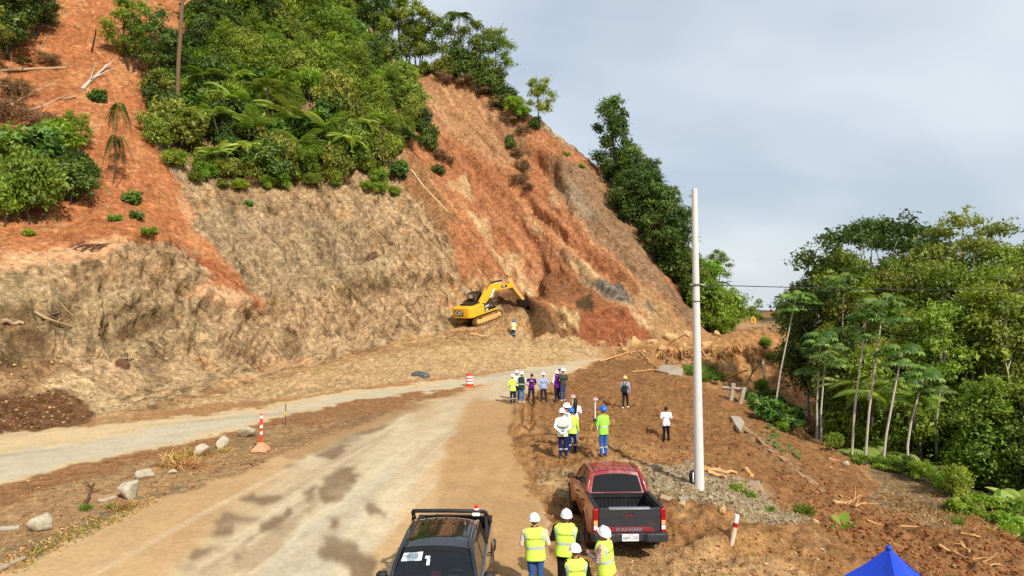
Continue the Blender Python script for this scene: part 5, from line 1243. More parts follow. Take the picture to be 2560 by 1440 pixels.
PEOPLE['a5'] = person('person in pale blue shirt and white helmet, hands in pockets', gp(1359.6, 1008), R(3), GA, 1.72, shirt=(150, 168, 208), pants=(38, 38, 42), arms=('pocket', 'pocket'), helmet=M_helm, spread=.15, shirt_len=.84)
PEOPLE['a6'] = person('person in purple vest with white sleeves and white helmet', gp(1393, 1003), R(20), GA, 1.72, shirt=(236, 236, 238), pants=(28, 32, 54), arms=('pocket', 'pocket'), helmet=M_helm, vest=cloth((96, 22, 116)))
PEOPLE['a7'] = person('bareheaded person in purple partly hidden behind the green shirt', gp(1398, 994), R(170), GA, 1.76, shirt=(96, 22, 116), pants=(28, 32, 48), arms=('front', 'front'))
PEOPLE['a8'] = person('tall person in dark green shirt, jeans and white trainers', gp(1407, 1002), R(28), GA, 1.82, shirt=(62, 68, 54), fore='skin', pants=(62, 76, 104), arms=('front', 'front'), helmet=M_helm, shoes=M_shoe, girth=1.08)
PEOPLE['b1'] = person('person in white sleeves and grey striped vest, hands clasped behind back', gp(1408.5, 1144.5), R(-3), GB, 1.76, shirt=(232, 234, 236), pants=(26, 36, 78), arms=('back', 'back'), helmet=M_helm, vest=cloth((214, 224, 196)), bands='grey', leg_bands=True, vox=.012)
PEOPLE['b2'] = person('person in white helmet looking sideways behind the grey striped vest', gp(1416, 1128), R(-60), GB, 1.76, shirt=(226, 228, 232), pants=(26, 36, 78), arms=('front', 'front'), helmet=M_helm)
PEOPLE['b3'] = person('person with long black hair, white top and jeans holding a survey pole', gp(1435, 1101), R(-4), GB, 1.66, shirt=(224, 218, 216), fore='skin', pants=(120, 142, 176), arms=('front', 'down'), long_hair=True)
PEOPLE['b4'] = person('person in yellow shirt, blue helmet and navy trousers with leg bands', gp(1431, 1132), R(-20), GB, 1.66, shirt=(196, 232, 70), pants=(26, 36, 78), arms=('front', 'down'), helmet=M_helmblue, vest=M_hv, bands=True, leg_bands=True, stride=.08)
PEOPLE['b5'] = person('person in green and yellow vest, blue helmet and bright jeans beside the tripod', gp(1509, 1140), R(28), GB, 1.74, shirt=(150, 220, 84), pants=(46, 96, 164), arms=('read', 'read'), helmet=M_helmblue, vest=M_hvg, bands=True, leg_bands=True, vox=.012, head_pitch=-.1)
PEOPLE['w1'] = person('person in white T-shirt and black trousers walking over the red dirt', gp(1666, 1104), R(4), None, 1.70, shirt=(240, 240, 244), fore='skin', pants=(18, 20, 26), arms=('front', 'front'), spread=.13, head_pitch=-.35, stride=.05, shirt_len=.80, girth=1.1)
PEOPLE['w2'] = person('person in tan cap and grey shirt with black backpack crossing the dirt', gp(1563.7, 1019.6), R(-18), None, 1.74, shirt=(160, 168, 178), pants=(34, 36, 42), arms=('down', 'down'), helmet=M_helmtan, stride=.16, shoes=M_shoe)
bk_ = MB(); bk_.obox((0, -.20, 1.08), (.30, .16, .40)); bk_.obox((0, -.285, 1.02), (.22, .06, .22)); bo2 = bk_.build('backpack', pbr('black_nylon', (24, 24, 26), .7), PEOPLE['w2'], bevel=.05, seg=3)
tag(bo2)
for k in (-1, 1):
    q = MB(); q.tube([(k * .03, -.14, 1.24), (k * .07, -.14, 1.40), (k * .10, -.02, 1.475), (k * .11, .10, 1.38), (k * .13, .11, 1.15), (k * .12, -.12, .98)], .018, 6); q.build('strap', MATS['black_nylon'], bo2)
PEOPLE['e1'] = person('person in yellow jacket and blue helmet watching below the excavator', gp(1284, 844), R(-20), None, 1.74, shirt=(226, 240, 170), pants=(36, 44, 84), arms=('front', 'front'), helmet=M_helmblue, vest=cloth((236, 246, 170)), bands=True, leg_bands=True)
# phone held by the reader
ph_ = MB(); ph_.box(-.038, .038, -.005, .005, -.075, .075)
pho = ph_.build('mobile_phone', pbr('phone_black', (18, 18, 20), .2), None, bevel=.004)
bpy.context.view_layer.update()
Mf = PEOPLE['f4'].matrix_world
pho.matrix_world = Mf @ Matrix.Translation((0, .42, 1.165)) @ Matrix.Rotation(R(-65), 4, 'X')
tag(pho, 'black mobile phone held by the person in the plaid shirt', 'phone')
# ------------------------------------------------------------------ vegetation kit
rng = np.random.default_rng(11)
random.seed(5)
M_lA = leaf_mat('leaf_mid_green', (58, 76, 22), (114, 134, 42), (172, 182, 74))
M_lB = leaf_mat('leaf_dark_green', (38, 55, 22), (76, 98, 38), (130, 146, 68), trans=.25)
M_lC = leaf_mat('leaf_lime', (76, 108, 26), (120, 150, 44), (170, 186, 76), trans=.4)
M_lD = leaf_mat('leaf_olive', (66, 80, 28), (118, 128, 48), (172, 172, 80), trans=.3)
M_lF = leaf_mat('fern_green', (84, 112, 34), (136, 156, 60), (190, 198, 108), trans=.4)
M_lG = leaf_mat('broad_leaf_green', (50, 78, 28), (90, 122, 46), (148, 166, 90), trans=.3, rough=.4)
M_lDry = leaf_mat('dry_brown_leaf', (70, 48, 30), (112, 82, 52), (160, 128, 84), trans=.15)
M_lGrass = leaf_mat('grass_green', (70, 100, 24), (110, 142, 44), (166, 184, 84), trans=.4)
M_lStraw = leaf_mat('straw', (120, 84, 44), (176, 134, 78), (214, 178, 116), trans=.2)
M_barkP = pbr('pale_bark', (186, 176, 156), .9, var=.25, vscale=3, bumps=(6, .6, .05))
M_barkB = pbr('brown_bark', (110, 84, 58), .9, var=.25, vscale=3, bumps=(6, .6, .05))
M_barkD = pbr('dark_bark', (62, 52, 40), .9, var=.25, vscale=3, bumps=(6, .6, .05))

def unit(a): return a / (np.linalg.norm(a, axis=-1, keepdims=True) + 1e-9)
def leaf_quads(c, nrm, size, aspect=.5, jitter=.8, droop=.15, upb=.25, tdir=None):
    n_ = len(c); r_ = rng.normal(size=(n_, 3))
    nn = unit(nrm + r_ * jitter + np.array([0, 0, upb]))
    t = rng.normal(size=(n_, 3)) if tdir is None else tdir + rng.normal(size=(n_, 3)) * .25
    t = unit(t - nn * np.sum(t * nn, 1, keepdims=True)); b = np.cross(nn, t)
    s_ = size[:, None]
    v = np.stack([c - t * s_ * .5, c + b * s_ * aspect * .5 + nn * s_ * .06 + t * s_ * .02, c + t * s_ * .5 - nn * s_ * droop, c - b * s_ * aspect * .5 + nn * s_ * .06 + t * s_ * .02], 1)
    return v.reshape(-1, 3), np.arange(n_ * 4).reshape(-1, 4)
def crown_pts(lobes, n_, shell=.35):
    """points spread through lumpy lobes, thicker towards their skins"""
    w = np.array([l[1][0] * l[1][1] + l[1][0] * l[1][2] for l in lobes]); w = w / w.sum()
    k = rng.choice(len(lobes), n_, p=w); d = unit(rng.normal(size=(n_, 3)))
    d[:, 2] = np.where((d[:, 2] < -.3) & (rng.random(n_) < .6), -d[:, 2], d[:, 2])
    cen = np.array([l[0] for l in lobes])[k]; rad = np.array([l[1] for l in lobes])[k]
    lump = 1 + .55 * fbm(cen[:, 0] + d[:, 0] * 1.3, cen[:, 1] + d[:, 1] * 1.3, cen[:, 2] + d[:, 2] * 1.3, 1.9, 2, 7)
    rr_ = (rng.random(n_) ** shell) * lump
    return cen + d * rad * rr_[:, None], d, k
def foliage(name, lobes, n_, size, mat, aspect=.5, shell=.42, jitter=.8, droop=.2, upb=.25, clump=1, shoots=6):
    c, d, k = crown_pts(lobes, n_, shell)
    if clump > 1:                      # sprays of leaves on one twig
        c = np.repeat(c[: n_ // clump], clump, 0); d = np.repeat(d[: n_ // clump], clump, 0); k = np.repeat(k[: n_ // clump], clump)
        c = c + rng.normal(size=c.shape) * size * .75
    nsh = int(len(lobes) * shoots)
    if nsh:                            # long shoots that break the outline
        ki = rng.integers(0, len(lobes), nsh); cen = np.array([l[0] for l in lobes])[ki]; rad = np.array([l[1] for l in lobes])[ki]
        dr = rng.normal(size=(nsh, 3)); dr[:, 2] = np.abs(dr[:, 2]) * .8 + .15; dr = unit(dr); ln = rad.mean(1) * (1.1 + 1.0 * rng.random(nsh)); per = 14
        tt = (.45 + .55 * rng.random((nsh, per)))[..., None]; pc = cen[:, None] + dr[:, None] * ln[:, None, None] * tt; pc[..., 2] -= (tt[..., 0] ** 3) * ln[:, None] * .28
        pc = pc + rng.normal(size=pc.shape) * size * .55; c = np.vstack([c, pc.reshape(-1, 3)]); d = np.vstack([d, np.repeat(dr, per, 0)]); k = np.concatenate([k, np.repeat(ki, per)])
    sz = size * (.6 + .75 * rng.random(len(c))) * np.where(rng.random(len(c)) < .10, 1.8, 1.0)
    v, f = leaf_quads(c, d, sz, aspect, jitter, droop, upb)
    lt = rng.random(len(lobes)) * .35
    tint = np.clip(.18 + lt[k] + .45 * rng.random(len(c)), 0, 1)
    me = np_mesh(name, v, f, [mat], smooth=False); set_attr(me, 'tint', np.repeat(tint, 4)); return me
def limbs_mesh(name, H, lobes, r0, mat, lean=(0, 0), fork=.45, wob=.25, multi=1):
    m = MB()
    for s_ in range(multi):
        off = np.array([0, 0, 0.]) if multi == 1 else np.array([math.cos(s_ * 2.4) * .35, math.sin(s_ * 2.4) * .35, 0])
        top = np.array([lean[0], lean[1], H * .86]) + off * 3
        path = [off + (top - off) * t + np.array([math.sin(t * 5 + s_), math.cos(t * 4 + s_), 0]) * wob * t for t in np.linspace(0, 1, 8)]
        path[0] = path[0] - np.array([0, 0, .5])
        m.tube(path, [r0 * (1 - .8 * t) * (1.25 if t < .05 else 1) for t in np.linspace(0, 1, 8)], 8)
    for i, (c, r_) in enumerate(lobes):
        t = fork + (.9 - fork) * ((i * .37) % 1); k = min(7, int(t * 7.99)); a = path[k] if multi == 1 else np.array(path[k]) + 0
        b = np.array(c); mid = (a + b) / 2 + np.array([0, 0, -.06 * H * .3]) + rng.normal(size=3) * .15
        m.tube([a, mid, b, b + (b - mid) * .3], [r0 * .38, r0 * .25, r0 * .12, r0 * .05], 6)
    return m.mesh(name, [mat], angle=60)
def rnd_lobes(n_, H0, H1, rad, lr, flat=.75):
    L = []
    for i in range(n_):
        a = i * 2.399 + rng.random() * .8; t = (i + .5) / n_; z = H0 + (H1 - H0) * t; q = rad * math.sqrt(1 - abs(2 * t - .9) ** 2 * .75) * (.35 + .8 * rng.random()) if n_ > 1 else 0
        r_ = lr * (.5 + .85 * rng.random()); L.append((np.array([q * math.cos(a), q * math.sin(a), z]), np.array([r_, r_, r_ * flat])))
    return L
KIT = {}
def kit_tree(key, H, r0, lobes, n_, size, mat, bark, **kw):
    lk = {k: kw.pop(k) for k in ('lean', 'fork', 'wob', 'multi') if k in kw}
    KIT[key] = [('trunk', limbs_mesh('trunk', H, lobes, r0, bark, **lk)), ('crown', foliage('crown', lobes, n_, size, mat, **kw))]
# broad rain-forest trees (about 14-16 m), several habits
kit_tree('broad1', 14, .24, rnd_lobes(22, 5, 13.5, 3.0, 1.35, .75), 9000, .30, M_lB, M_barkP, clump=3)
kit_tree('broad2', 15, .24, rnd_lobes(22, 5.5, 14.5, 2.7, 1.3, .65), 9000, .28, M_lA, M_barkP, clump=3)
kit_tree('broad3', 13, .20, rnd_lobes(22, 4, 12.5, 2.6, 1.2, .75), 9000, .26, M_lD, M_barkP, clump=3)
kit_tree('flat1', 16, .22, [(np.array([math.cos(a) * q, math.sin(a) * q, z]), np.array([1.6, 1.6, .45])) for a, q, z in [(0, 2.6, 15), (1.3, 2.2, 15.6), (2.6, 2.8, 14.6), (3.9, 2.0, 15.8), (5.1, 2.6, 15.1), (0.6, .3, 16.1), (2.0, 2.9, 12.6), (4.5, 2.5, 12.0), (3.2, 2.2, 10.4)]], 5000, .26, M_lA, M_barkP, clump=3, fork=.55)
kit_tree('flat2', 16, .20, [(np.array([math.cos(a) * q, math.sin(a) * q, z]), np.array([1.4, 1.4, .4])) for a, q, z in [(.4, 3.0, 14), (1.6, 2.0, 15.2), (2.9, 2.6, 14.2), (4.1, 2.4, 15.2), (5.4, 2.8, 13.8), (0, .3, 15.9), (1.0, 2.2, 11.2), (3.4, 2.8, 11.4)]], 3300, .26, M_lD, M_barkP, clump=3, fork=.5)
kit_tree('pole', 14, .13, rnd_lobes(13, 8.5, 13.8, 1.9, .95, .7), 3600, .25, M_lA, M_barkP, clump=3, fork=.62, wob=.5)
kit_tree('pole2', 13, .11, rnd_lobes(10, 9, 12.8, 1.6, .9, .6), 2600, .25, M_lD, M_barkP, clump=3, fork=.66, wob=.7)
kit_tree('airy', 11, .14, rnd_lobes(16, 4, 10.8, 2.2, 1.0, .7), 4000, .26, M_lB, M_barkD, shell=.6, clump=3)
kit_tree('airy2', 8, .12, rnd_lobes(13, 3, 7.8, 1.9, .85, .65), 3000, .24, M_lA, M_barkD, shell=.6, clump=3)
kit_tree('ragged', 12, .20, rnd_lobes(20, 2.5, 11.8, 2.0, 1.05, .9), 7000, .30, M_lB, M_barkD, clump=3)
kit_tree('thick', 9, .18, rnd_lobes(16, 1.5, 8.6, 2.4, 1.3, .85), 6500, .27, M_lB, M_barkD, clump=3)
kit_tree('clad', 8, .16, rnd_lobes(14, .8, 7.8, 1.5, 1.1, 1.0), 6500, .22, M_lA, M_barkD, clump=3)
kit_tree('multi', 8.5, .13, rnd_lobes(18, 2.5, 8.3, 2.3, .95, .7), 5200, .24, M_lA, M_barkD, multi=3, shell=.5, clump=3, wob=.5)
def kit_bush(key, n_l, H, rad, lr, n_, size, mat, **kw):
    lobes = rnd_lobes(n_l, .3 * H, .85 * H, rad, lr, .8)
    KIT[key] = [('stem', limbs_mesh('stem', H * .6, lobes, .06, M_barkD, multi=3, wob=.1)), ('foliage', foliage('foliage', lobes, n_, size, mat, **kw))]
kit_bush('bush1', 11, 2.9, 1.25, .72, 3600, .20, M_lA, clump=3); kit_bush('bush2', 12, 3.3, 1.35, .72, 3200, .24, M_lB, clump=3); kit_bush('bush3', 11, 2.4, 1.3, .65, 3600, .19, M_lC, clump=3); kit_bush('bush4', 11, 3.0, 1.35, .7, 3200, .22, M_lD, clump=3)
kit_bush('bigleaf', 9, 2.6, 1.15, .7, 900, .40, M_lG, aspect=.75, jitter=.5, upb=.6, droop=.22); kit_bush('lowleaf', 8, .8, 1.1, .38, 700, .22, M_lC, aspect=.6, upb=.5, shell=.7, shoots=9)
kit_bush('brush', 9, 2.0, 1.1, .7, 1800, .20, M_lDry, shell=.6, aspect=.25)
KIT['brush'][0] = ('stem', limbs_mesh('stem', 1.6, [(rng.normal(size=3) * np.array([.9, .9, .4]) + np.array([0, 0, 1.1]), None) for _ in range(22)], .05, M_barkB, multi=3, wob=.4))

def frond(L, W, npin, curve, mat_size=.0, up0=.9, pin_w=.09, sag=1.0):
    """one pinnate frond along +x, returns verts, quads"""
    V_, F_ = [], []
    ts = np.linspace(0, 1, 9); path = [(L * t * (1 - .12 * curve * t), 0, L * (up0 * t - sag * curve * t * t)) for t in ts]
    path = np.array(path)
    for i in range(8):
        w = .02 * (1 - ts[i]) + .005
        a, b = path[i], path[i + 1]; o = len(V_)
        V_ += [a + [0, w, 0], a - [0, w, 0], b - [0, w, 0], b + [0, w, 0]]; F_.append((o, o + 1, o + 2, o + 3))
    for i in range(npin):
        t = .14 + .86 * (i + .5) / npin; k = min(7, int(t * 8)); u = t * 8 - k; p = path[k] * (1 - u) + path[k + 1] * u; tg = unit((path[k + 1] - path[k])[None])[0]
        ln = W * math.sin(math.pi * min(1, t * .85 + .16)) ** .8
        for s_ in (-1, 1):
            d = unit((np.array([.35, s_, -.18]) + tg * .25)[None])[0]; wd = tg * pin_w * (1 - .4 * t)
            o = len(V_); V_ += [p - wd * .5, p + wd * .5, p + d * ln * .6 + wd * .45 + [0, 0, .02], p + d * ln - [0, 0, ln * .18]]; F_.append((o, o + 1, o + 2, o + 3))
    return np.array(V_), np.array(F_)
def rosette(name, n_, L, W, npin, mat, z=0, up=(.3, 1.0), curve=.8, pin_w=.10, sag=1.0):
    Vs, Fs, T_ = [], [], []; o = 0
    for i in range(n_):
        v, f = frond(L * (.8 + .4 * rng.random()), W, npin, curve * (.8 + .4 * rng.random()), up0=up[0] + (up[1] - up[0]) * rng.random(), pin_w=pin_w, sag=sag)
        a = 2 * math.pi * (i + rng.random() * .5) / n_; ca, sa = math.cos(a), math.sin(a)
        v = np.stack([v[:, 0] * ca - v[:, 1] * sa, v[:, 0] * sa + v[:, 1] * ca, v[:, 2] + z], 1)
        Vs.append(v); Fs.append(f + o); o += len(v); T_.append(np.full(len(v), .2 + .7 * rng.random()))
    me = np_mesh(name, np.vstack(Vs), np.vstack(Fs), [mat], smooth=False); set_attr(me, 'tint', np.concatenate(T_)); return me
def stem_mesh(H, r0, r1, mat, wob=.1):
    m = MB(); m.tube([(math.sin(t * 3) * wob * t, math.cos(t * 4) * wob * t, -.4 + (H + .4) * t) for t in np.linspace(0, 1, 8)], [r0 + (r1 - r0) * t for t in np.linspace(0, 1, 8)], 8); return m.mesh('trunk', [mat], angle=60)
KIT['fern'] = [('trunk', stem_mesh(1.6, .09, .07, M_barkD, .02)), ('fronds', rosette('fronds', 12, 2.3, .62, 16, M_lF, 1.6, (.25, .75), .62, .13))]
KIT['fern_low'] = [('stem', stem_mesh(.3, .08, .06, M_barkD, .0)), ('fronds', rosette('fronds', 11, 2.6, .68, 17, M_lF, .25, (.35, 1.0), .72, .14))]
KIT['fern_tall'] = [('trunk', stem_mesh(4.2, .10, .07, M_barkD, .25)), ('fronds', rosette('fronds', 13, 2.2, .55, 16, M_lB, 4.2, (.2, .7), .7, .13))]
KIT['palm'] = [('trunk', stem_mesh(8.5, .13, .10, M_barkP, .15)), ('fronds', rosette('fronds', 15, 2.7, .8, 22, M_lB, 8.5, (.2, 1.0), .85, .09))]
KIT['palm_dead'] = [('trunk', stem_mesh(3.4, .10, .08, M_barkB, .1)), ('fronds', rosette('fronds', 9, 2.1, .6, 20, M_lB, 3.4, (-.3, .5), .9, .09, 1.3))]
KIT['palm_low'] = [('trunk', stem_mesh(2.2, .12, .10, M_barkB, .05)), ('fronds', rosette('fronds', 12, 2.4, .75, 20, M_lB, 2.2, (.2, 1.1), .8, .09))]
def paddle(name, n_, L, W, mat, z0=0, up=(.5, 1.3)):
    Vs, Fs, T_ = [], [], []; o = 0
    for i in range(n_):
        l = L * (.7 + .5 * rng.random()); u0 = up[0] + (up[1] - up[0]) * rng.random(); rows = []
        for t in np.linspace(0, 1, 7):
            w = W * max(.05, math.sin(math.pi * min(1, max(0, t - .3) / .7)) ** .7) if t > .3 else .015
            x, zz = l * t * .9, l * (u0 * t - .75 * t * t)
            rows.append([(x, -w, zz - .0), (x, 0, zz - w * .25), (x, w, zz)])
        v = np.array([p for r_ in rows for p in r_]); a = 2 * math.pi * (i + .4 * rng.random()) / n_; ca, sa = math.cos(a), math.sin(a)
        v = np.stack([v[:, 0] * ca - v[:, 1] * sa, v[:, 0] * sa + v[:, 1] * ca, v[:, 2] + z0], 1)
        f = np.array([(r_ * 3 + k, r_ * 3 + k + 1, r_ * 3 + k + 4, r_ * 3 + k + 3) for r_ in range(6) for k in range(2)])
        Vs.append(v); Fs.append(f + o); o += len(v); T_.append(np.full(len(v), .3 + .6 * rng.random()))
    me = np_mesh(name, np.vstack(Vs), np.vstack(Fs), [mat]); set_attr(me, 'tint', np.concatenate(T_)); return me
KIT['paddle'] = [('leaves', paddle('leaves', 8, 1.3, .24, M_lG))]
KIT['paddle_lime'] = [('leaves', paddle('leaves', 5, .75, .24, M_lC, up=(1.0, 1.8)))]
def tuft(name, n_, L, rad, mat, lean=.5, w=.02):
    c = rng.normal(size=(n_, 3)) * np.array([rad, rad, 0]) * .5; d = rng.normal(size=(n_, 3)) * lean + np.array([0, 0, 1.0]); d = unit(d); l = L * (.5 + .7 * rng.random(n_))[:, None]
    s_ = unit(np.cross(d, rng.normal(size=(n_, 3)))) * w
    v = np.stack([c - s_, c + s_, c + d * l * .6 + s_ * .8, c + d * l + np.array([0, 0, -.25]) * l * lean], 1).reshape(-1, 3)
    me = np_mesh(name, v, np.arange(n_ * 4).reshape(-1, 4), [mat], smooth=False); set_attr(me, 'tint', np.repeat(rng.random(n_), 4)); return me
KIT['tuft'] = [('blades', tuft('blades', 260, .9, .55, M_lGrass, .45, .018))]
KIT['tuft_dry'] = [('blades', tuft('blades', 220, .6, .5, M_lStraw, .6, .012))]
KIT['tall_grass'] = [('blades', tuft('blades', 420, 1.5, .8, M_lGrass, .40, .028))]
NM = {'broad': 'forest_tree', 'flat': 'forest_tree', 'pole': 'slender_tree', 'airy': 'slender_tree', 'ragged': 'ragged_tree', 'thick': 'leafy_tree', 'clad': 'vine_clad_tree', 'multi': 'multi_stem_tree', 'bush': 'shrub', 'bigle': 'broad_leaf_shrub', 'lowle': 'creeping_plant', 'brush': 'dry_brush', 'fern': 'fern', 'palm': 'palm', 'paddl': 'broad_leaf_plant', 'tuft': 'grass_tuft', 'tall_': 'grass_tuft'}
CT = {'forest_tree': 'tree', 'slender_tree': 'tree', 'ragged_tree': 'tree', 'leafy_tree': 'tree', 'vine_clad_tree': 'tree', 'multi_stem_tree': 'tree', 'shrub': 'shrub', 'broad_leaf_shrub': 'shrub', 'creeping_plant': 'plant', 'dry_brush': 'brush', 'fern': 'fern', 'palm': 'palm', 'broad_leaf_plant': 'plant', 'grass_tuft': 'grass'}
def plant(key, pos, sc=1.0, label='', group=None, rot=None, tilt=(0, 0), mat=None, name=None, sz=None):
    nm = name or next(v for k, v in sorted(NM.items(), key=lambda q: -len(q[0])) if key.startswith(k) or key[:5] == k)
    if key.startswith('fern_tall') or key == 'fern': nm = name or 'tree_fern'
    o = empty(nm, pos, (tilt[0], tilt[1], rng.random() * 6.28 if rot is None else rot), label, CT.get(nm, 'fern'), group)
    if key.startswith('bush') and sz is None: sz = sc * random.uniform(.75, 1.5)
    o.scale = (sc * random.uniform(.85, 1.15), sc, sc if sz is None else sz)
    for pn_, me in KIT[key]:
        c = link(pn_, me, o)
        if mat is not None and pn_ in ('crown', 'foliage', 'fronds', 'leaves', 'blades'):
            c.material_slots[0].link = 'OBJECT'; c.material_slots[0].material = mat
    return o
def in_poly(x, y, poly):
    c = False; j = len(poly) - 1
    for i in range(len(poly)):
        (ax, ay), (bx, by) = poly[i], poly[j]
        if (ay > y) != (by > y) and x < (bx - ax) * (y - ay) / (by - ay) + ax: c = not c
        j = i
    return c
def scatter(poly, n_, mind):
    """ground points seen inside an outline, spaced at least mind metres apart"""
    xs = [p[0] for p in poly]; ys = [p[1] for p in poly]; out = []; tries = 0
    while len(out) < n_ and tries < n_ * 25:
        tries += 1; x = random.uniform(min(xs), max(xs)); y = random.uniform(min(ys), max(ys))
        if not in_poly(x, y, poly): continue
        b = pick(x, y)
        if b is None: continue
        p = b[0]
        if all((p.x - q.x) ** 2 + (p.y - q.y) ** 2 + (p.z - q.z) ** 2 > mind * mind for q in out): out.append(p.copy())
    return out
# ------------------------------------------------------------------ planting
DN = Vector((0, 0, -.25))
# thicket above the tan rock face
TH_POLY = [(400, 330), (385, 260), (430, 150), (500, 60), (560, -60), (700, -120), (880, -120), (930, 60), (960, 150), (1040, 200), (1045, 320), (1005, 360), (995, 470), (900, 470), (820, 455), (700, 470), (560, 460), (470, 455)]
g_th = 'shrubs of the thicket above the rock face'
def sector(px, py, xs, ys):
    return ('upper ' if py < ys[0] else 'lower ' if py > ys[1] else 'middle ') + ('left' if px < xs[0] else 'right' if px > xs[1] else 'centre')
def proj(p): return CX + p.x / p.y * FPX, HY - (p.z - CAMZ) / p.y * FPX
HUE = {'bush1': 'mid green', 'bush2': 'dark green', 'bush3': 'lime green', 'bush4': 'olive green', 'bigleaf': 'broad-leaved green', 'clad': 'vine-clad tall', 'brush': 'dry brown', 'lowleaf': 'low lime', 'tall_grass': 'grassy', 'tuft': 'grassy'}
for i, p in enumerate(scatter(TH_POLY, 185, 1.75)):
    k = random.choices(['bush1', 'bush2', 'bush4', 'bush3', 'bigleaf', 'clad'], [5, 3.5, 3.5, 4, 3, 2])[0]
    s_ = random.uniform(.7, 1.5) * (.62 if k == 'clad' else 1)
    plant(k, p + DN, s_, HUE[k] + ' shrub in the ' + sector(*proj(p), (620, 820), (170, 330)) + ' of the thicket above the rock face', g_th, tilt=(random.uniform(-.1, .25), random.uniform(-.15, .15)))
for i, (x, y, s_, lab) in enumerate([(545, 262, 1.5, 'leftmost of the large ferns'), (610, 290, 1.6, 'widest fern, left of centre'), (680, 285, 1.5, 'high centre fern'), (745, 320, 1.35, 'fern right of the centre pair'), (560, 345, 1.2, 'low left fern'), (650, 350, 1.4, 'low centre fern'), (500, 345, 1.1, 'fern nearest the red chute'), (830, 345, 1.2, 'fern right of the middle'), (900, 360, 1.2, 'fern near the right rim'), (960, 330, 1.2, 'rightmost fern'), (870, 400, 1.1, 'lowest right fern'), (770, 390, 1.2, 'lowest centre fern'), (720, 240, 1.1, 'upper centre fern'), (600, 210, 1.0, 'upper left fern'), (640, 420, 1.0, 'fern on the rim below the centre'), (560, 410, .9, 'fern on the rim at left')]):
    q_ = at(x, y + 25); plant('fern_low' if i % 2 else 'fern', q_ + Vector((.0, -1.8, 1.6)), s_, 'pale tree fern in the thicket, ' + lab, 'tree ferns of the thicket', tilt=(.3, 0))
for i, (x, y, s_, k) in enumerate([(500, 190, 1.25, 'bush3'), (1000, 260, 1.0, 'palm_low'), (1030, 380, .9, 'palm_low')]):
    plant(k, at(x, y) + DN, s_, ['bright green round shrub beside the tall bare trunk', 'low palm at the upper right edge of the thicket', 'low palm with pale fronds beside the slip face'][i])
def where(p, x0, x1, ym):
    a, b = proj(p); t = (a - x0) / (x1 - x0)
    return ('upper ' if b < ym else 'lower ') + ['far left', 'left', 'centre', 'right', 'far right'][max(0, min(4, int(t * 5)))]
NOUN = {'bush1': 'mid green shrub', 'bush2': 'dark shrub', 'bush3': 'lime shrub', 'bigleaf': 'broad-leaved plant', 'lowleaf': 'low lime plant', 'tall_grass': 'tall grass clump', 'tuft': 'green grass tuft', 'tuft_dry': 'dry grass tuft'}
# lower fringe hanging over the rock face
for p in scatter([(470, 440), (560, 462), (700, 465), (820, 450), (1000, 470), (1000, 490), (820, 470), (640, 478), (470, 465)], 26, 1.5):
    k = random.choice(['bush4', 'bush1', 'brush', 'bush3']); plant(k, p + DN, random.uniform(.45, .8), HUE[k] + ' trailing shrub on the ' + ('left' if proj(p)[0] < 640 else 'right' if proj(p)[0] > 830 else 'middle') + ' of the rim above the rock face', 'shrubs trailing over the rock rim')
# column trees at the top of the thicket, partly above the frame
for i, (x, y, k, s_) in enumerate([(520, 60, 'thick', .9), (590, 20, 'clad', 1.2), (660, 40, 'thick', .95), (730, 20, 'clad', 1.25), (800, 60, 'clad', 1.2), (860, 120, 'clad', 1.1), (900, 200, 'clad', 1.0), (935, 270, 'clad', .9), (560, 130, 'clad', .9), (640, 150, 'clad', .8), (980, 330, 'clad', .7), (840, 220, 'clad', .8), (1015, 300, 'clad', .62), (760, 150, 'clad', .85)]):
    plant(k, at(x, y + 60) + DN, s_, 'vine-clad tree standing up from the thicket, ' + ['leftmost at the top edge', 'second at the top edge from the left', 'third at the top edge', 'fourth at the top edge', 'fifth at the top edge', 'at the skyline right of the top edge', 'high on the right side', 'middle of the right side', 'left behind the tall trunk', 'inside the upper left', 'lowest on the right side', 'inside the upper right', 'beside the low palm', 'inside the upper centre'][i], 'vine-clad trees of the thicket')
# trees along the left edge of the thicket beside the red chute
for i, (x, y, k, s_) in enumerate([(385, 235, 'airy', .85), (330, 175, 'multi', .95), (430, 230, 'ragged', .62), (400, 300, 'bush2', 1.1), (390, 260, 'bush4', 1.2), (420, 350, 'bush2', 1.0), (395, 375, 'bush1', .8), (440, 420, 'bush1', .9)]):
    plant(k, at(x, y) + DN, s_, ['airy tree leaning over the red chute', 'branching tree with open crown at the head of the red chute', 'dark ragged tree beside the tall bare trunk', 'dark shrub low on the left edge of the thicket', 'olive shrub under the airy tree on the chute edge', 'dark shrub overhanging the red chute', 'small shrub lowest on the left edge of the thicket', 'shrub at the lower left corner of the thicket'][i])
# tall bare trunk
m = MB(); b0 = at(441, 240); b0 = Vector(P(441, 242, b0.y - 4.5)); b1 = Vector(P(458, -30, b0.y + .5)); m.tube([Vector((b0.x, b0.y, gz(b0.x, b0.y) - .5)), b0.lerp(b1, .3), b0.lerp(b1, .65), b1, b1 + (b1 - b0) * .2], [.24, .22, .21, .19, .17], 12)
tr_ = m.build('trunk', M_barkB, None, angle=60); T = empty('bare_trunk_tree', b0, (0, 0, 0), 'tall straight brown trunk rising in front of the thicket', 'tree'); tr_.parent = T; tr_.matrix_parent_inverse = Matrix.Translation(-b0)
cr_ = link('crown', KIT['airy2'][1][1], T); cr_.location = (b1 - b0) * 1.15 + Vector((0, 0, -3.5)); cr_.scale = (1.4, 1.4, 1.4)
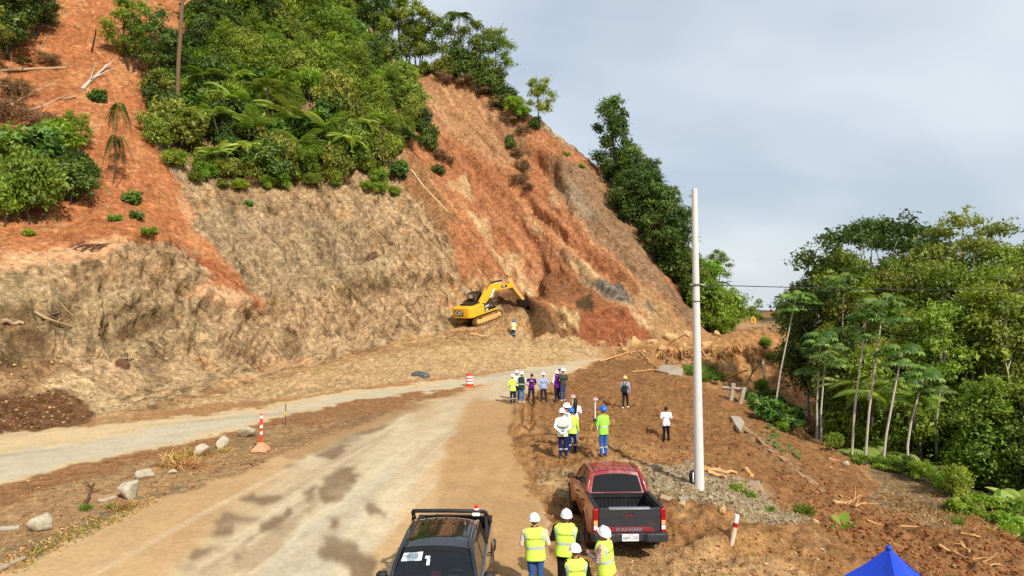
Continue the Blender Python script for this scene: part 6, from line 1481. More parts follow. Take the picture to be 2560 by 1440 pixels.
# top-left corner trees and the debris island left of the chute
for i, (x, y, k, s_, lab) in enumerate([(20, 150, 'thick', 1.1, 'dark leafy tree in the top left corner'), (-60, 200, 'broad3', .8, 'olive tree cut by the left edge near the top corner'), (90, 95, 'ragged', .7, 'ragged tree behind the top left corner tree'), (60, 60, 'thick', .8, 'tree at the top left skyline above the red slip'),
        (85, 555, 'bush1', 1.35, 'rounded bright green shrub at the foot of the left red slip'), (165, 505, 'bush2', 1.2, 'dark shrub with hanging roots beside the rounded shrub'), (30, 420, 'bigleaf', 1.25, 'pale broad-leaved shrub above the rounded shrub'), (110, 440, 'bigleaf', 1.35, 'broad-leaved shrub in the middle of the left debris island'),
        (190, 400, 'airy2', .55, 'lime green sapling with airy crown on the left red slip'), (10, 560, 'bush4', .9, 'yellowish shrub at the left edge of the picture'), (20, 310, 'brush', 1.3, 'tangle of dry brush at the left edge'), (40, 250, 'brush', 1.1, 'dry brush below the top left log'), (120, 165, 'brush', .8, 'uprooted brush on the upper left red slip'),
        (240, 255, 'bigleaf', .5, 'leafy shrub caught on the snag'), (330, 510, 'bigleaf', .45, 'small broad-leaved sapling low in the red chute'), (290, 552, 'lowleaf', .55, 'low seedling left of the chute tip'), (345, 550, 'bigleaf', .32, 'small shrub beside the low seedling'), (375, 585, 'lowleaf', .6, 'creeping green plant on the lip above the left rock mound'),
        (70, 585, 'lowleaf', .4, 'tiny green sprig under the rounded shrub'), (625, 515, 'bigleaf', .26, 'single small bush growing on the tan rock face'), (65, 170, 'palm_low', .42, 'small drooping palm beside the upper left log'), (150, 345, 'bush2', .7, 'dark shrub between the lime sapling and the branches'), (60, 480, 'bush4', 1.2, 'olive shrub behind the rounded shrub on the left'), (140, 390, 'bush1', 1.0, 'leafy shrub under the lime sapling'), (205, 470, 'bush2', .8, 'shrub at the right end of the left debris island'), (15, 500, 'bush3', .9, 'lime shrub behind the yellowish one at the left edge'), (90, 330, 'brush', 1.1, 'dry brush on top of the left debris island'), (200, 440, 'brush', .7, 'dry hanging roots on the right of the debris island')]):
    plant(k, at(x, y) + DN * .6, s_, lab, mat=M_lC if 'lime' in lab or 'yellowish' in lab else None)
# broken palm hanging on the red slip
pb = at(283, 460); T = plant('palm_dead', pb, .62, 'broken palm with two bunches of drooping fronds on the red slip', name='palm', tilt=(.05, .06)); c = link('fronds', KIT['palm_dead'][1][1], T); c.location = (.15, 0, 2.3); c.rotation_euler.z = 1.0; T.scale = (.62, .62, 1.25)
# ridge above the central slip
for i, (x, y, k, s_, lab, dy) in enumerate([(925, 120, 'airy', 1.1, 'slim dark-trunked tree on the skyline left of the ridge gap', 3), (955, 130, 'airy', 1.0, 'second slim skyline tree left of the ridge gap', 3), (1010, 165, 'multi', 1.35, 'many-stemmed tree on the ridge left of the tall palm', 2), (1045, 170, 'multi', 1.15, 'many-stemmed tree on the ridge with bright crown', 1.5),
        (1105, 180, 'airy2', 1.2, 'bright leafy tree on the ridge left of the palm trunk', 1), (1185, 200, 'multi', 1.15, 'pale green tree on the ridge right of the tall palm', 1), (1240, 215, 'airy2', 1.15, 'rounded grey-green tree at the right end of the ridge group', 0), (1346, 316, 'airy2', .95, 'small lone tree with tufted crown lower on the ridge', 0),
        (1110, 195, 'bush4', 1.3, 'dense shrub on the ridge under the tall palm', 0), (1150, 195, 'bush2', 1.4, 'dark shrub on the ridge edge under the palm', 0), (1195, 215, 'bush2', 1.2, 'shrub on the ridge edge below the pale tree', 0), (1235, 235, 'bush2', 1.3, 'shrub around the foot of the rounded ridge tree', 0), (1265, 265, 'bush2', 1.0, 'shrub on the ridge below the rounded tree', 0),
        (1285, 280, 'bush3', 1.0, 'lime green shrub bank on the ridge', -1), (1305, 293, 'bush3', .8, 'lime green shrub right of the lime bank on the ridge', -1), (1338, 318, 'bush2', .6, 'dark shrub at the foot of the lone ridge tree', 0), (1110, 205, 'brush', 1.0, 'brown brush on the lip of the slip', 0), (1160, 215, 'brush', 1.1, 'brown roots and brush hanging below the ridge', 0), (1200, 235, 'brush', 1.1, 'brown brush hanging on the slip edge below the shrubs', 0),
        (1240, 265, 'brush', 1.0, 'brown brush along the upper slip edge', 0), (1280, 305, 'brush', .9, 'brown brush under the lime shrub bank', 0), (1310, 330, 'brush', .8, 'brown brush on the slip edge left of the lone tree', 0), (1060, 185, 'bush4', .8, 'shrub at the left end of the bare ridge', 0), (1415, 382, 'lowleaf', .6, 'low green tuft on the bare lower ridge', 0), (1455, 412, 'lowleaf', .6, 'low green tuft on the ridge just left of the tall dark tree', 0)]):
    p = at(x, y + 6); plant(k, p + DN + Vector((0, dy, 0)), s_, lab, sz=s_ * (1.0 if k != 'airy' else 1.15))
plant('palm', at(1150, 190) + DN, .98, 'tall palm rising above the ridge trees', sz=1.12)
for i, (x, y, s_) in enumerate([(1075, 380, .8), (1100, 400, .8), (1095, 435, .55), (1120, 410, .7), (1060, 345, .8)]):
    plant('brush' if i % 2 else 'bush2', at(x, y) + DN, s_, ['dark shrub', 'brown brush tuft', 'dark shrub', 'brown brush tuft', 'dark shrub'][i] + ' sliding down beside the thicket, ' + ['second from the top', 'third from the top', 'lowest', 'rightmost', 'topmost'][i], 'brush tufts on the left edge of the central slip')
for i, (x, y, s_) in enumerate([(1275, 375, .5), (1290, 395, .8), (1305, 430, .95), (1300, 460, .85), (1320, 475, .6), (1278, 345, .4)]):
    plant('brush' if i else 'bush2', at(x, y) + DN, s_, ['green shrub', 'dead brush clump', 'largest dead brush clump', 'dead brush clump', 'dead brush clump', 'small dead brush clump'][i] + ' stuck on the central slip, ' + ['second from the top', 'third from the top', 'in the middle', 'second lowest', 'lowest', 'topmost'][i], 'dead brush clumps on the central slip')
# wooded spur right of the slip
g_sp = 'trees on the spur right of the slip'
for i, (x, y, k, s_, lab) in enumerate([(1500, 470, 'ragged', 1.02, 'tallest dark ragged tree on the spur beside the slip'), (1545, 540, 'ragged', .80, 'dark tree right of the tallest spur tree'), (1580, 590, 'thick', .95, 'dense dark tree in the middle of the spur wood'), (1620, 640, 'thick', 1.0, 'dense dark tree with glossy crown on the spur'), (1655, 690, 'thick', .95, 'dense tree at the right side of the spur wood'),
        (1540, 560, 'thick', .8, 'shaded tree low on the spur beside the slip edge'), (1600, 650, 'airy', .55, 'thin-stemmed tree on the slip edge of the spur'), (1690, 740, 'thick', .62, 'small dark tree near the foot of the spur'), (1640, 610, 'thick', .9, 'dense dark tree highest at the right of the spur wood'), (1600, 540, 'ragged', .72, 'dark ragged tree behind the middle of the spur wood')]):
    p = at(x, y); plant(k, p + DN + Vector((2.2, 2.5, -.6)), s_ * 1.12, lab, g_sp)
SPUR = [(1500, 470), (1560, 560), (1640, 670), (1710, 770), (1740, 830), (1760, 840)]
for i in range(52):
    t = random.random() * (len(SPUR) - 1); a, b = SPUR[int(t)], SPUR[int(t) + 1]; f = t - int(t); q = at(a[0] + (b[0] - a[0]) * f, a[1] + (b[1] - a[1]) * f)
    x, y = q.x + random.uniform(.8, 9.5), q.y + random.uniform(1.5, 9); z = gz(x, y)
    if CX + x / y * FPX > 1815: continue
    k = random.choice(['bush2', 'bush2', 'bush1', 'bush4', 'brush'] if x < q.x + 2.5 else ['bush3', 'bush3', 'bush1', 'bush2']); plant(k, Vector((x, y, z - .3)), random.uniform(.9, 1.6), HUE[k] + ' shrub on the ' + ('top' if t < 1.6 else 'foot' if t > 3.2 else 'middle') + ' of the wooded spur' + (' along the slip edge' if x < q.x + 2.5 else ' on its far flank'), 'shrubs cloaking the wooded spur', tilt=(0, random.uniform(0, .35)))
for i, (px_, py_, d_) in enumerate([(1770, 735, 92), (1755, 700, 90), (1790, 755, 94), (1775, 770, 90), (1800, 790, 95), (1760, 770, 87), (1745, 680, 89), (1785, 720, 93), (1735, 640, 89), (1750, 655, 90), (1810, 745, 96), (1790, 785, 92), (1750, 800, 86), (1775, 808, 88), (1800, 812, 91)]):
    x, y, z = P(px_, py_ + 25, d_); plant('bush3' if i % 4 else 'clad', Vector((x, y, z - 1.2)), random.uniform(1.1, 1.5) if i % 4 else .5, 'lime green creeper mound on the right flank of the spur', 'lime creepers on the right flank of the spur', tilt=(0, .3))
for i, (px_, py_, d_, k, s_, lab) in enumerate([(1700, 665, 90, 'fern_tall', .95, 'tree fern on the spur left of the concrete pole'), (1722, 655, 92, 'fern_tall', .85, 'tree fern on the spur behind the concrete pole'), (1798, 720, 96, 'airy2', .72, 'sparse grey-green tree on the spur right of the pole'), (1808, 745, 97, 'fern_tall', .62, 'tree fern below the sparse tree on the spur'),
        (1812, 790, 99, 'fern_tall', .7, 'tree fern against the sky low on the spur'), (1835, 800, 101, 'fern_tall', .55, 'lowest tree fern at the right end of the spur')]):
    x, y, z = P(px_, py_, d_); plant(k, Vector((x, y, z - .5)), s_, lab)
# distant hedge and far bank
for i in range(16):
    x = 36 + i * 1.9; y = 124 + random.uniform(-3, 6); plant('bush4' if i % 3 else 'brush', Vector((x, y, gz(x, y) - .3)), random.uniform(.6, .95), ('distant brown' if i % 3 == 0 else 'distant olive') + ' shrub of the hedge behind the far bend, ' + ['left end', 'left part', 'middle', 'right end'][i // 4], 'hedge shrubs behind the far bend')
for i, (x, y) in enumerate([(48, 150), (56, 155), (62, 148), (50, 160)]): plant('airy2', Vector((x, y, gz(x, y) - .3)), .42, 'tiny distant tree on the far red bank', 'tiny trees on the far red bank')
# forest on the right
FL = [('flat1', 2180, 60, 547, 'umbrella-crowned tree on the skyline of the right forest, left of the small dark crown'), ('broad1', 2065, 61, 590, 'dark dense tree at the left end of the right forest'), ('broad1', 2045, 56, 700, 'lower dark tree at the left end of the right forest'), ('flat1', 2262, 66, 562, 'small dark umbrella crown on the forest skyline'), ('flat2', 2410, 60, 540, 'tall airy tree on the forest skyline with reddish open crown'),
      ('broad2', 2490, 58, 585, 'spreading bright crown near the right edge of the forest skyline'), ('flat1', 2570, 56, 610, 'spreading crown cut by the right edge of the picture'), ('broad2', 2120, 58, 605, 'bright green tree second from the left of the forest'), ('broad2', 2220, 58, 620, 'mid green tree below the umbrella crown'), ('broad3', 2290, 58, 620, 'olive tree in the middle of the right forest'), ('broad3', 2340, 62, 590, 'olive crowned tree behind the middle of the forest'),
      ('broad2', 2380, 54, 690, 'mid green tree right of the forest middle'), ('broad3', 2150, 52, 720, 'olive tree in front of the umbrella-crowned tree'), ('broad2', 2250, 51, 745, 'bright tree in the second row of the forest'), ('broad2', 2330, 53, 720, 'mid green tree in the second row of the forest'), ('broad3', 2440, 52, 720, 'olive tree among pale trunks at right'), ('broad2', 2540, 54, 660, 'tall bright tree among pale trunks at the right edge'),
      ('pole', 2470, 45, 690, 'slender pale-trunked tree near the right edge'), ('pole2', 2525, 44, 700, 'second slender pale-trunked tree at the right edge'), ('pole', 2420, 46, 720, 'slender pale-trunked tree left of the pair at the right edge'), ('broad1', 2095, 50, 790, 'dark tree low on the left side of the forest'), ('broad2', 2620, 44, 720, 'tree standing just outside the right edge'), ('broad2', 2020, 62, 690, 'bright lower tree at the far left of the forest beside the gully'), ('broad3', 2200, 47, 830, 'olive young tree behind the trumpet trees'), ('broad2', 2300, 46, 850, 'bright young tree right of the trumpet trees'), ('broad1', 2140, 48, 860, 'dark young tree behind the leftmost trumpet tree'), ('broad2', 2480, 40, 950, 'bright low tree in the right front of the forest'), ('broad3', 2570, 38, 930, 'olive low tree in the right front corner of the forest'), ('pole', 2345, 45, 740, 'pale-trunked tree in the front middle of the forest'), ('pole2', 2290, 47, 760, 'thin pale-trunked tree left of the front middle'), ('pole', 2380, 52, 640, 'tall pale-trunked tree behind the front middle'), ('pole2', 2555, 47, 640, 'tall thin pale trunk near the right edge'), ('pole', 2500, 50, 650, 'tall pale-trunked tree left of the right edge'), ('pole2', 2240, 54, 650, 'thin pale-trunked tree behind the tallest trumpet tree'), ('pole', 2175, 55, 680, 'pale-trunked tree under the umbrella crown'), ('pole2', 2440, 47, 800, 'short thin pale-trunked tree among the taller ones')]
for k, px_, d_, top, lab in FL:
    x, y, zt = P(px_, top, d_); z = gz(x, y); hh = zt - z; H = {'flat1': 16.4, 'flat2': 16.2, 'broad1': 14.6, 'broad2': 15.4, 'broad3': 13.5, 'airy': 11.6, 'pole': 14.6, 'pole2': 13.6}[k]; s_ = hh / H
    plant(k, Vector((x, y, z - .3)), s_, lab, 'trees of the forest on the right', mat=M_lB if 'dark' in lab else None, sz=s_)
FP = [(2060, 850), (2600, 850), (2600, 1290), (2480, 1270), (2330, 1200), (2210, 1172), (2120, 1135), (2060, 1090)]
for i in range(95):
    d_ = random.uniform(38, 64); px_ = random.uniform(2070, 2620); x, y, _ = P(px_, 0, d_); z = gz(x, y)
    if x < 18 + (d_ - 36) * .5 or (px_ < 2330 and d_ < 46) or (px_ < 2450 and d_ < 41): continue
    k = random.choices(['bush1', 'bush2', 'bush3', 'bush4', 'bigleaf', 'clad'], [4, 4, 2, 2, 1.5 if d_ > 48 else 0, 3])[0]; row = 'front' if d_ < 46 else 'back' if d_ > 55 else 'middle'
    plant(k, Vector((x, y, z - .3)), random.uniform(1.0, 1.8) * (.6 if k == 'clad' else .75 if k == 'bigleaf' else 1), HUE[k] + ' shrub in the ' + row + ' undergrowth of the forest, ' + ('left part' if px_ < 2250 else 'right part' if px_ > 2440 else 'middle part'), 'undergrowth of the right forest')
for i, (px_, py_, d_, s_, k) in enumerate([(2180, 985, 41, .95, 'fern'), (2230, 960, 43, 1.0, 'fern'), (2150, 960, 44, .9, 'fern'), (2285, 990, 42, 1.05, 'fern'), (2210, 1040, 40, .9, 'fern_low'), (2270, 1075, 39, .9, 'fern_low'), (2110, 960, 46, .8, 'fern'), (2170, 1060, 41, .8, 'fern_low'), (2500, 1225, 30, .5, 'fern_low'), (2560, 1200, 31, .5, 'fern_low')]):
    x, y, z = P(px_, py_, d_); zz = gz(x, y); plant(k, Vector((x, y, max(zz - .1, z - 1.6 * s_ if k == 'fern' else zz))), s_, 'pale tree fern at the right forest edge, ' + ['between the two tallest trumpet trees', 'right of the tallest trumpet tree', 'behind the leftmost trumpet tree', 'behind the short leaning trumpet tree', 'low beside the third trumpet tree', 'low under the short leaning one', 'left of the four trumpet trees', 'low below the tallest trumpet tree'][i] if i < 8 else ['left', 'right'][i - 8] + ' of two drooping fern clumps near the right edge', 'tree ferns at the forest edge' if i < 8 else 'drooping ferns near the right edge')
# trumpet trees: thin ringed trunks with an umbrella of lobed leaves
def lobed(name, n_leaf, mat, spread=.9):
    Vs, Fs, T_ = [], [], []; o = 0
    for i in range(n_leaf):
        a = i * 2.4; q = spread * (.35 + .65 * rng.random()); c = np.array([math.cos(a) * q, math.sin(a) * q, .25 + .35 * rng.random() - .25 * q]); nrm = unit((np.array([math.cos(a) * .5, math.sin(a) * .5, 1.0]) + rng.normal(size=3) * .2)[None])[0]
        u = unit(np.cross(nrm, [.3, .8, .1])[None])[0]; w = np.cross(nrm, u); R_ = .30 + .16 * rng.random(); tn = .15 + .8 * rng.random()
        for k in range(8):
            an = 2 * math.pi * k / 8; d = u * math.cos(an) + w * math.sin(an); e = -u * math.sin(an) + w * math.cos(an)
            v = np.array([c, c + d * R_ * .55 + e * R_ * .2, c + d * R_ - nrm * R_ * .3, c + d * R_ * .55 - e * R_ * .2]); Vs.append(v); Fs.append(np.array([[0, 1, 2, 3]]) + o); o += 4; T_.append(np.full(4, tn))
        pet = np.array([[0, 0, -.1], [0, .02, -.1], c + [0, .02, 0], c]); Vs.append(pet); Fs.append(np.array([[0, 1, 2, 3]]) + o); o += 4; T_.append(np.full(4, .5))
    me = np_mesh(name, np.vstack(Vs), np.vstack(Fs), [mat], smooth=False); set_attr(me, 'tint', np.concatenate(T_)); return me
LOB = [lobed('crown', 22, M_lG, 1.25), lobed('crown', 16, M_lG, 1.0), lobed('crown', 28, M_lG, 1.5)]
for i, (bx_, by_, tx, ty, d_, k, lab) in enumerate([(2130, 1128, 2165, 800, 39, 1, 'trumpet tree with thin pale trunk, leftmost of the four at the forest edge'), (2163, 1148, 2209, 758, 38.5, 2, 'tallest trumpet tree with thin pale trunk and umbrella crown'), (2206, 1172, 2255, 880, 37, 1, 'trumpet tree with pale trunk right of the tallest one'), (2269, 1112, 2308, 945, 39.5, 1, 'short leaning trumpet tree with drooping leaves'),
        (2043, 1090, 2052, 846, 45, 1, 'trumpet tree with dark thin trunk beside the gully'), (2053, 1084, 2064, 895, 44, 0, 'second thin trumpet tree beside the gully'), (1940, 1003, 1990, 745, 52, 2, 'lone trumpet tree leaning in front of the gully scarp'), (2415, 965, 2428, 858, 46, 1, 'trumpet tree inside the forest with one yellow leaf cluster'), (2105, 1010, 2110, 700, 52, 2, 'trumpet tree with tall grey stem at the left of the forest')]):
    a = Vector(P(bx_, by_, d_)); b = Vector(P(tx, ty, d_)); T = empty('trumpet_tree', a, (0, 0, 0), lab, 'tree', 'trumpet trees at the forest edge')
    L = b - a; m = MB(); m.tube([Vector((0, 0, -1.5)), Vector((0, 0, 0)), L * .3 + Vector((-.10, 0, 0)), L * .65 + Vector((-.06, 0, 0)), L], [.075, .072, .064, .052, .042], 8); m.build('trunk', M_barkP, T, angle=60)
    c = link('crown', LOB[k], T); c.location = L
    for q in range(3):
        c2 = link('crown', LOB[(k + q) % 2], T); c2.location = L + Vector((math.cos(q * 2.1 + i) * .9, math.sin(q * 2.1 + i) * .9, -.35 - .3 * q)); c2.scale = (.75, .75, .75); c2.rotation_euler.z = q
# gully plants
for p in scatter([(1865, 990), (1930, 985), (1990, 1020), (2010, 1075), (1960, 1080), (1900, 1050)], 40, .55):
    k = random.choice(['bush3', 'bigleaf', 'lowleaf', 'tall_grass']); plant(k, p + DN * .5, random.uniform(.28, .5), NOUN[k] + ' in the gully patch behind the broken posts, ' + where(p, 1865, 2010, 1035), 'green plants of the gully patch', name='gully_plant').__setitem__('category', 'plant')
for p in scatter([(1705, 915), (1740, 910), (1810, 940), (1805, 962), (1760, 955), (1715, 935)], 22, .4):
    plant('tall_grass', p + DN * .2, random.uniform(.35, .6), 'tall bright grass clump behind the concrete pole, ' + where(p, 1705, 1810, 938), 'grass clumps behind the concrete pole')
for i, (x, y, k, s_, lab) in enumerate([(1920, 1085, 'paddle', .8, 'broad paddle-leaved plant on the rim of the gully'), (1925, 1110, 'paddle', .6, 'hanging broad leaf below the gully rim plant'), (1972, 1130, 'paddle', .55, 'low rosette plant beside the concrete drain'), (2112, 1325, 'paddle_lime', .75, 'lime seedling with one large round leaf on red dirt'), (2070, 1310, 'paddle', .25, 'small dark seedling left of the lime seedling'),
        (1840, 1225, 'lowleaf', .24, 'low weeds on the gravel right of the concrete pole'), (1870, 1240, 'lowleaf', .2, 'second patch of weeds on the gravel right of the pole'), (2010, 1280, 'tuft', .5, 'drooping grass tuft on the edge of the gravel bank'), (1925, 1275, 'lowleaf', .16, 'small weed low on the gravel bank'), (2385, 1205, 'paddle', .5, 'large rosette plant at the forest edge above the field'), (1915, 870, 'bush3', .45, 'pale bush hanging on the gully scarp'), (1925, 895, 'lowleaf', .6, 'creeper on the gully scarp')]):
    plant(k, at(x, y) + DN * .3, s_, lab)
for p in scatter([(2400, 1275), (2480, 1260), (2570, 1300), (2600, 1365), (2500, 1345), (2380, 1310)], 34, .7):
    k = random.choice(['lowleaf', 'lowleaf', 'tuft_dry', 'tuft']); plant(k, p, random.uniform(.3, .6), NOUN[k] + ' beside the bare field on the right, ' + where(p, 2380, 2560, 1305), 'ground plants beside the right field')
for p in scatter([(2110, 1125), (2200, 1165), (2330, 1205), (2420, 1250), (2400, 1262), (2300, 1205), (2180, 1175), (2080, 1125)], 20, .8):
    k = random.choice(['lowleaf', 'bush3', 'bush1', 'bush2']); plant(k, p, random.uniform(.22, .5), NOUN[k] + ' along the foot of the right forest, ' + where(p, 2080, 2420, 1190), 'low shrubs at the foot of the right forest')
# grass of the median
for i, (x, y, k, s_) in enumerate([(455, 1150, 'tuft_dry', .9), (470, 1145, 'tuft', .4), (440, 1165, 'tuft_dry', 1.0), (500, 1140, 'tuft_dry', .6), (560, 1130, 'tuft_dry', .45), (470, 1170, 'tuft_dry', .8), (280, 1270, 'tuft', .22), (330, 1265, 'tuft_dry', .35), (300, 1275, 'tuft_dry', .5), (215, 1275, 'tuft', .25)]):
    plant(k, at(x, y), s_, NOUN[k] + ' between the boulders of the median, ' + where(at(x, y), 200, 580, 1200), 'grass tufts of the median')
def stuff_leaves(name, poly, n_, size, mat, label):
    cs = []
    xs = [p[0] for p in poly]; ys = [p[1] for p in poly]
    for _ in range(n_ * 3):
        if len(cs) >= n_: break
        x, y = random.uniform(min(xs), max(xs)), random.uniform(min(ys), max(ys))
        if in_poly(x, y, poly):
            b = pick(x, y)
            if b: cs.append(b[0] + Vector((0, 0, .03)))
    c = np.repeat(np.array(cs), 6, 0); c = c + rng.normal(size=c.shape) * np.array([.12, .12, .02]); v, f = leaf_quads(c, np.zeros((len(c), 3)) + [0, 0, .2], size * (.5 + rng.random(len(c))), .22, 1.2)
    me = np_mesh(name, v, f, [mat], smooth=False); set_attr(me, 'tint', np.repeat(rng.random(len(c)), 4)); o = link(name, me); tag(o, label, None, None, 'stuff'); return o
stuff_leaves('dry_ground_cover', [(0, 1400), (180, 1310), (330, 1260), (450, 1190), (640, 1110), (640, 1130), (450, 1215), (330, 1290), (150, 1370), (0, 1440)], 900, .11, M_lStraw, 'dry grass litter on the median')
stuff_leaves('ground_cover', [(40, 1400), (200, 1310), (330, 1265), (340, 1280), (200, 1345), (40, 1430)], 260, .10, M_lD, 'thin green ground cover on the median')
stuff_leaves('field_litter', [(2210, 1190), (2354, 1223), (2420, 1290), (2400, 1320), (2210, 1285)], 350, .14, M_lStraw, 'dry litter on the bare field')
# ------------------------------------------------------------------ posts, signs, survey gear, tent
M_conc = pbr('pole_concrete', (206, 204, 198), .85, var=.07, vscale=2.5, dirt=(150, 140, 124), dirt_amt=.25, dscale=1.2, bumps=(30, .3, .01))
M_conc2 = pbr('weathered_concrete', (168, 158, 138), .95, var=.2, vscale=2.0, dirt=(140, 104, 70), dirt_amt=.55, dscale=2, bumps=(9, .8, .05))
M_cable = pbr('cable_black', (30, 30, 32), .6)
M_steel = pbr('galvanised_steel', (120, 122, 124), .45, metal=.8)
M_orange = pbr('safety_orange', (222, 66, 34), .5, var=.06, dirt=(190, 140, 100), dirt_amt=.25)
M_white = pbr('white_paint', (232, 230, 226), .6, dirt=(190, 160, 124), dirt_amt=.2)
M_redp = pbr('red_band_paint', (168, 24, 30), .5)
M_cone = pbr('faded_orange_rubber', (222, 142, 104), .8, dirt=(196, 150, 106), dirt_amt=.4)
M_blueink = pbr('blue_paint', (34, 62, 150), .6)
M_wood = pbr('splintered_wood', (206, 156, 98), .85, var=.25, vscale=5, bumps=(8, .6, .03), dirt=(150, 96, 56), dirt_amt=.35)
M_board = pbr('pale_board', (224, 198, 150), .8, var=.1)
M_deadw = pbr('dead_wood', (168, 142, 108), .9, var=.3, vscale=3, bumps=(8, .6, .03))
M_darkw = pbr('dark_wood', (96, 62, 40), .9, var=.3, vscale=3)
M_tent = pbr('blue_canvas', (18, 62, 186), .5, spec=.4, var=.10, vscale=3, bumps=(3, .5, .06))
PB = at(1748, 1218); PT = Vector(P(1736, 472, PB.y))
T = empty('utility_pole', PB, (0, 0, 0), 'tall tapered grey concrete utility pole standing on the gravel bank', 'pole')
L = PT - PB; m = MB(); m.tube([Vector((0, 0, -.8)), Vector((0, 0, 0)), L * .33, L * .66, L], [.170, .166, .138, .112, .088], 28); m.build('shaft', M_conc, T, angle=50)
z_c = (6.3 + (HY - 712) / FPX * PB.y) - PB.z; fC = z_c / L.z; cC = L * fC
m = MB(); m.lathe([(.125, -.035), (.135, -.03), (.135, .03), (.125, .035)], 24, cC); m.tube([cC + Vector((-.20, -.05, 0)), cC + Vector((.26, -.05, .01))], .018, 8); m.tube([cC + Vector((.12, -.1, 0)), cC + Vector((.32, -.06, -.04))], .02, 6); m.build('cable_clamp', M_steel, T)
m = MB(); c2 = L * (fC - .055); m.lathe([(.128, -.02), (.133, -.015), (.133, .015), (.128, .02)], 24, c2); m.build('steel_band', M_steel, T)
m = MB(); m.tube([cC + Vector((-.1, -.1, 0)), cC + Vector((-.16, -.1, -.2)), cC + Vector((-.24, -.05, -.32))], .008, 6); m.build('loose_wire', M_cable, T)
def pole_text(txt, size, zoff, ang):
    def bend(c):
        rad = .158 - .0085 * zoff + .003 + c.z; a = ang + c.x / rad; return Vector((rad * math.sin(a), -rad * math.cos(a), zoff + c.y)) + L * (zoff / L.z) * Vector((1, 1, 0)).length * 0 + Vector((L.x * zoff / L.z, 0, 0))
    text_obj(txt, size, M_blueink, T, None, bend=bend, bold=.004, depth=.001)
pole_text('CNET', .14, (1218 - 1112) / FPX * PB.y, -.55); pole_text('8', .12, (1218 - 1130) / FPX * PB.y, -.75)
a = PB + cC + Vector((.2, -.05, 0)); b = Vector(P(2740, 721, 31.0)); m = MB(); m.tube([a.lerp(b, t) + Vector((0, 0, -.30 * 4 * t * (1 - t) * .35)) for t in np.linspace(0, 1, 30)], .016, 6)
o = m.build('overhead_cable', M_cable, None); tag(o, 'thin black overhead cable running right from the concrete pole', 'cable')
a = Vector(P(1842, 766, 97)); b = Vector(P(1895, 787, 112)); m = MB(); m.tube([a.lerp(b, t) for t in np.linspace(0, 1, 4)], .03, 5); o = m.build('overhead_cable', M_cable, None); tag(o, 'faint distant cable sloping down beside the spur', 'cable')
# rucksack leaning on the pole
rp = at(1731, 1208); T = empty('rucksack', rp, (0, 0, R(20)), 'black and orange rucksack leaning against the foot of the pole', 'bag')
m = MB(); m.ell((0, 0, .22), (.12, .10, .23), 14); m.build('bag', MATS['black_nylon'], T, angle=60)
m = MB(); m.tube([(-.04, -.10, .08), (-.07, -.14, .22), (-.04, -.10, .38)], .022, 8); m.build('strap', M_white, T); m = MB(); m.ell((.08, -.07, .14), (.07, .06, .09), 10); m.build('pocket', M_orange, T)
# red and white post
b = at(1830, 1356); t_ = Vector(P(1843, 1287, b.y)); T = empty('marker_post', b, (0, 0, 0), 'leaning white marker post with one red band near the blue tent', 'post')
L = t_ - b; r_ = .062; m = MB(); m.tube([L * -.3, L * .0, L * .56], r_, 16); m.build('lower_post', pbr('dusty_white_paint', (216, 190, 160), .7), T, angle=50)
m = MB(); m.tube([L * .56, L * .72], r_ + .002, 16); m.build('red_band', M_redp, T, angle=50); m = MB(); m.tube([L * .72, L * 1.0], r_, 16); m.build('upper_post', M_white, T, angle=50)
# lane delineator on a cone foot
b = at(652, 1127); T = empty('delineator_post', b, (0, 0, 0), 'orange delineator post with white bands on a rubber foot', 'post')
h_ = (1127 - 1035) / FPX * b.y; m = MB(); w_ = .30; m.add([(-w_, -w_, 0), (w_, -w_, 0), (w_, w_, 0), (-w_, w_, 0), (-w_, -w_, .05), (w_, -w_, .05), (w_, w_, .05), (-w_, w_, .05), (-.07, -.07, .34), (.07, -.07, .34), (.07, .07, .34), (-.07, .07, .34)], [(3, 2, 1, 0), (0, 1, 5, 4), (1, 2, 6, 5), (2, 3, 7, 6), (3, 0, 4, 7), (4, 5, 9, 8), (5, 6, 10, 9), (6, 7, 11, 10), (7, 4, 8, 11), (8, 9, 10, 11)]); m.build('rubber_foot', M_cone, T, bevel=.015)
m = MB(); m.tube([(0, 0, .3), (0.03, 0, h_)], .06, 14); po = m.build('tube', M_orange, T, angle=50)
for z0 in (.66, .92, 1.30):
    m = MB(); q = z0 / h_ * .03; m.tube([(q, 0, z0), (q + .003, 0, z0 + .12)], .0625, 14); m.build('reflective_band', M_white, po, angle=50)
# traffic drum
b = at(1174, 966); T = empty('traffic_drum', b, (0, 0, 0), 'orange and white traffic drum where the two carriageways meet', 'drum')
m = MB(); m.lathe([(.31, 0), (.31, .06), (.26, .08), (.255, .3), (.245, .32), (.24, .58), (.23, .6), (.225, .84), (.20, .90), (.10, .92)], 24); d_o = m.build('drum', M_orange, T, angle=40)
for z0, r0 in ((.22, .262), (.42, .248), (.62, .234)):
    m = MB(); m.lathe([(r0 + .004, z0), (r0 + .001, z0 + .11)], 24); m.build('white_band', M_white, d_o, angle=40)
# survey stake
b = at(714, 1063); T = empty('survey_stake', b, (R(2), R(1), 0), 'thin wooden survey stake with yellow ribbon on the median', 'stake')
m = MB(); m.box(-.018, .018, -.018, .018, -.1, (1063 - 1010) / FPX * b.y); m.build('stake', M_darkw, T); m = MB(); m.box(-.03, .03, -.025, .025, .50, .66); m.build('ribbon', pbr('yellow_ribbon', (226, 196, 40), .6), T); m = MB(); m.box(-.022, .022, -.022, .022, .86, .92); m.build('red_tip', M_redp, T)
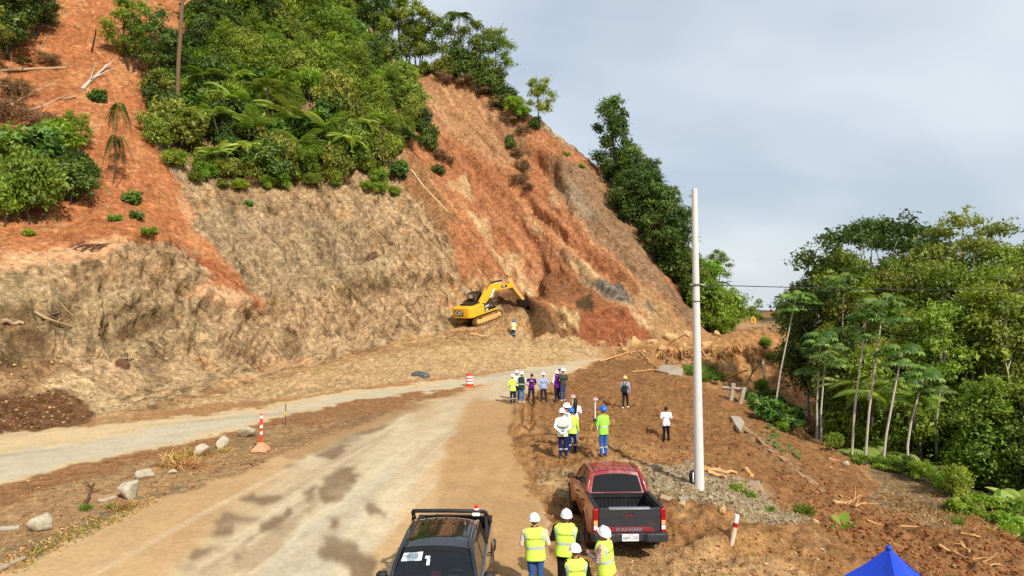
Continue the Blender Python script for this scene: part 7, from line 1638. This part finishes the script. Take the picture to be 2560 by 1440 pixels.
# survey tripod with receiver, and the rover pole
def receiver(T, z):
    m = MB(); m.lathe([(.07, z), (.105, z + .02), (.105, z + .055)], 20); ro = m.build('receiver', M_plate, T, angle=40); m = MB(); m.lathe([(.105, z + .056), (.112, z + .06), (.112, z + .072), (.09, z + .10), (.03, z + .112)], 20); m.build('receiver_cap', pbr('pink_cap', (214, 130, 140), .5) if 'pink_cap' not in MATS else MATS['pink_cap'], ro, angle=40)
b = at(1488, 1130); T = empty('survey_tripod', b, (0, 0, 0), 'yellow-legged survey tripod carrying a white satellite receiver', 'tripod')
htop = (1130 - 995) / FPX * b.y
for k, (dx, dy) in enumerate(((-.50, .05), (.32, -.30), (.30, .38))):
    m = MB(); foot = Vector((dx, dy, gz(b.x + dx, b.y + dy) - b.z)); m.tube([foot, foot.lerp(Vector((dx * .08, dy * .08, htop * .58)), .5), Vector((dx * .08, dy * .08, htop * .58))], [.012, .022, .025], 8); m.build('leg', [pbr('tripod_orange', (214, 150, 70), .6), M_white, M_white][k] if k == 0 else M_white, T)
m = MB(); m.lathe([(.09, htop * .57), (.09, htop * .60), (.05, htop * .62)], 14); m.build('head_plate', M_blackpl, T); m = MB(); m.tube([(0, 0, htop * .6), (0, 0, htop - .08)], .022, 8); m.build('pole', M_white, T); receiver(T, htop - .09)
b = PEOPLE['b3'].location; T = empty('rover_pole', (b.x - .06, b.y - .16, b.z), (0, 0, 0), 'survey rover pole with round receiver above the long-haired person', 'survey pole'); m = MB(); m.tube([(0, 0, 0), (0, 0, 1.74)], .014, 8); m.build('pole', M_white, T); receiver(T, 1.74)
# chevron signs at the far bend
for i, (px_, lab) in enumerate(((1884, 'small yellow chevron sign at the far bend, nearer the spur'), (1962, 'small yellow chevron sign at the far bend, nearer the forest'))):
    p = Vector(P(px_, 800, 110)); g = gz(p.x, p.y); T = empty('chevron_sign', (p.x, p.y, g), (0, 0, 0), lab, 'road sign', 'chevron signs'); zc_ = p.z - g
    m = MB(); m.box(-.38, .38, -.02, .02, zc_ - .42, zc_ + .42); bo = m.build('board', pbr('sign_yellow', (232, 168, 26), .5) if 'sign_yellow' not in MATS else MATS['sign_yellow'], T)
    m = MB(); m.prism([(.20, zc_ + .34), (.02, zc_ + .34), (-.26, zc_), (.02, zc_ - .34), (.20, zc_ - .34), (-.06, zc_)], 'y', -.03, -.021); m.build('chevron', M_ink, bo); m = MB(); m.tube([(0, .04, 0), (0, .04, zc_)], .04, 8); m.build('post', M_steel, T)
p = Vector(P(1815, 830, 92)); m = MB(); m.box(-.55, .55, -.4, .4, 0, 1.1); o = m.build('concrete_block', M_conc2, None, bevel=.05); o.location = (p.x, p.y, gz(p.x, p.y) - .1); tag(o, 'pale concrete block at the foot of the spur', 'block')
# blue canopy tent, only its peak in view
pk = Vector(P(2222, 1362, 9.0)); gx = gz(pk.x, pk.y); Hh = pk.z - gx
T = empty('canopy_tent', (pk.x, pk.y, gx), (0, 0, R(28)), 'blue peaked canopy tent top at the bottom right edge', 'tent')
W_ = 1.25; rows = []; crn = [(-W_, -W_), (W_, -W_), (W_, W_), (-W_, W_)]
for i in range(4):
    (ax, ay), (bx_, by_) = crn[i], crn[(i + 1) % 4]; m = MB(); rws = []
    for t in np.linspace(0, 1, 10):
        q = t ** .85; zz = Hh - .03 - (Hh - 2.2) * (q ** .85); row = []
        for u in np.linspace(0, 1, 9):
            x, y = (ax + (bx_ - ax) * u) * q, (ay + (by_ - ay) * u) * q; row.append((x * (1 - .05 * math.sin(math.pi * u)), y * (1 - .05 * math.sin(math.pi * u)), zz - .10 * math.sin(math.pi * u) * q + .02 * math.sin(u * 17 + t * 6) * q * (1 - q) * 2))
        rws.append(row)
    rws.append([(p_[0] * 1.0, p_[1], p_[2] - .22) for p_ in rws[-1]])
    m.grid(rws); m.build('canopy_panel', M_tent, T, angle=70)
m = MB(); m.ell((0, 0, Hh - .04), (.045, .045, .035), 10); m.build('peak_cap', M_tent, T, angle=70)
for (x, y) in crn:
    m = MB(); m.tube([(x, y, gz(pk.x, pk.y) - gx - .9), (x, y, 2.2)], .02, 8); m.build('leg', M_steel, T)

# ------------------------------------------------------------------ boulders, slabs, timber
def ico_np():
    bm = bmesh.new(); bmesh.ops.create_icosphere(bm, subdivisions=1, radius=1); v = np.array([q.co[:] for q in bm.verts]); f = np.array([[q.index for q in t.verts] for t in bm.faces]); bm.free(); return v, f
def rock_mesh(name, size, mat, seed, sub=3, chip=.5):
    bm = bmesh.new(); bmesh.ops.create_icosphere(bm, subdivisions=sub, radius=1); v = np.array([q.co[:] for q in bm.verts]); f = np.array([[q.index for q in t.verts] for t in bm.faces]); bm.free()
    r_ = np.random.default_rng(seed)
    for _ in range(16):                # broken faces
        d = unit(r_.normal(size=(1, 3)))[0]; lim = .42 + .32 * r_.random(); h = v @ d; v = v - np.outer(np.clip(h - lim, 0, None), d) * .92
    v = v * (1 + .22 * fbm(v[:, 0] + seed, v[:, 1], v[:, 2], 2.2, 3, seed))[:, None] * np.array(size)
    return np_mesh(name, v, f, [mat], smooth=False)
M_rockW = pbr('white_rock', (190, 178, 152), .9, var=.2, vscale=4, dirt=(112, 94, 68), dirt_amt=.6, dscale=3, bumps=(6, .9, .06))
M_rockT = pbr('tan_rock', (200, 164, 112), .95, var=.2, vscale=2, dirt=(150, 104, 62), dirt_amt=.5, dscale=1.2, bumps=(4, .9, .08))
def boulder(px_, py_, w, h, mat, label, seed, dep=.8, group=None):
    p = at(px_, py_); k = p.y / FPX; s_ = (w * k / 2 * 1.05, w * k / 2 * dep, h * k / 2 * 1.15); o = link('boulder', rock_mesh('boulder', s_, mat, seed)); o.location = p + Vector((0, s_[1] * .6, s_[2] * .55)); o.rotation_euler = (random.uniform(-.2, .2), random.uniform(-.2, .2), random.uniform(0, .6)); tag(o, label, 'boulder', group); return o
for i, (x, y, w, h, lab) in enumerate([(87, 1334, 84, 58, 'large white boulder nearest the lower left corner'), (313, 1250, 72, 58, 'white boulder with a concrete rail behind it on the median'), (352, 1200, 56, 38, 'broken white boulder touching the one with the concrete rail'), (495, 1142, 48, 34, 'half hidden white boulder behind the dry grass'), (552, 1120, 50, 40, 'rounded white boulder third from the orange delineator'), (608, 1095, 52, 38, 'white boulder nearest the orange delineator')]):
    boulder(x, y, w, h, M_rockW, lab, 40 + i, group='white boulders of the median')
for i, (x, y, w, h, lab) in enumerate([(1505, 868, 34, 26, 'lone tan boulder at the foot of the red fan'), (1590, 862, 44, 28, 'tan boulder left of the boulder heap'), (1630, 862, 36, 26, 'small tan boulder in the boulder heap'), (1680, 858, 74, 44, 'largest tan boulder of the heap beside the pole'), (1722, 842, 50, 26, 'flat pale boulder on top of the heap left of the pole'), (1655, 875, 30, 20, 'small boulder below the largest one'), (1770, 870, 40, 26, 'tan boulder just right of the pole'),
        (1795, 842, 34, 22, 'tan boulder at the foot of the spur right of the pole'), (1560, 880, 26, 18, 'small boulder among the branches'), (1610, 885, 28, 18, 'boulder at the front of the branch heap'), (1712, 868, 34, 20, 'boulder under the flat pale one'), (1600, 1290, 0, 0, '')]):
    if w: boulder(x, y, w * .85, h * .85, M_rockT, lab, 60 + i, group='tan boulders at the foot of the slip')
for i, (x, y, w, h, m_, lab) in enumerate([(1810, 1290, 26, 34, M_rockT, 'round tan stone set in the gravel bank right of the red pickup'), (2058, 1378, 14, 10, M_rockW, 'small white stone on the dirt left of the blue tent'), (1777, 1250, 14, 12, M_rockW, 'small white stone below the concrete pole'), (1762, 1355, 7, 7, M_rockW, 'tiny white pebble left of the marker post'), (2040, 1312, 26, 16, M_rockT, 'tan stone at the tip of the gravel bank'), (1917, 1415, 16, 12, M_rockT, 'tan stone on the track at the bottom right'), (430, 1185, 26, 14, M_rockW, 'grey stones piled beside the dry grass'), (2117, 1168, 22, 22, M_rockW, 'white stone on the rim of the red mound'), (300, 1262, 0, 0, None, '')]):
    if w: o = boulder(x, y, w, h, m_, lab, 90 + i); o.name = 'stone'; o['category'] = 'stone'
def slab(nm, pix, thick, mat, label, cat, lift=.05, seed=0):
    ps = [at(x, y) for x, y in pix]; c = sum(ps, Vector()) / len(ps); m = MB(); k = len(ps); ps = [p - c for p in ps]
    m.add([p + Vector((0, 0, lift + thick)) for p in ps] + [p + Vector((0, 0, lift - .15)) for p in ps], [tuple(range(k)), tuple(range(k, 2 * k))[::-1]] + [(i, k + i, k + (i + 1) % k, (i + 1) % k) for i in range(k)])
    o = m.build(nm, mat, None, smooth=False, bevel=.02); o.location = c; tag(o, label, cat); return o
slab('concrete_slab', [(1640, 930), (1655, 916), (1690, 918), (1708, 926), (1706, 942), (1672, 938)], .12, M_conc2, 'broken grey concrete slab lying on the far edge of the dirt', 'slab')
slab('board', [(1648, 1252), (1654, 1243), (1713, 1260), (1712, 1272)], .05, M_board, 'pale board lying on the ground right of the red pickup', 'board')
slab('metal_sheet', [(1028, 940), (1048, 936), (1075, 943), (1060, 947)], .12, M_steel, 'bent sheet of metal half buried in the rubble berm', 'sheet', .15)
slab('rock_slab', [(288, 914), (300, 906), (326, 918), (316, 924)], .2, M_darkw, 'dark flat slab sticking out of the left rubble slope', 'slab', .1)
slab('concrete_slab', [(1826, 1046), (1850, 1048), (1862, 1062), (1850, 1085), (1838, 1068)], .12, M_conc2, 'small pale broken slab at the head of the concrete drain', 'slab')
slab('concrete_piece', [(1695, 1250), (1720, 1246), (1722, 1252), (1700, 1258)], .05, M_conc2, 'thin concrete piece near the pale board', 'slab')
# broken rail posts
T = empty('rail_posts', at(1838, 1000), (0, 0, 0), 'pair of broken white concrete rail posts joined by a beam', 'rail'); o0 = T.location
def beam(nm, a, b, da, db, r_, mat, T):
    A, B = Vector(P(a[0], a[1], da)) - o0, Vector(P(b[0], b[1], db)) - o0; m = MB(); d = (B - A); m.obox((A + B) / 2, (r_, r_, d.length), Vector((0, 0, 1)).rotation_difference(d).to_euler()); return m.build(nm, mat, T, bevel=.03)
dd = o0.y; beam('post', (1827, 1004), (1833, 958), dd, dd, .26, M_conc2, T); beam('post', (1850, 1010), (1861, 968), dd - .6, dd - .6, .26, M_conc2, T); beam('rail_beam', (1806, 970), (1862, 974), dd + .3, dd - .4, .2, M_conc2, T)
# concrete drain edge running down the slope
pth = [(1842, 1052), (1868, 1075), (1895, 1098), (1925, 1122), (1960, 1150), (1995, 1180), (2030, 1208), (2062, 1232)]
pp = [at(x, y) for x, y in pth]; T = empty('concrete_drain', pp[0], (0, 0, 0), 'long broken concrete drain edge running down the red slope', 'drain'); m = MB()
rows = []
for i, p in enumerate(pp):
    q = p - pp[0]; w_ = .13 + .07 * math.sin(i * 2.3); h_ = .05 + .05 * math.sin(i * 3.1 + 1); rows.append([q + Vector((-w_, -.1, -.15)), q + Vector((-w_, -.05, h_)), q + Vector((w_, .05, h_ * .8)), q + Vector((w_ + .05, .1, -.2))])
m.grid(rows); m.build('edge', pbr('earthy_concrete', (156, 130, 96), .95, var=.25, vscale=2, dirt=(150, 98, 58), dirt_amt=.7, dscale=1.5, bumps=(7, .9, .05)), T, smooth=False)
# timber: logs, branches, roots
def branch(nm, pix, r0, r1, mat, label, cat='branch', lift=None, kids=0, group=None, n=8):
    ps = []
    for i, q in enumerate(pix):
        p = at(q[0], q[1]) if len(q) == 2 else Vector(P(*q)); ps.append(p + Vector((0, 0, r0 * .6 if lift is None else lift)))
    o0_ = ps[0].copy(); T = empty(nm, o0_, (0, 0, 0), label, cat, group); ps = [p - o0_ for p in ps]; k = len(ps); fine = []
    for i in range(k - 1):
        for t in (0, .33, .66): fine.append(ps[i].lerp(ps[i + 1], t) + Vector(rng.normal(size=3) * r0 * .35))
    fine.append(ps[-1]); m = MB(); m.tube(fine, [r0 + (r1 - r0) * i / (len(fine) - 1) for i in range(len(fine))], n); m.build('stem', mat, T, angle=60)
    Lt = (ps[-1] - ps[0]).length
    for q in range(kids):
        s_ = fine[int(len(fine) * (.3 + .6 * q / max(1, kids)))]; d = Vector(rng.normal(size=3)).normalized() + (ps[-1] - ps[0]).normalized() * .6; d.z = abs(d.z); m = MB(); m.tube([s_, s_ + d * Lt * .12 + Vector(rng.normal(size=3) * .05), s_ + d * Lt * .25], [r0 * .45, r0 * .3, r0 * .12], 6); m.build('twig', mat, T, angle=60)
    return T
BR = [([(1500, 905), (1540, 892), (1570, 884), (1625, 874)], .09, .03, M_wood, 'long pale branch arching over the front of the debris heap', 2), ([(1552, 862), (1560, 876), (1580, 888)], .13, .06, M_wood, 'forked pale branch standing out of the debris heap', 2), ([(1546, 835, 70), (1553, 850, 70), (1556, 866, 70)], .05, .02, M_wood, 'thin upright twig on the debris heap', 0), ([(1598, 878), (1618, 900), (1626, 906)], .09, .05, M_wood, 'pale branch slanting down the debris heap', 1),
      ([(1640, 894), (1662, 866)], .11, .09, M_wood, 'pale broken trunk propped on the heap left of the pole', 0), ([(1672, 860), (1710, 838, 73), (1716, 835, 73)], .05, .04, M_darkw, 'thin dark pole leaning on the largest boulder', 0), ([(1670, 900), (1690, 915), (1700, 925)], .10, .05, M_deadw, 'grey branch above the concrete slab', 1), ([(1705, 895), (1730, 920)], .10, .07, M_deadw, 'grey log leaning down behind the pole', 0), ([(1753, 872), (1772, 905)], .07, .05, M_wood, 'pale stake leaning just right of the pole', 0),
      ([(1810, 950), (1868, 928, 60)], .11, .09, M_wood, 'straight pale log lying across the gully head', 0), ([(1843, 868), (1852, 880)], .10, .08, M_wood, 'short pale log on the scarp edge', 0), ([(1908, 900), (1910, 945, 64)], .12, .12, M_deadw, 'grey post standing in the gully scarp', 0), ([(1580, 930), (1640, 925), (1690, 940)], .05, .02, M_wood, 'thin root trailing over the churned dirt', 2), ([(1545, 880), (1600, 895), (1640, 915)], .05, .02, M_darkw, 'dark root in the debris heap', 3),
      ([(1620, 905), (1655, 925), (1700, 935)], .06, .02, M_wood, 'pale root in front of the concrete slab', 2), ([(1760, 1176), (1800, 1180), (1842, 1186)], .10, .05, M_wood, 'splintered plank right of the concrete pole', 2), ([(1770, 1186), (1800, 1192), (1815, 1196)], .07, .05, M_wood, 'short splinter under the plank right of the pole', 0), ([(1865, 1175), (1880, 1192)], .11, .09, M_wood, 'broken stump piece right of the splintered plank', 0),
      ([(2085, 1255), (2110, 1262), (2140, 1270), (2165, 1258)], .07, .02, M_wood, 'tangled pale root on the red mound edge', 5), ([(2100, 1240), (2115, 1258), (2160, 1276)], .06, .02, M_wood, 'second tangled pale root on the red mound edge', 4), ([(2350, 1368), (2375, 1382), (2410, 1398), (2460, 1412), (2500, 1414)], .06, .02, M_wood, 'long pale root lying on the dirt right of the blue tent', 4), ([(2403, 1360), (2420, 1380), (2435, 1396)], .05, .02, M_wood, 'thin pale root joining the long one', 1),
      ([(2165, 1302), (2185, 1310), (2210, 1316)], .04, .02, M_wood, 'small pale root below the tangled roots', 1), ([(2250, 1316), (2295, 1318)], .03, .015, M_wood, 'straight thin stick on the dark red dirt', 0), ([(2405, 1335), (2430, 1342), (2450, 1344)], .05, .03, M_wood, 'pale stick at the upper edge of the dark red dirt', 1), ([(2070, 1148), (2100, 1152)], .04, .02, M_wood, 'pale twig on the red mound', 1), ([(2075, 1168), (2110, 1178)], .04, .02, M_wood, 'second pale twig on the red mound', 0),
      ([(0, 180), (80, 176), (165, 172)], .16, .13, M_deadw, 'straight grey log lying across the upper left red slip', 1), ([(25, 268), (70, 240), (125, 212)], .13, .08, M_deadw, 'pale crooked branch on the left red slip', 2), ([(40, 290), (100, 270), (150, 248), (190, 246)], .12, .06, M_deadw, 'long curved branch below the crooked one', 3), ([(205, 228), (235, 195), (266, 165)], .20, .10, M_barkP, 'snag with peeling bark leaning on the red slip', 4), ([(60, 340), (100, 325), (130, 312)], .12, .07, M_deadw, 'pale log above the debris island', 2),
      ([(230, 130), (240, 75, 74)], .10, .05, M_darkw, 'dark broken stump on the upper red slip', 0), ([(100, 125), (125, 75), (145, 25)], .05, .03, M_deadw, 'thin leaning stem near the top left trees', 0), ([(1028, 425), (1060, 468), (1118, 530)], .09, .05, M_board, 'long pale pole lying down the central slip', 0), ([(1175, 838), (1190, 838), (1216, 842)], .12, .09, M_wood, 'pale log lying left of the excavator spotter', 0), ([(85, 782), (120, 800), (180, 820)], .10, .06, M_deadw, 'grey log on the left rubble slope', 2),
      ([(0, 808), (40, 810), (60, 812)], .14, .10, M_deadw, 'grey log cut by the left edge above the dark hollow', 1), ([(150, 757), (175, 785)], .05, .03, M_deadw, 'thin pale stick above the grey log', 0), ([(262, 885), (275, 905)], .06, .04, M_deadw, 'short stick near the dark flat slab', 0), ([(295, 897), (335, 897)], .05, .04, M_deadw, 'pale flat stick above the dark slab', 0), ([(827, 700), (836, 728)], .07, .05, M_board, 'short pale stick on the rock face', 0),
      ([(600, 1165), (625, 1160), (632, 1166)], .03, .015, M_darkw, 'dark twig on the road shoulder', 0), ([(0, 1328), (50, 1322)], .08, .07, M_conc2, 'concrete rail end beside the corner boulder', 0), ([(240, 1258), (290, 1245)], .07, .06, M_conc2, 'low concrete rail behind the median boulder', 0), ([(0, 1430), (60, 1400)], .07, .06, M_conc2, 'pale concrete kerb piece at the lower left corner', 0), ([(2015, 1075), (2068, 1048)], .07, .05, M_deadw, 'thin grey pole lying across the gully', 0), ([(290, 470), (310, 440), (285, 420)], .05, .02, M_darkw, 'bare forked sapling low in the red chute', 3),
      ([(215, 1262), (228, 1225, 21.8), (236, 1210, 21.8)], .06, .03, M_darkw, 'dead weed stalk left of the median boulder', 3), ([(940, 640), (920, 655)], .14, .1, M_darkw, 'dark root end in the hollow of the rock face', 0)]
for pix, r0, r1, mt, lab, kd in BR:
    nm = 'log' if ' log' in lab or 'trunk' in lab else ('root' if ' root' in lab else ('concrete_rail' if 'concrete' in lab else 'branch')); branch(nm, pix, r0, r1, mt, lab, {'concrete_rail': 'rail'}.get(nm, nm), None, kd)
# heap of dark twigs on the left slip
for i in range(9):
    x, y = 190 + i * 8, 612 + (i * 37 % 14); branch('branch', [(x - 12, y + 6), (x + 22, y - 6 + (i % 3) * 4)], .06, .03, M_darkw, 'dark twig in the heap on the lip of the left slip', 'branch', .1 + .06 * (i % 3), 1, 'twigs of the dark heap')
for i in range(12):
    x, y = random.uniform(90, 200), random.uniform(745, 830); branch('branch', [(x, y), (x + random.uniform(15, 40), y + random.uniform(-18, 18))], .035, .015, M_deadw, 'thin dry stick scattered on the left rubble slope', 'branch', .05, 0, 'dry sticks on the left rubble slope')
# roots and straw hanging from the scarp edge
hs_, tn_ = [], []
for i in range(420):
    x = random.uniform(1640, 1910); yt = np.interp(x, [1640, 1750, 1860, 1910], [872, 872, 862, 866]) + random.uniform(0, 22); b = pick(x, yt)
    if not b: continue
    p = np.array(b[0]) + np.array([0, -.15, .05]); ln = random.uniform(.8, 2.4); w_ = random.uniform(.02, .05); dx = random.uniform(-.25, .25)
    hs_.append(np.array([p + [-w_, 0, 0], p + [w_, 0, 0], p + [w_ * .7 + dx * .5, -.25, -ln * .5], p + [dx, -.15, -ln]])); tn_.append(random.random())
me = np_mesh('hanging_roots', np.vstack(hs_), np.arange(len(hs_) * 4).reshape(-1, 4), [M_lStraw], smooth=False); set_attr(me, 'tint', np.repeat(np.array(tn_), 4)); tag(link('hanging_roots', me), 'straw-coloured roots hanging over the gully scarp', kind='stuff')
# loose stones and clods
M_loose = soil_mat('loose_stone', 6, .6, .02)
iv, if_ = ico_np()
def rubble(name, zones, label):
    Vs, Fs, Cs = [], [], []; o = 0
    for poly, n_, s0, s1, cols in zones:
        xs = [p[0] for p in poly]; ys = [p[1] for p in poly]; c_ = 0; tr = 0
        while c_ < n_ and tr < n_ * 6:
            tr += 1; x, y = random.uniform(min(xs), max(xs)), random.uniform(min(ys), max(ys))
            if not in_poly(x, y, poly): continue
            b = pick(x, y)
            if not b: continue
            c_ += 1; s_ = s0 * (s1 / s0) ** (random.random() ** 2.2); v = iv * (1 + .30 * rng.normal(size=(len(iv), 1))) * s_ * np.array([1, 1, .7]); a = random.random() * 6.28; ca, sa = math.cos(a), math.sin(a)
            v = np.stack([v[:, 0] * ca - v[:, 1] * sa, v[:, 0] * sa + v[:, 1] * ca, v[:, 2]], 1) + np.array(b[0]) + [0, 0, s_ * .25]
            Vs.append(v); Fs.append(if_ + o); o += len(v); q = random.choice(cols); Cs.append(np.tile(lin(*q, .86) * random.uniform(.75, 1.15), (len(v), 1)))
    me = np_mesh(name, np.vstack(Vs), np.vstack(Fs), [M_loose], smooth=False); set_attr(me, 'soil', np.vstack(Cs)); o_ = link(name, me); tag(o_, label, kind='stuff'); return o_
TAN = [(196, 158, 106), (180, 140, 90), (206, 172, 122), (158, 120, 78)]; RED = [(148, 86, 48), (128, 72, 40), (158, 96, 56), (140, 80, 44), (150, 90, 52), (176, 124, 80)]; GRV = [(176, 152, 114), (156, 132, 98), (190, 170, 134), (134, 112, 82)]
rubble('loose_rubble', [([(420, 1022), (560, 975), (700, 940), (850, 908), (1000, 875), (1150, 858), (1290, 845), (1500, 868), (1510, 897), (1180, 936), (1000, 957), (800, 985), (560, 1008)], 700, .02, .09, TAN), ([(0, 900), (300, 880), (560, 860), (640, 905), (420, 1000), (250, 1040), (0, 980)], 350, .025, .12, TAN + [(130, 100, 66)]),
       ([(0, 1000), (130, 975), (250, 1045), (0, 1090)], 250, .03, .10, [(120, 74, 44), (96, 58, 36), (200, 160, 112)]), ([(640, 905), (1000, 840), (1150, 800), (1100, 720), (750, 760), (560, 760)], 250, .025, .10, TAN)], 'loose rubble on the berm and the foot of the rock face')
rubble('loose_clods', [([(1300, 1010), (1500, 910), (1600, 905), (1730, 945), (1850, 1010), (1920, 1085), (2110, 1150), (2210, 1220), (1960, 1260), (1700, 1180), (1340, 1160)], 1300, .02, .075, RED), ([(1960, 1180), (2210, 1225), (2560, 1335), (2560, 1440), (2250, 1440), (2050, 1320)], 1800, .02, .07, RED + [(120, 66, 36)]), ([(1560, 1400), (1700, 1300), (2000, 1330), (2150, 1440), (1560, 1440)], 350, .015, .05, RED + TAN)], 'loose red clods on the churned dirt')
rubble('gravel', [([(1620, 1175), (1700, 1162), (1860, 1202), (1970, 1262), (2050, 1312), (1900, 1312), (1830, 1280), (1750, 1262), (1640, 1235)], 2200, .014, .055, GRV), ([(1340, 1170), (1620, 1150), (1640, 1190), (1420, 1250), (1350, 1210)], 700, .015, .06, GRV), ([(0, 1217), (450, 1107), (640, 1058), (1195, 962), (1000, 1032), (600, 1180), (300, 1285), (0, 1425)], 900, .015, .06, TAN + RED), ([(1440, 1380), (1700, 1360), (1900, 1440), (1440, 1440)], 300, .012, .045, TAN)], 'gravel and pebbles on the verges')
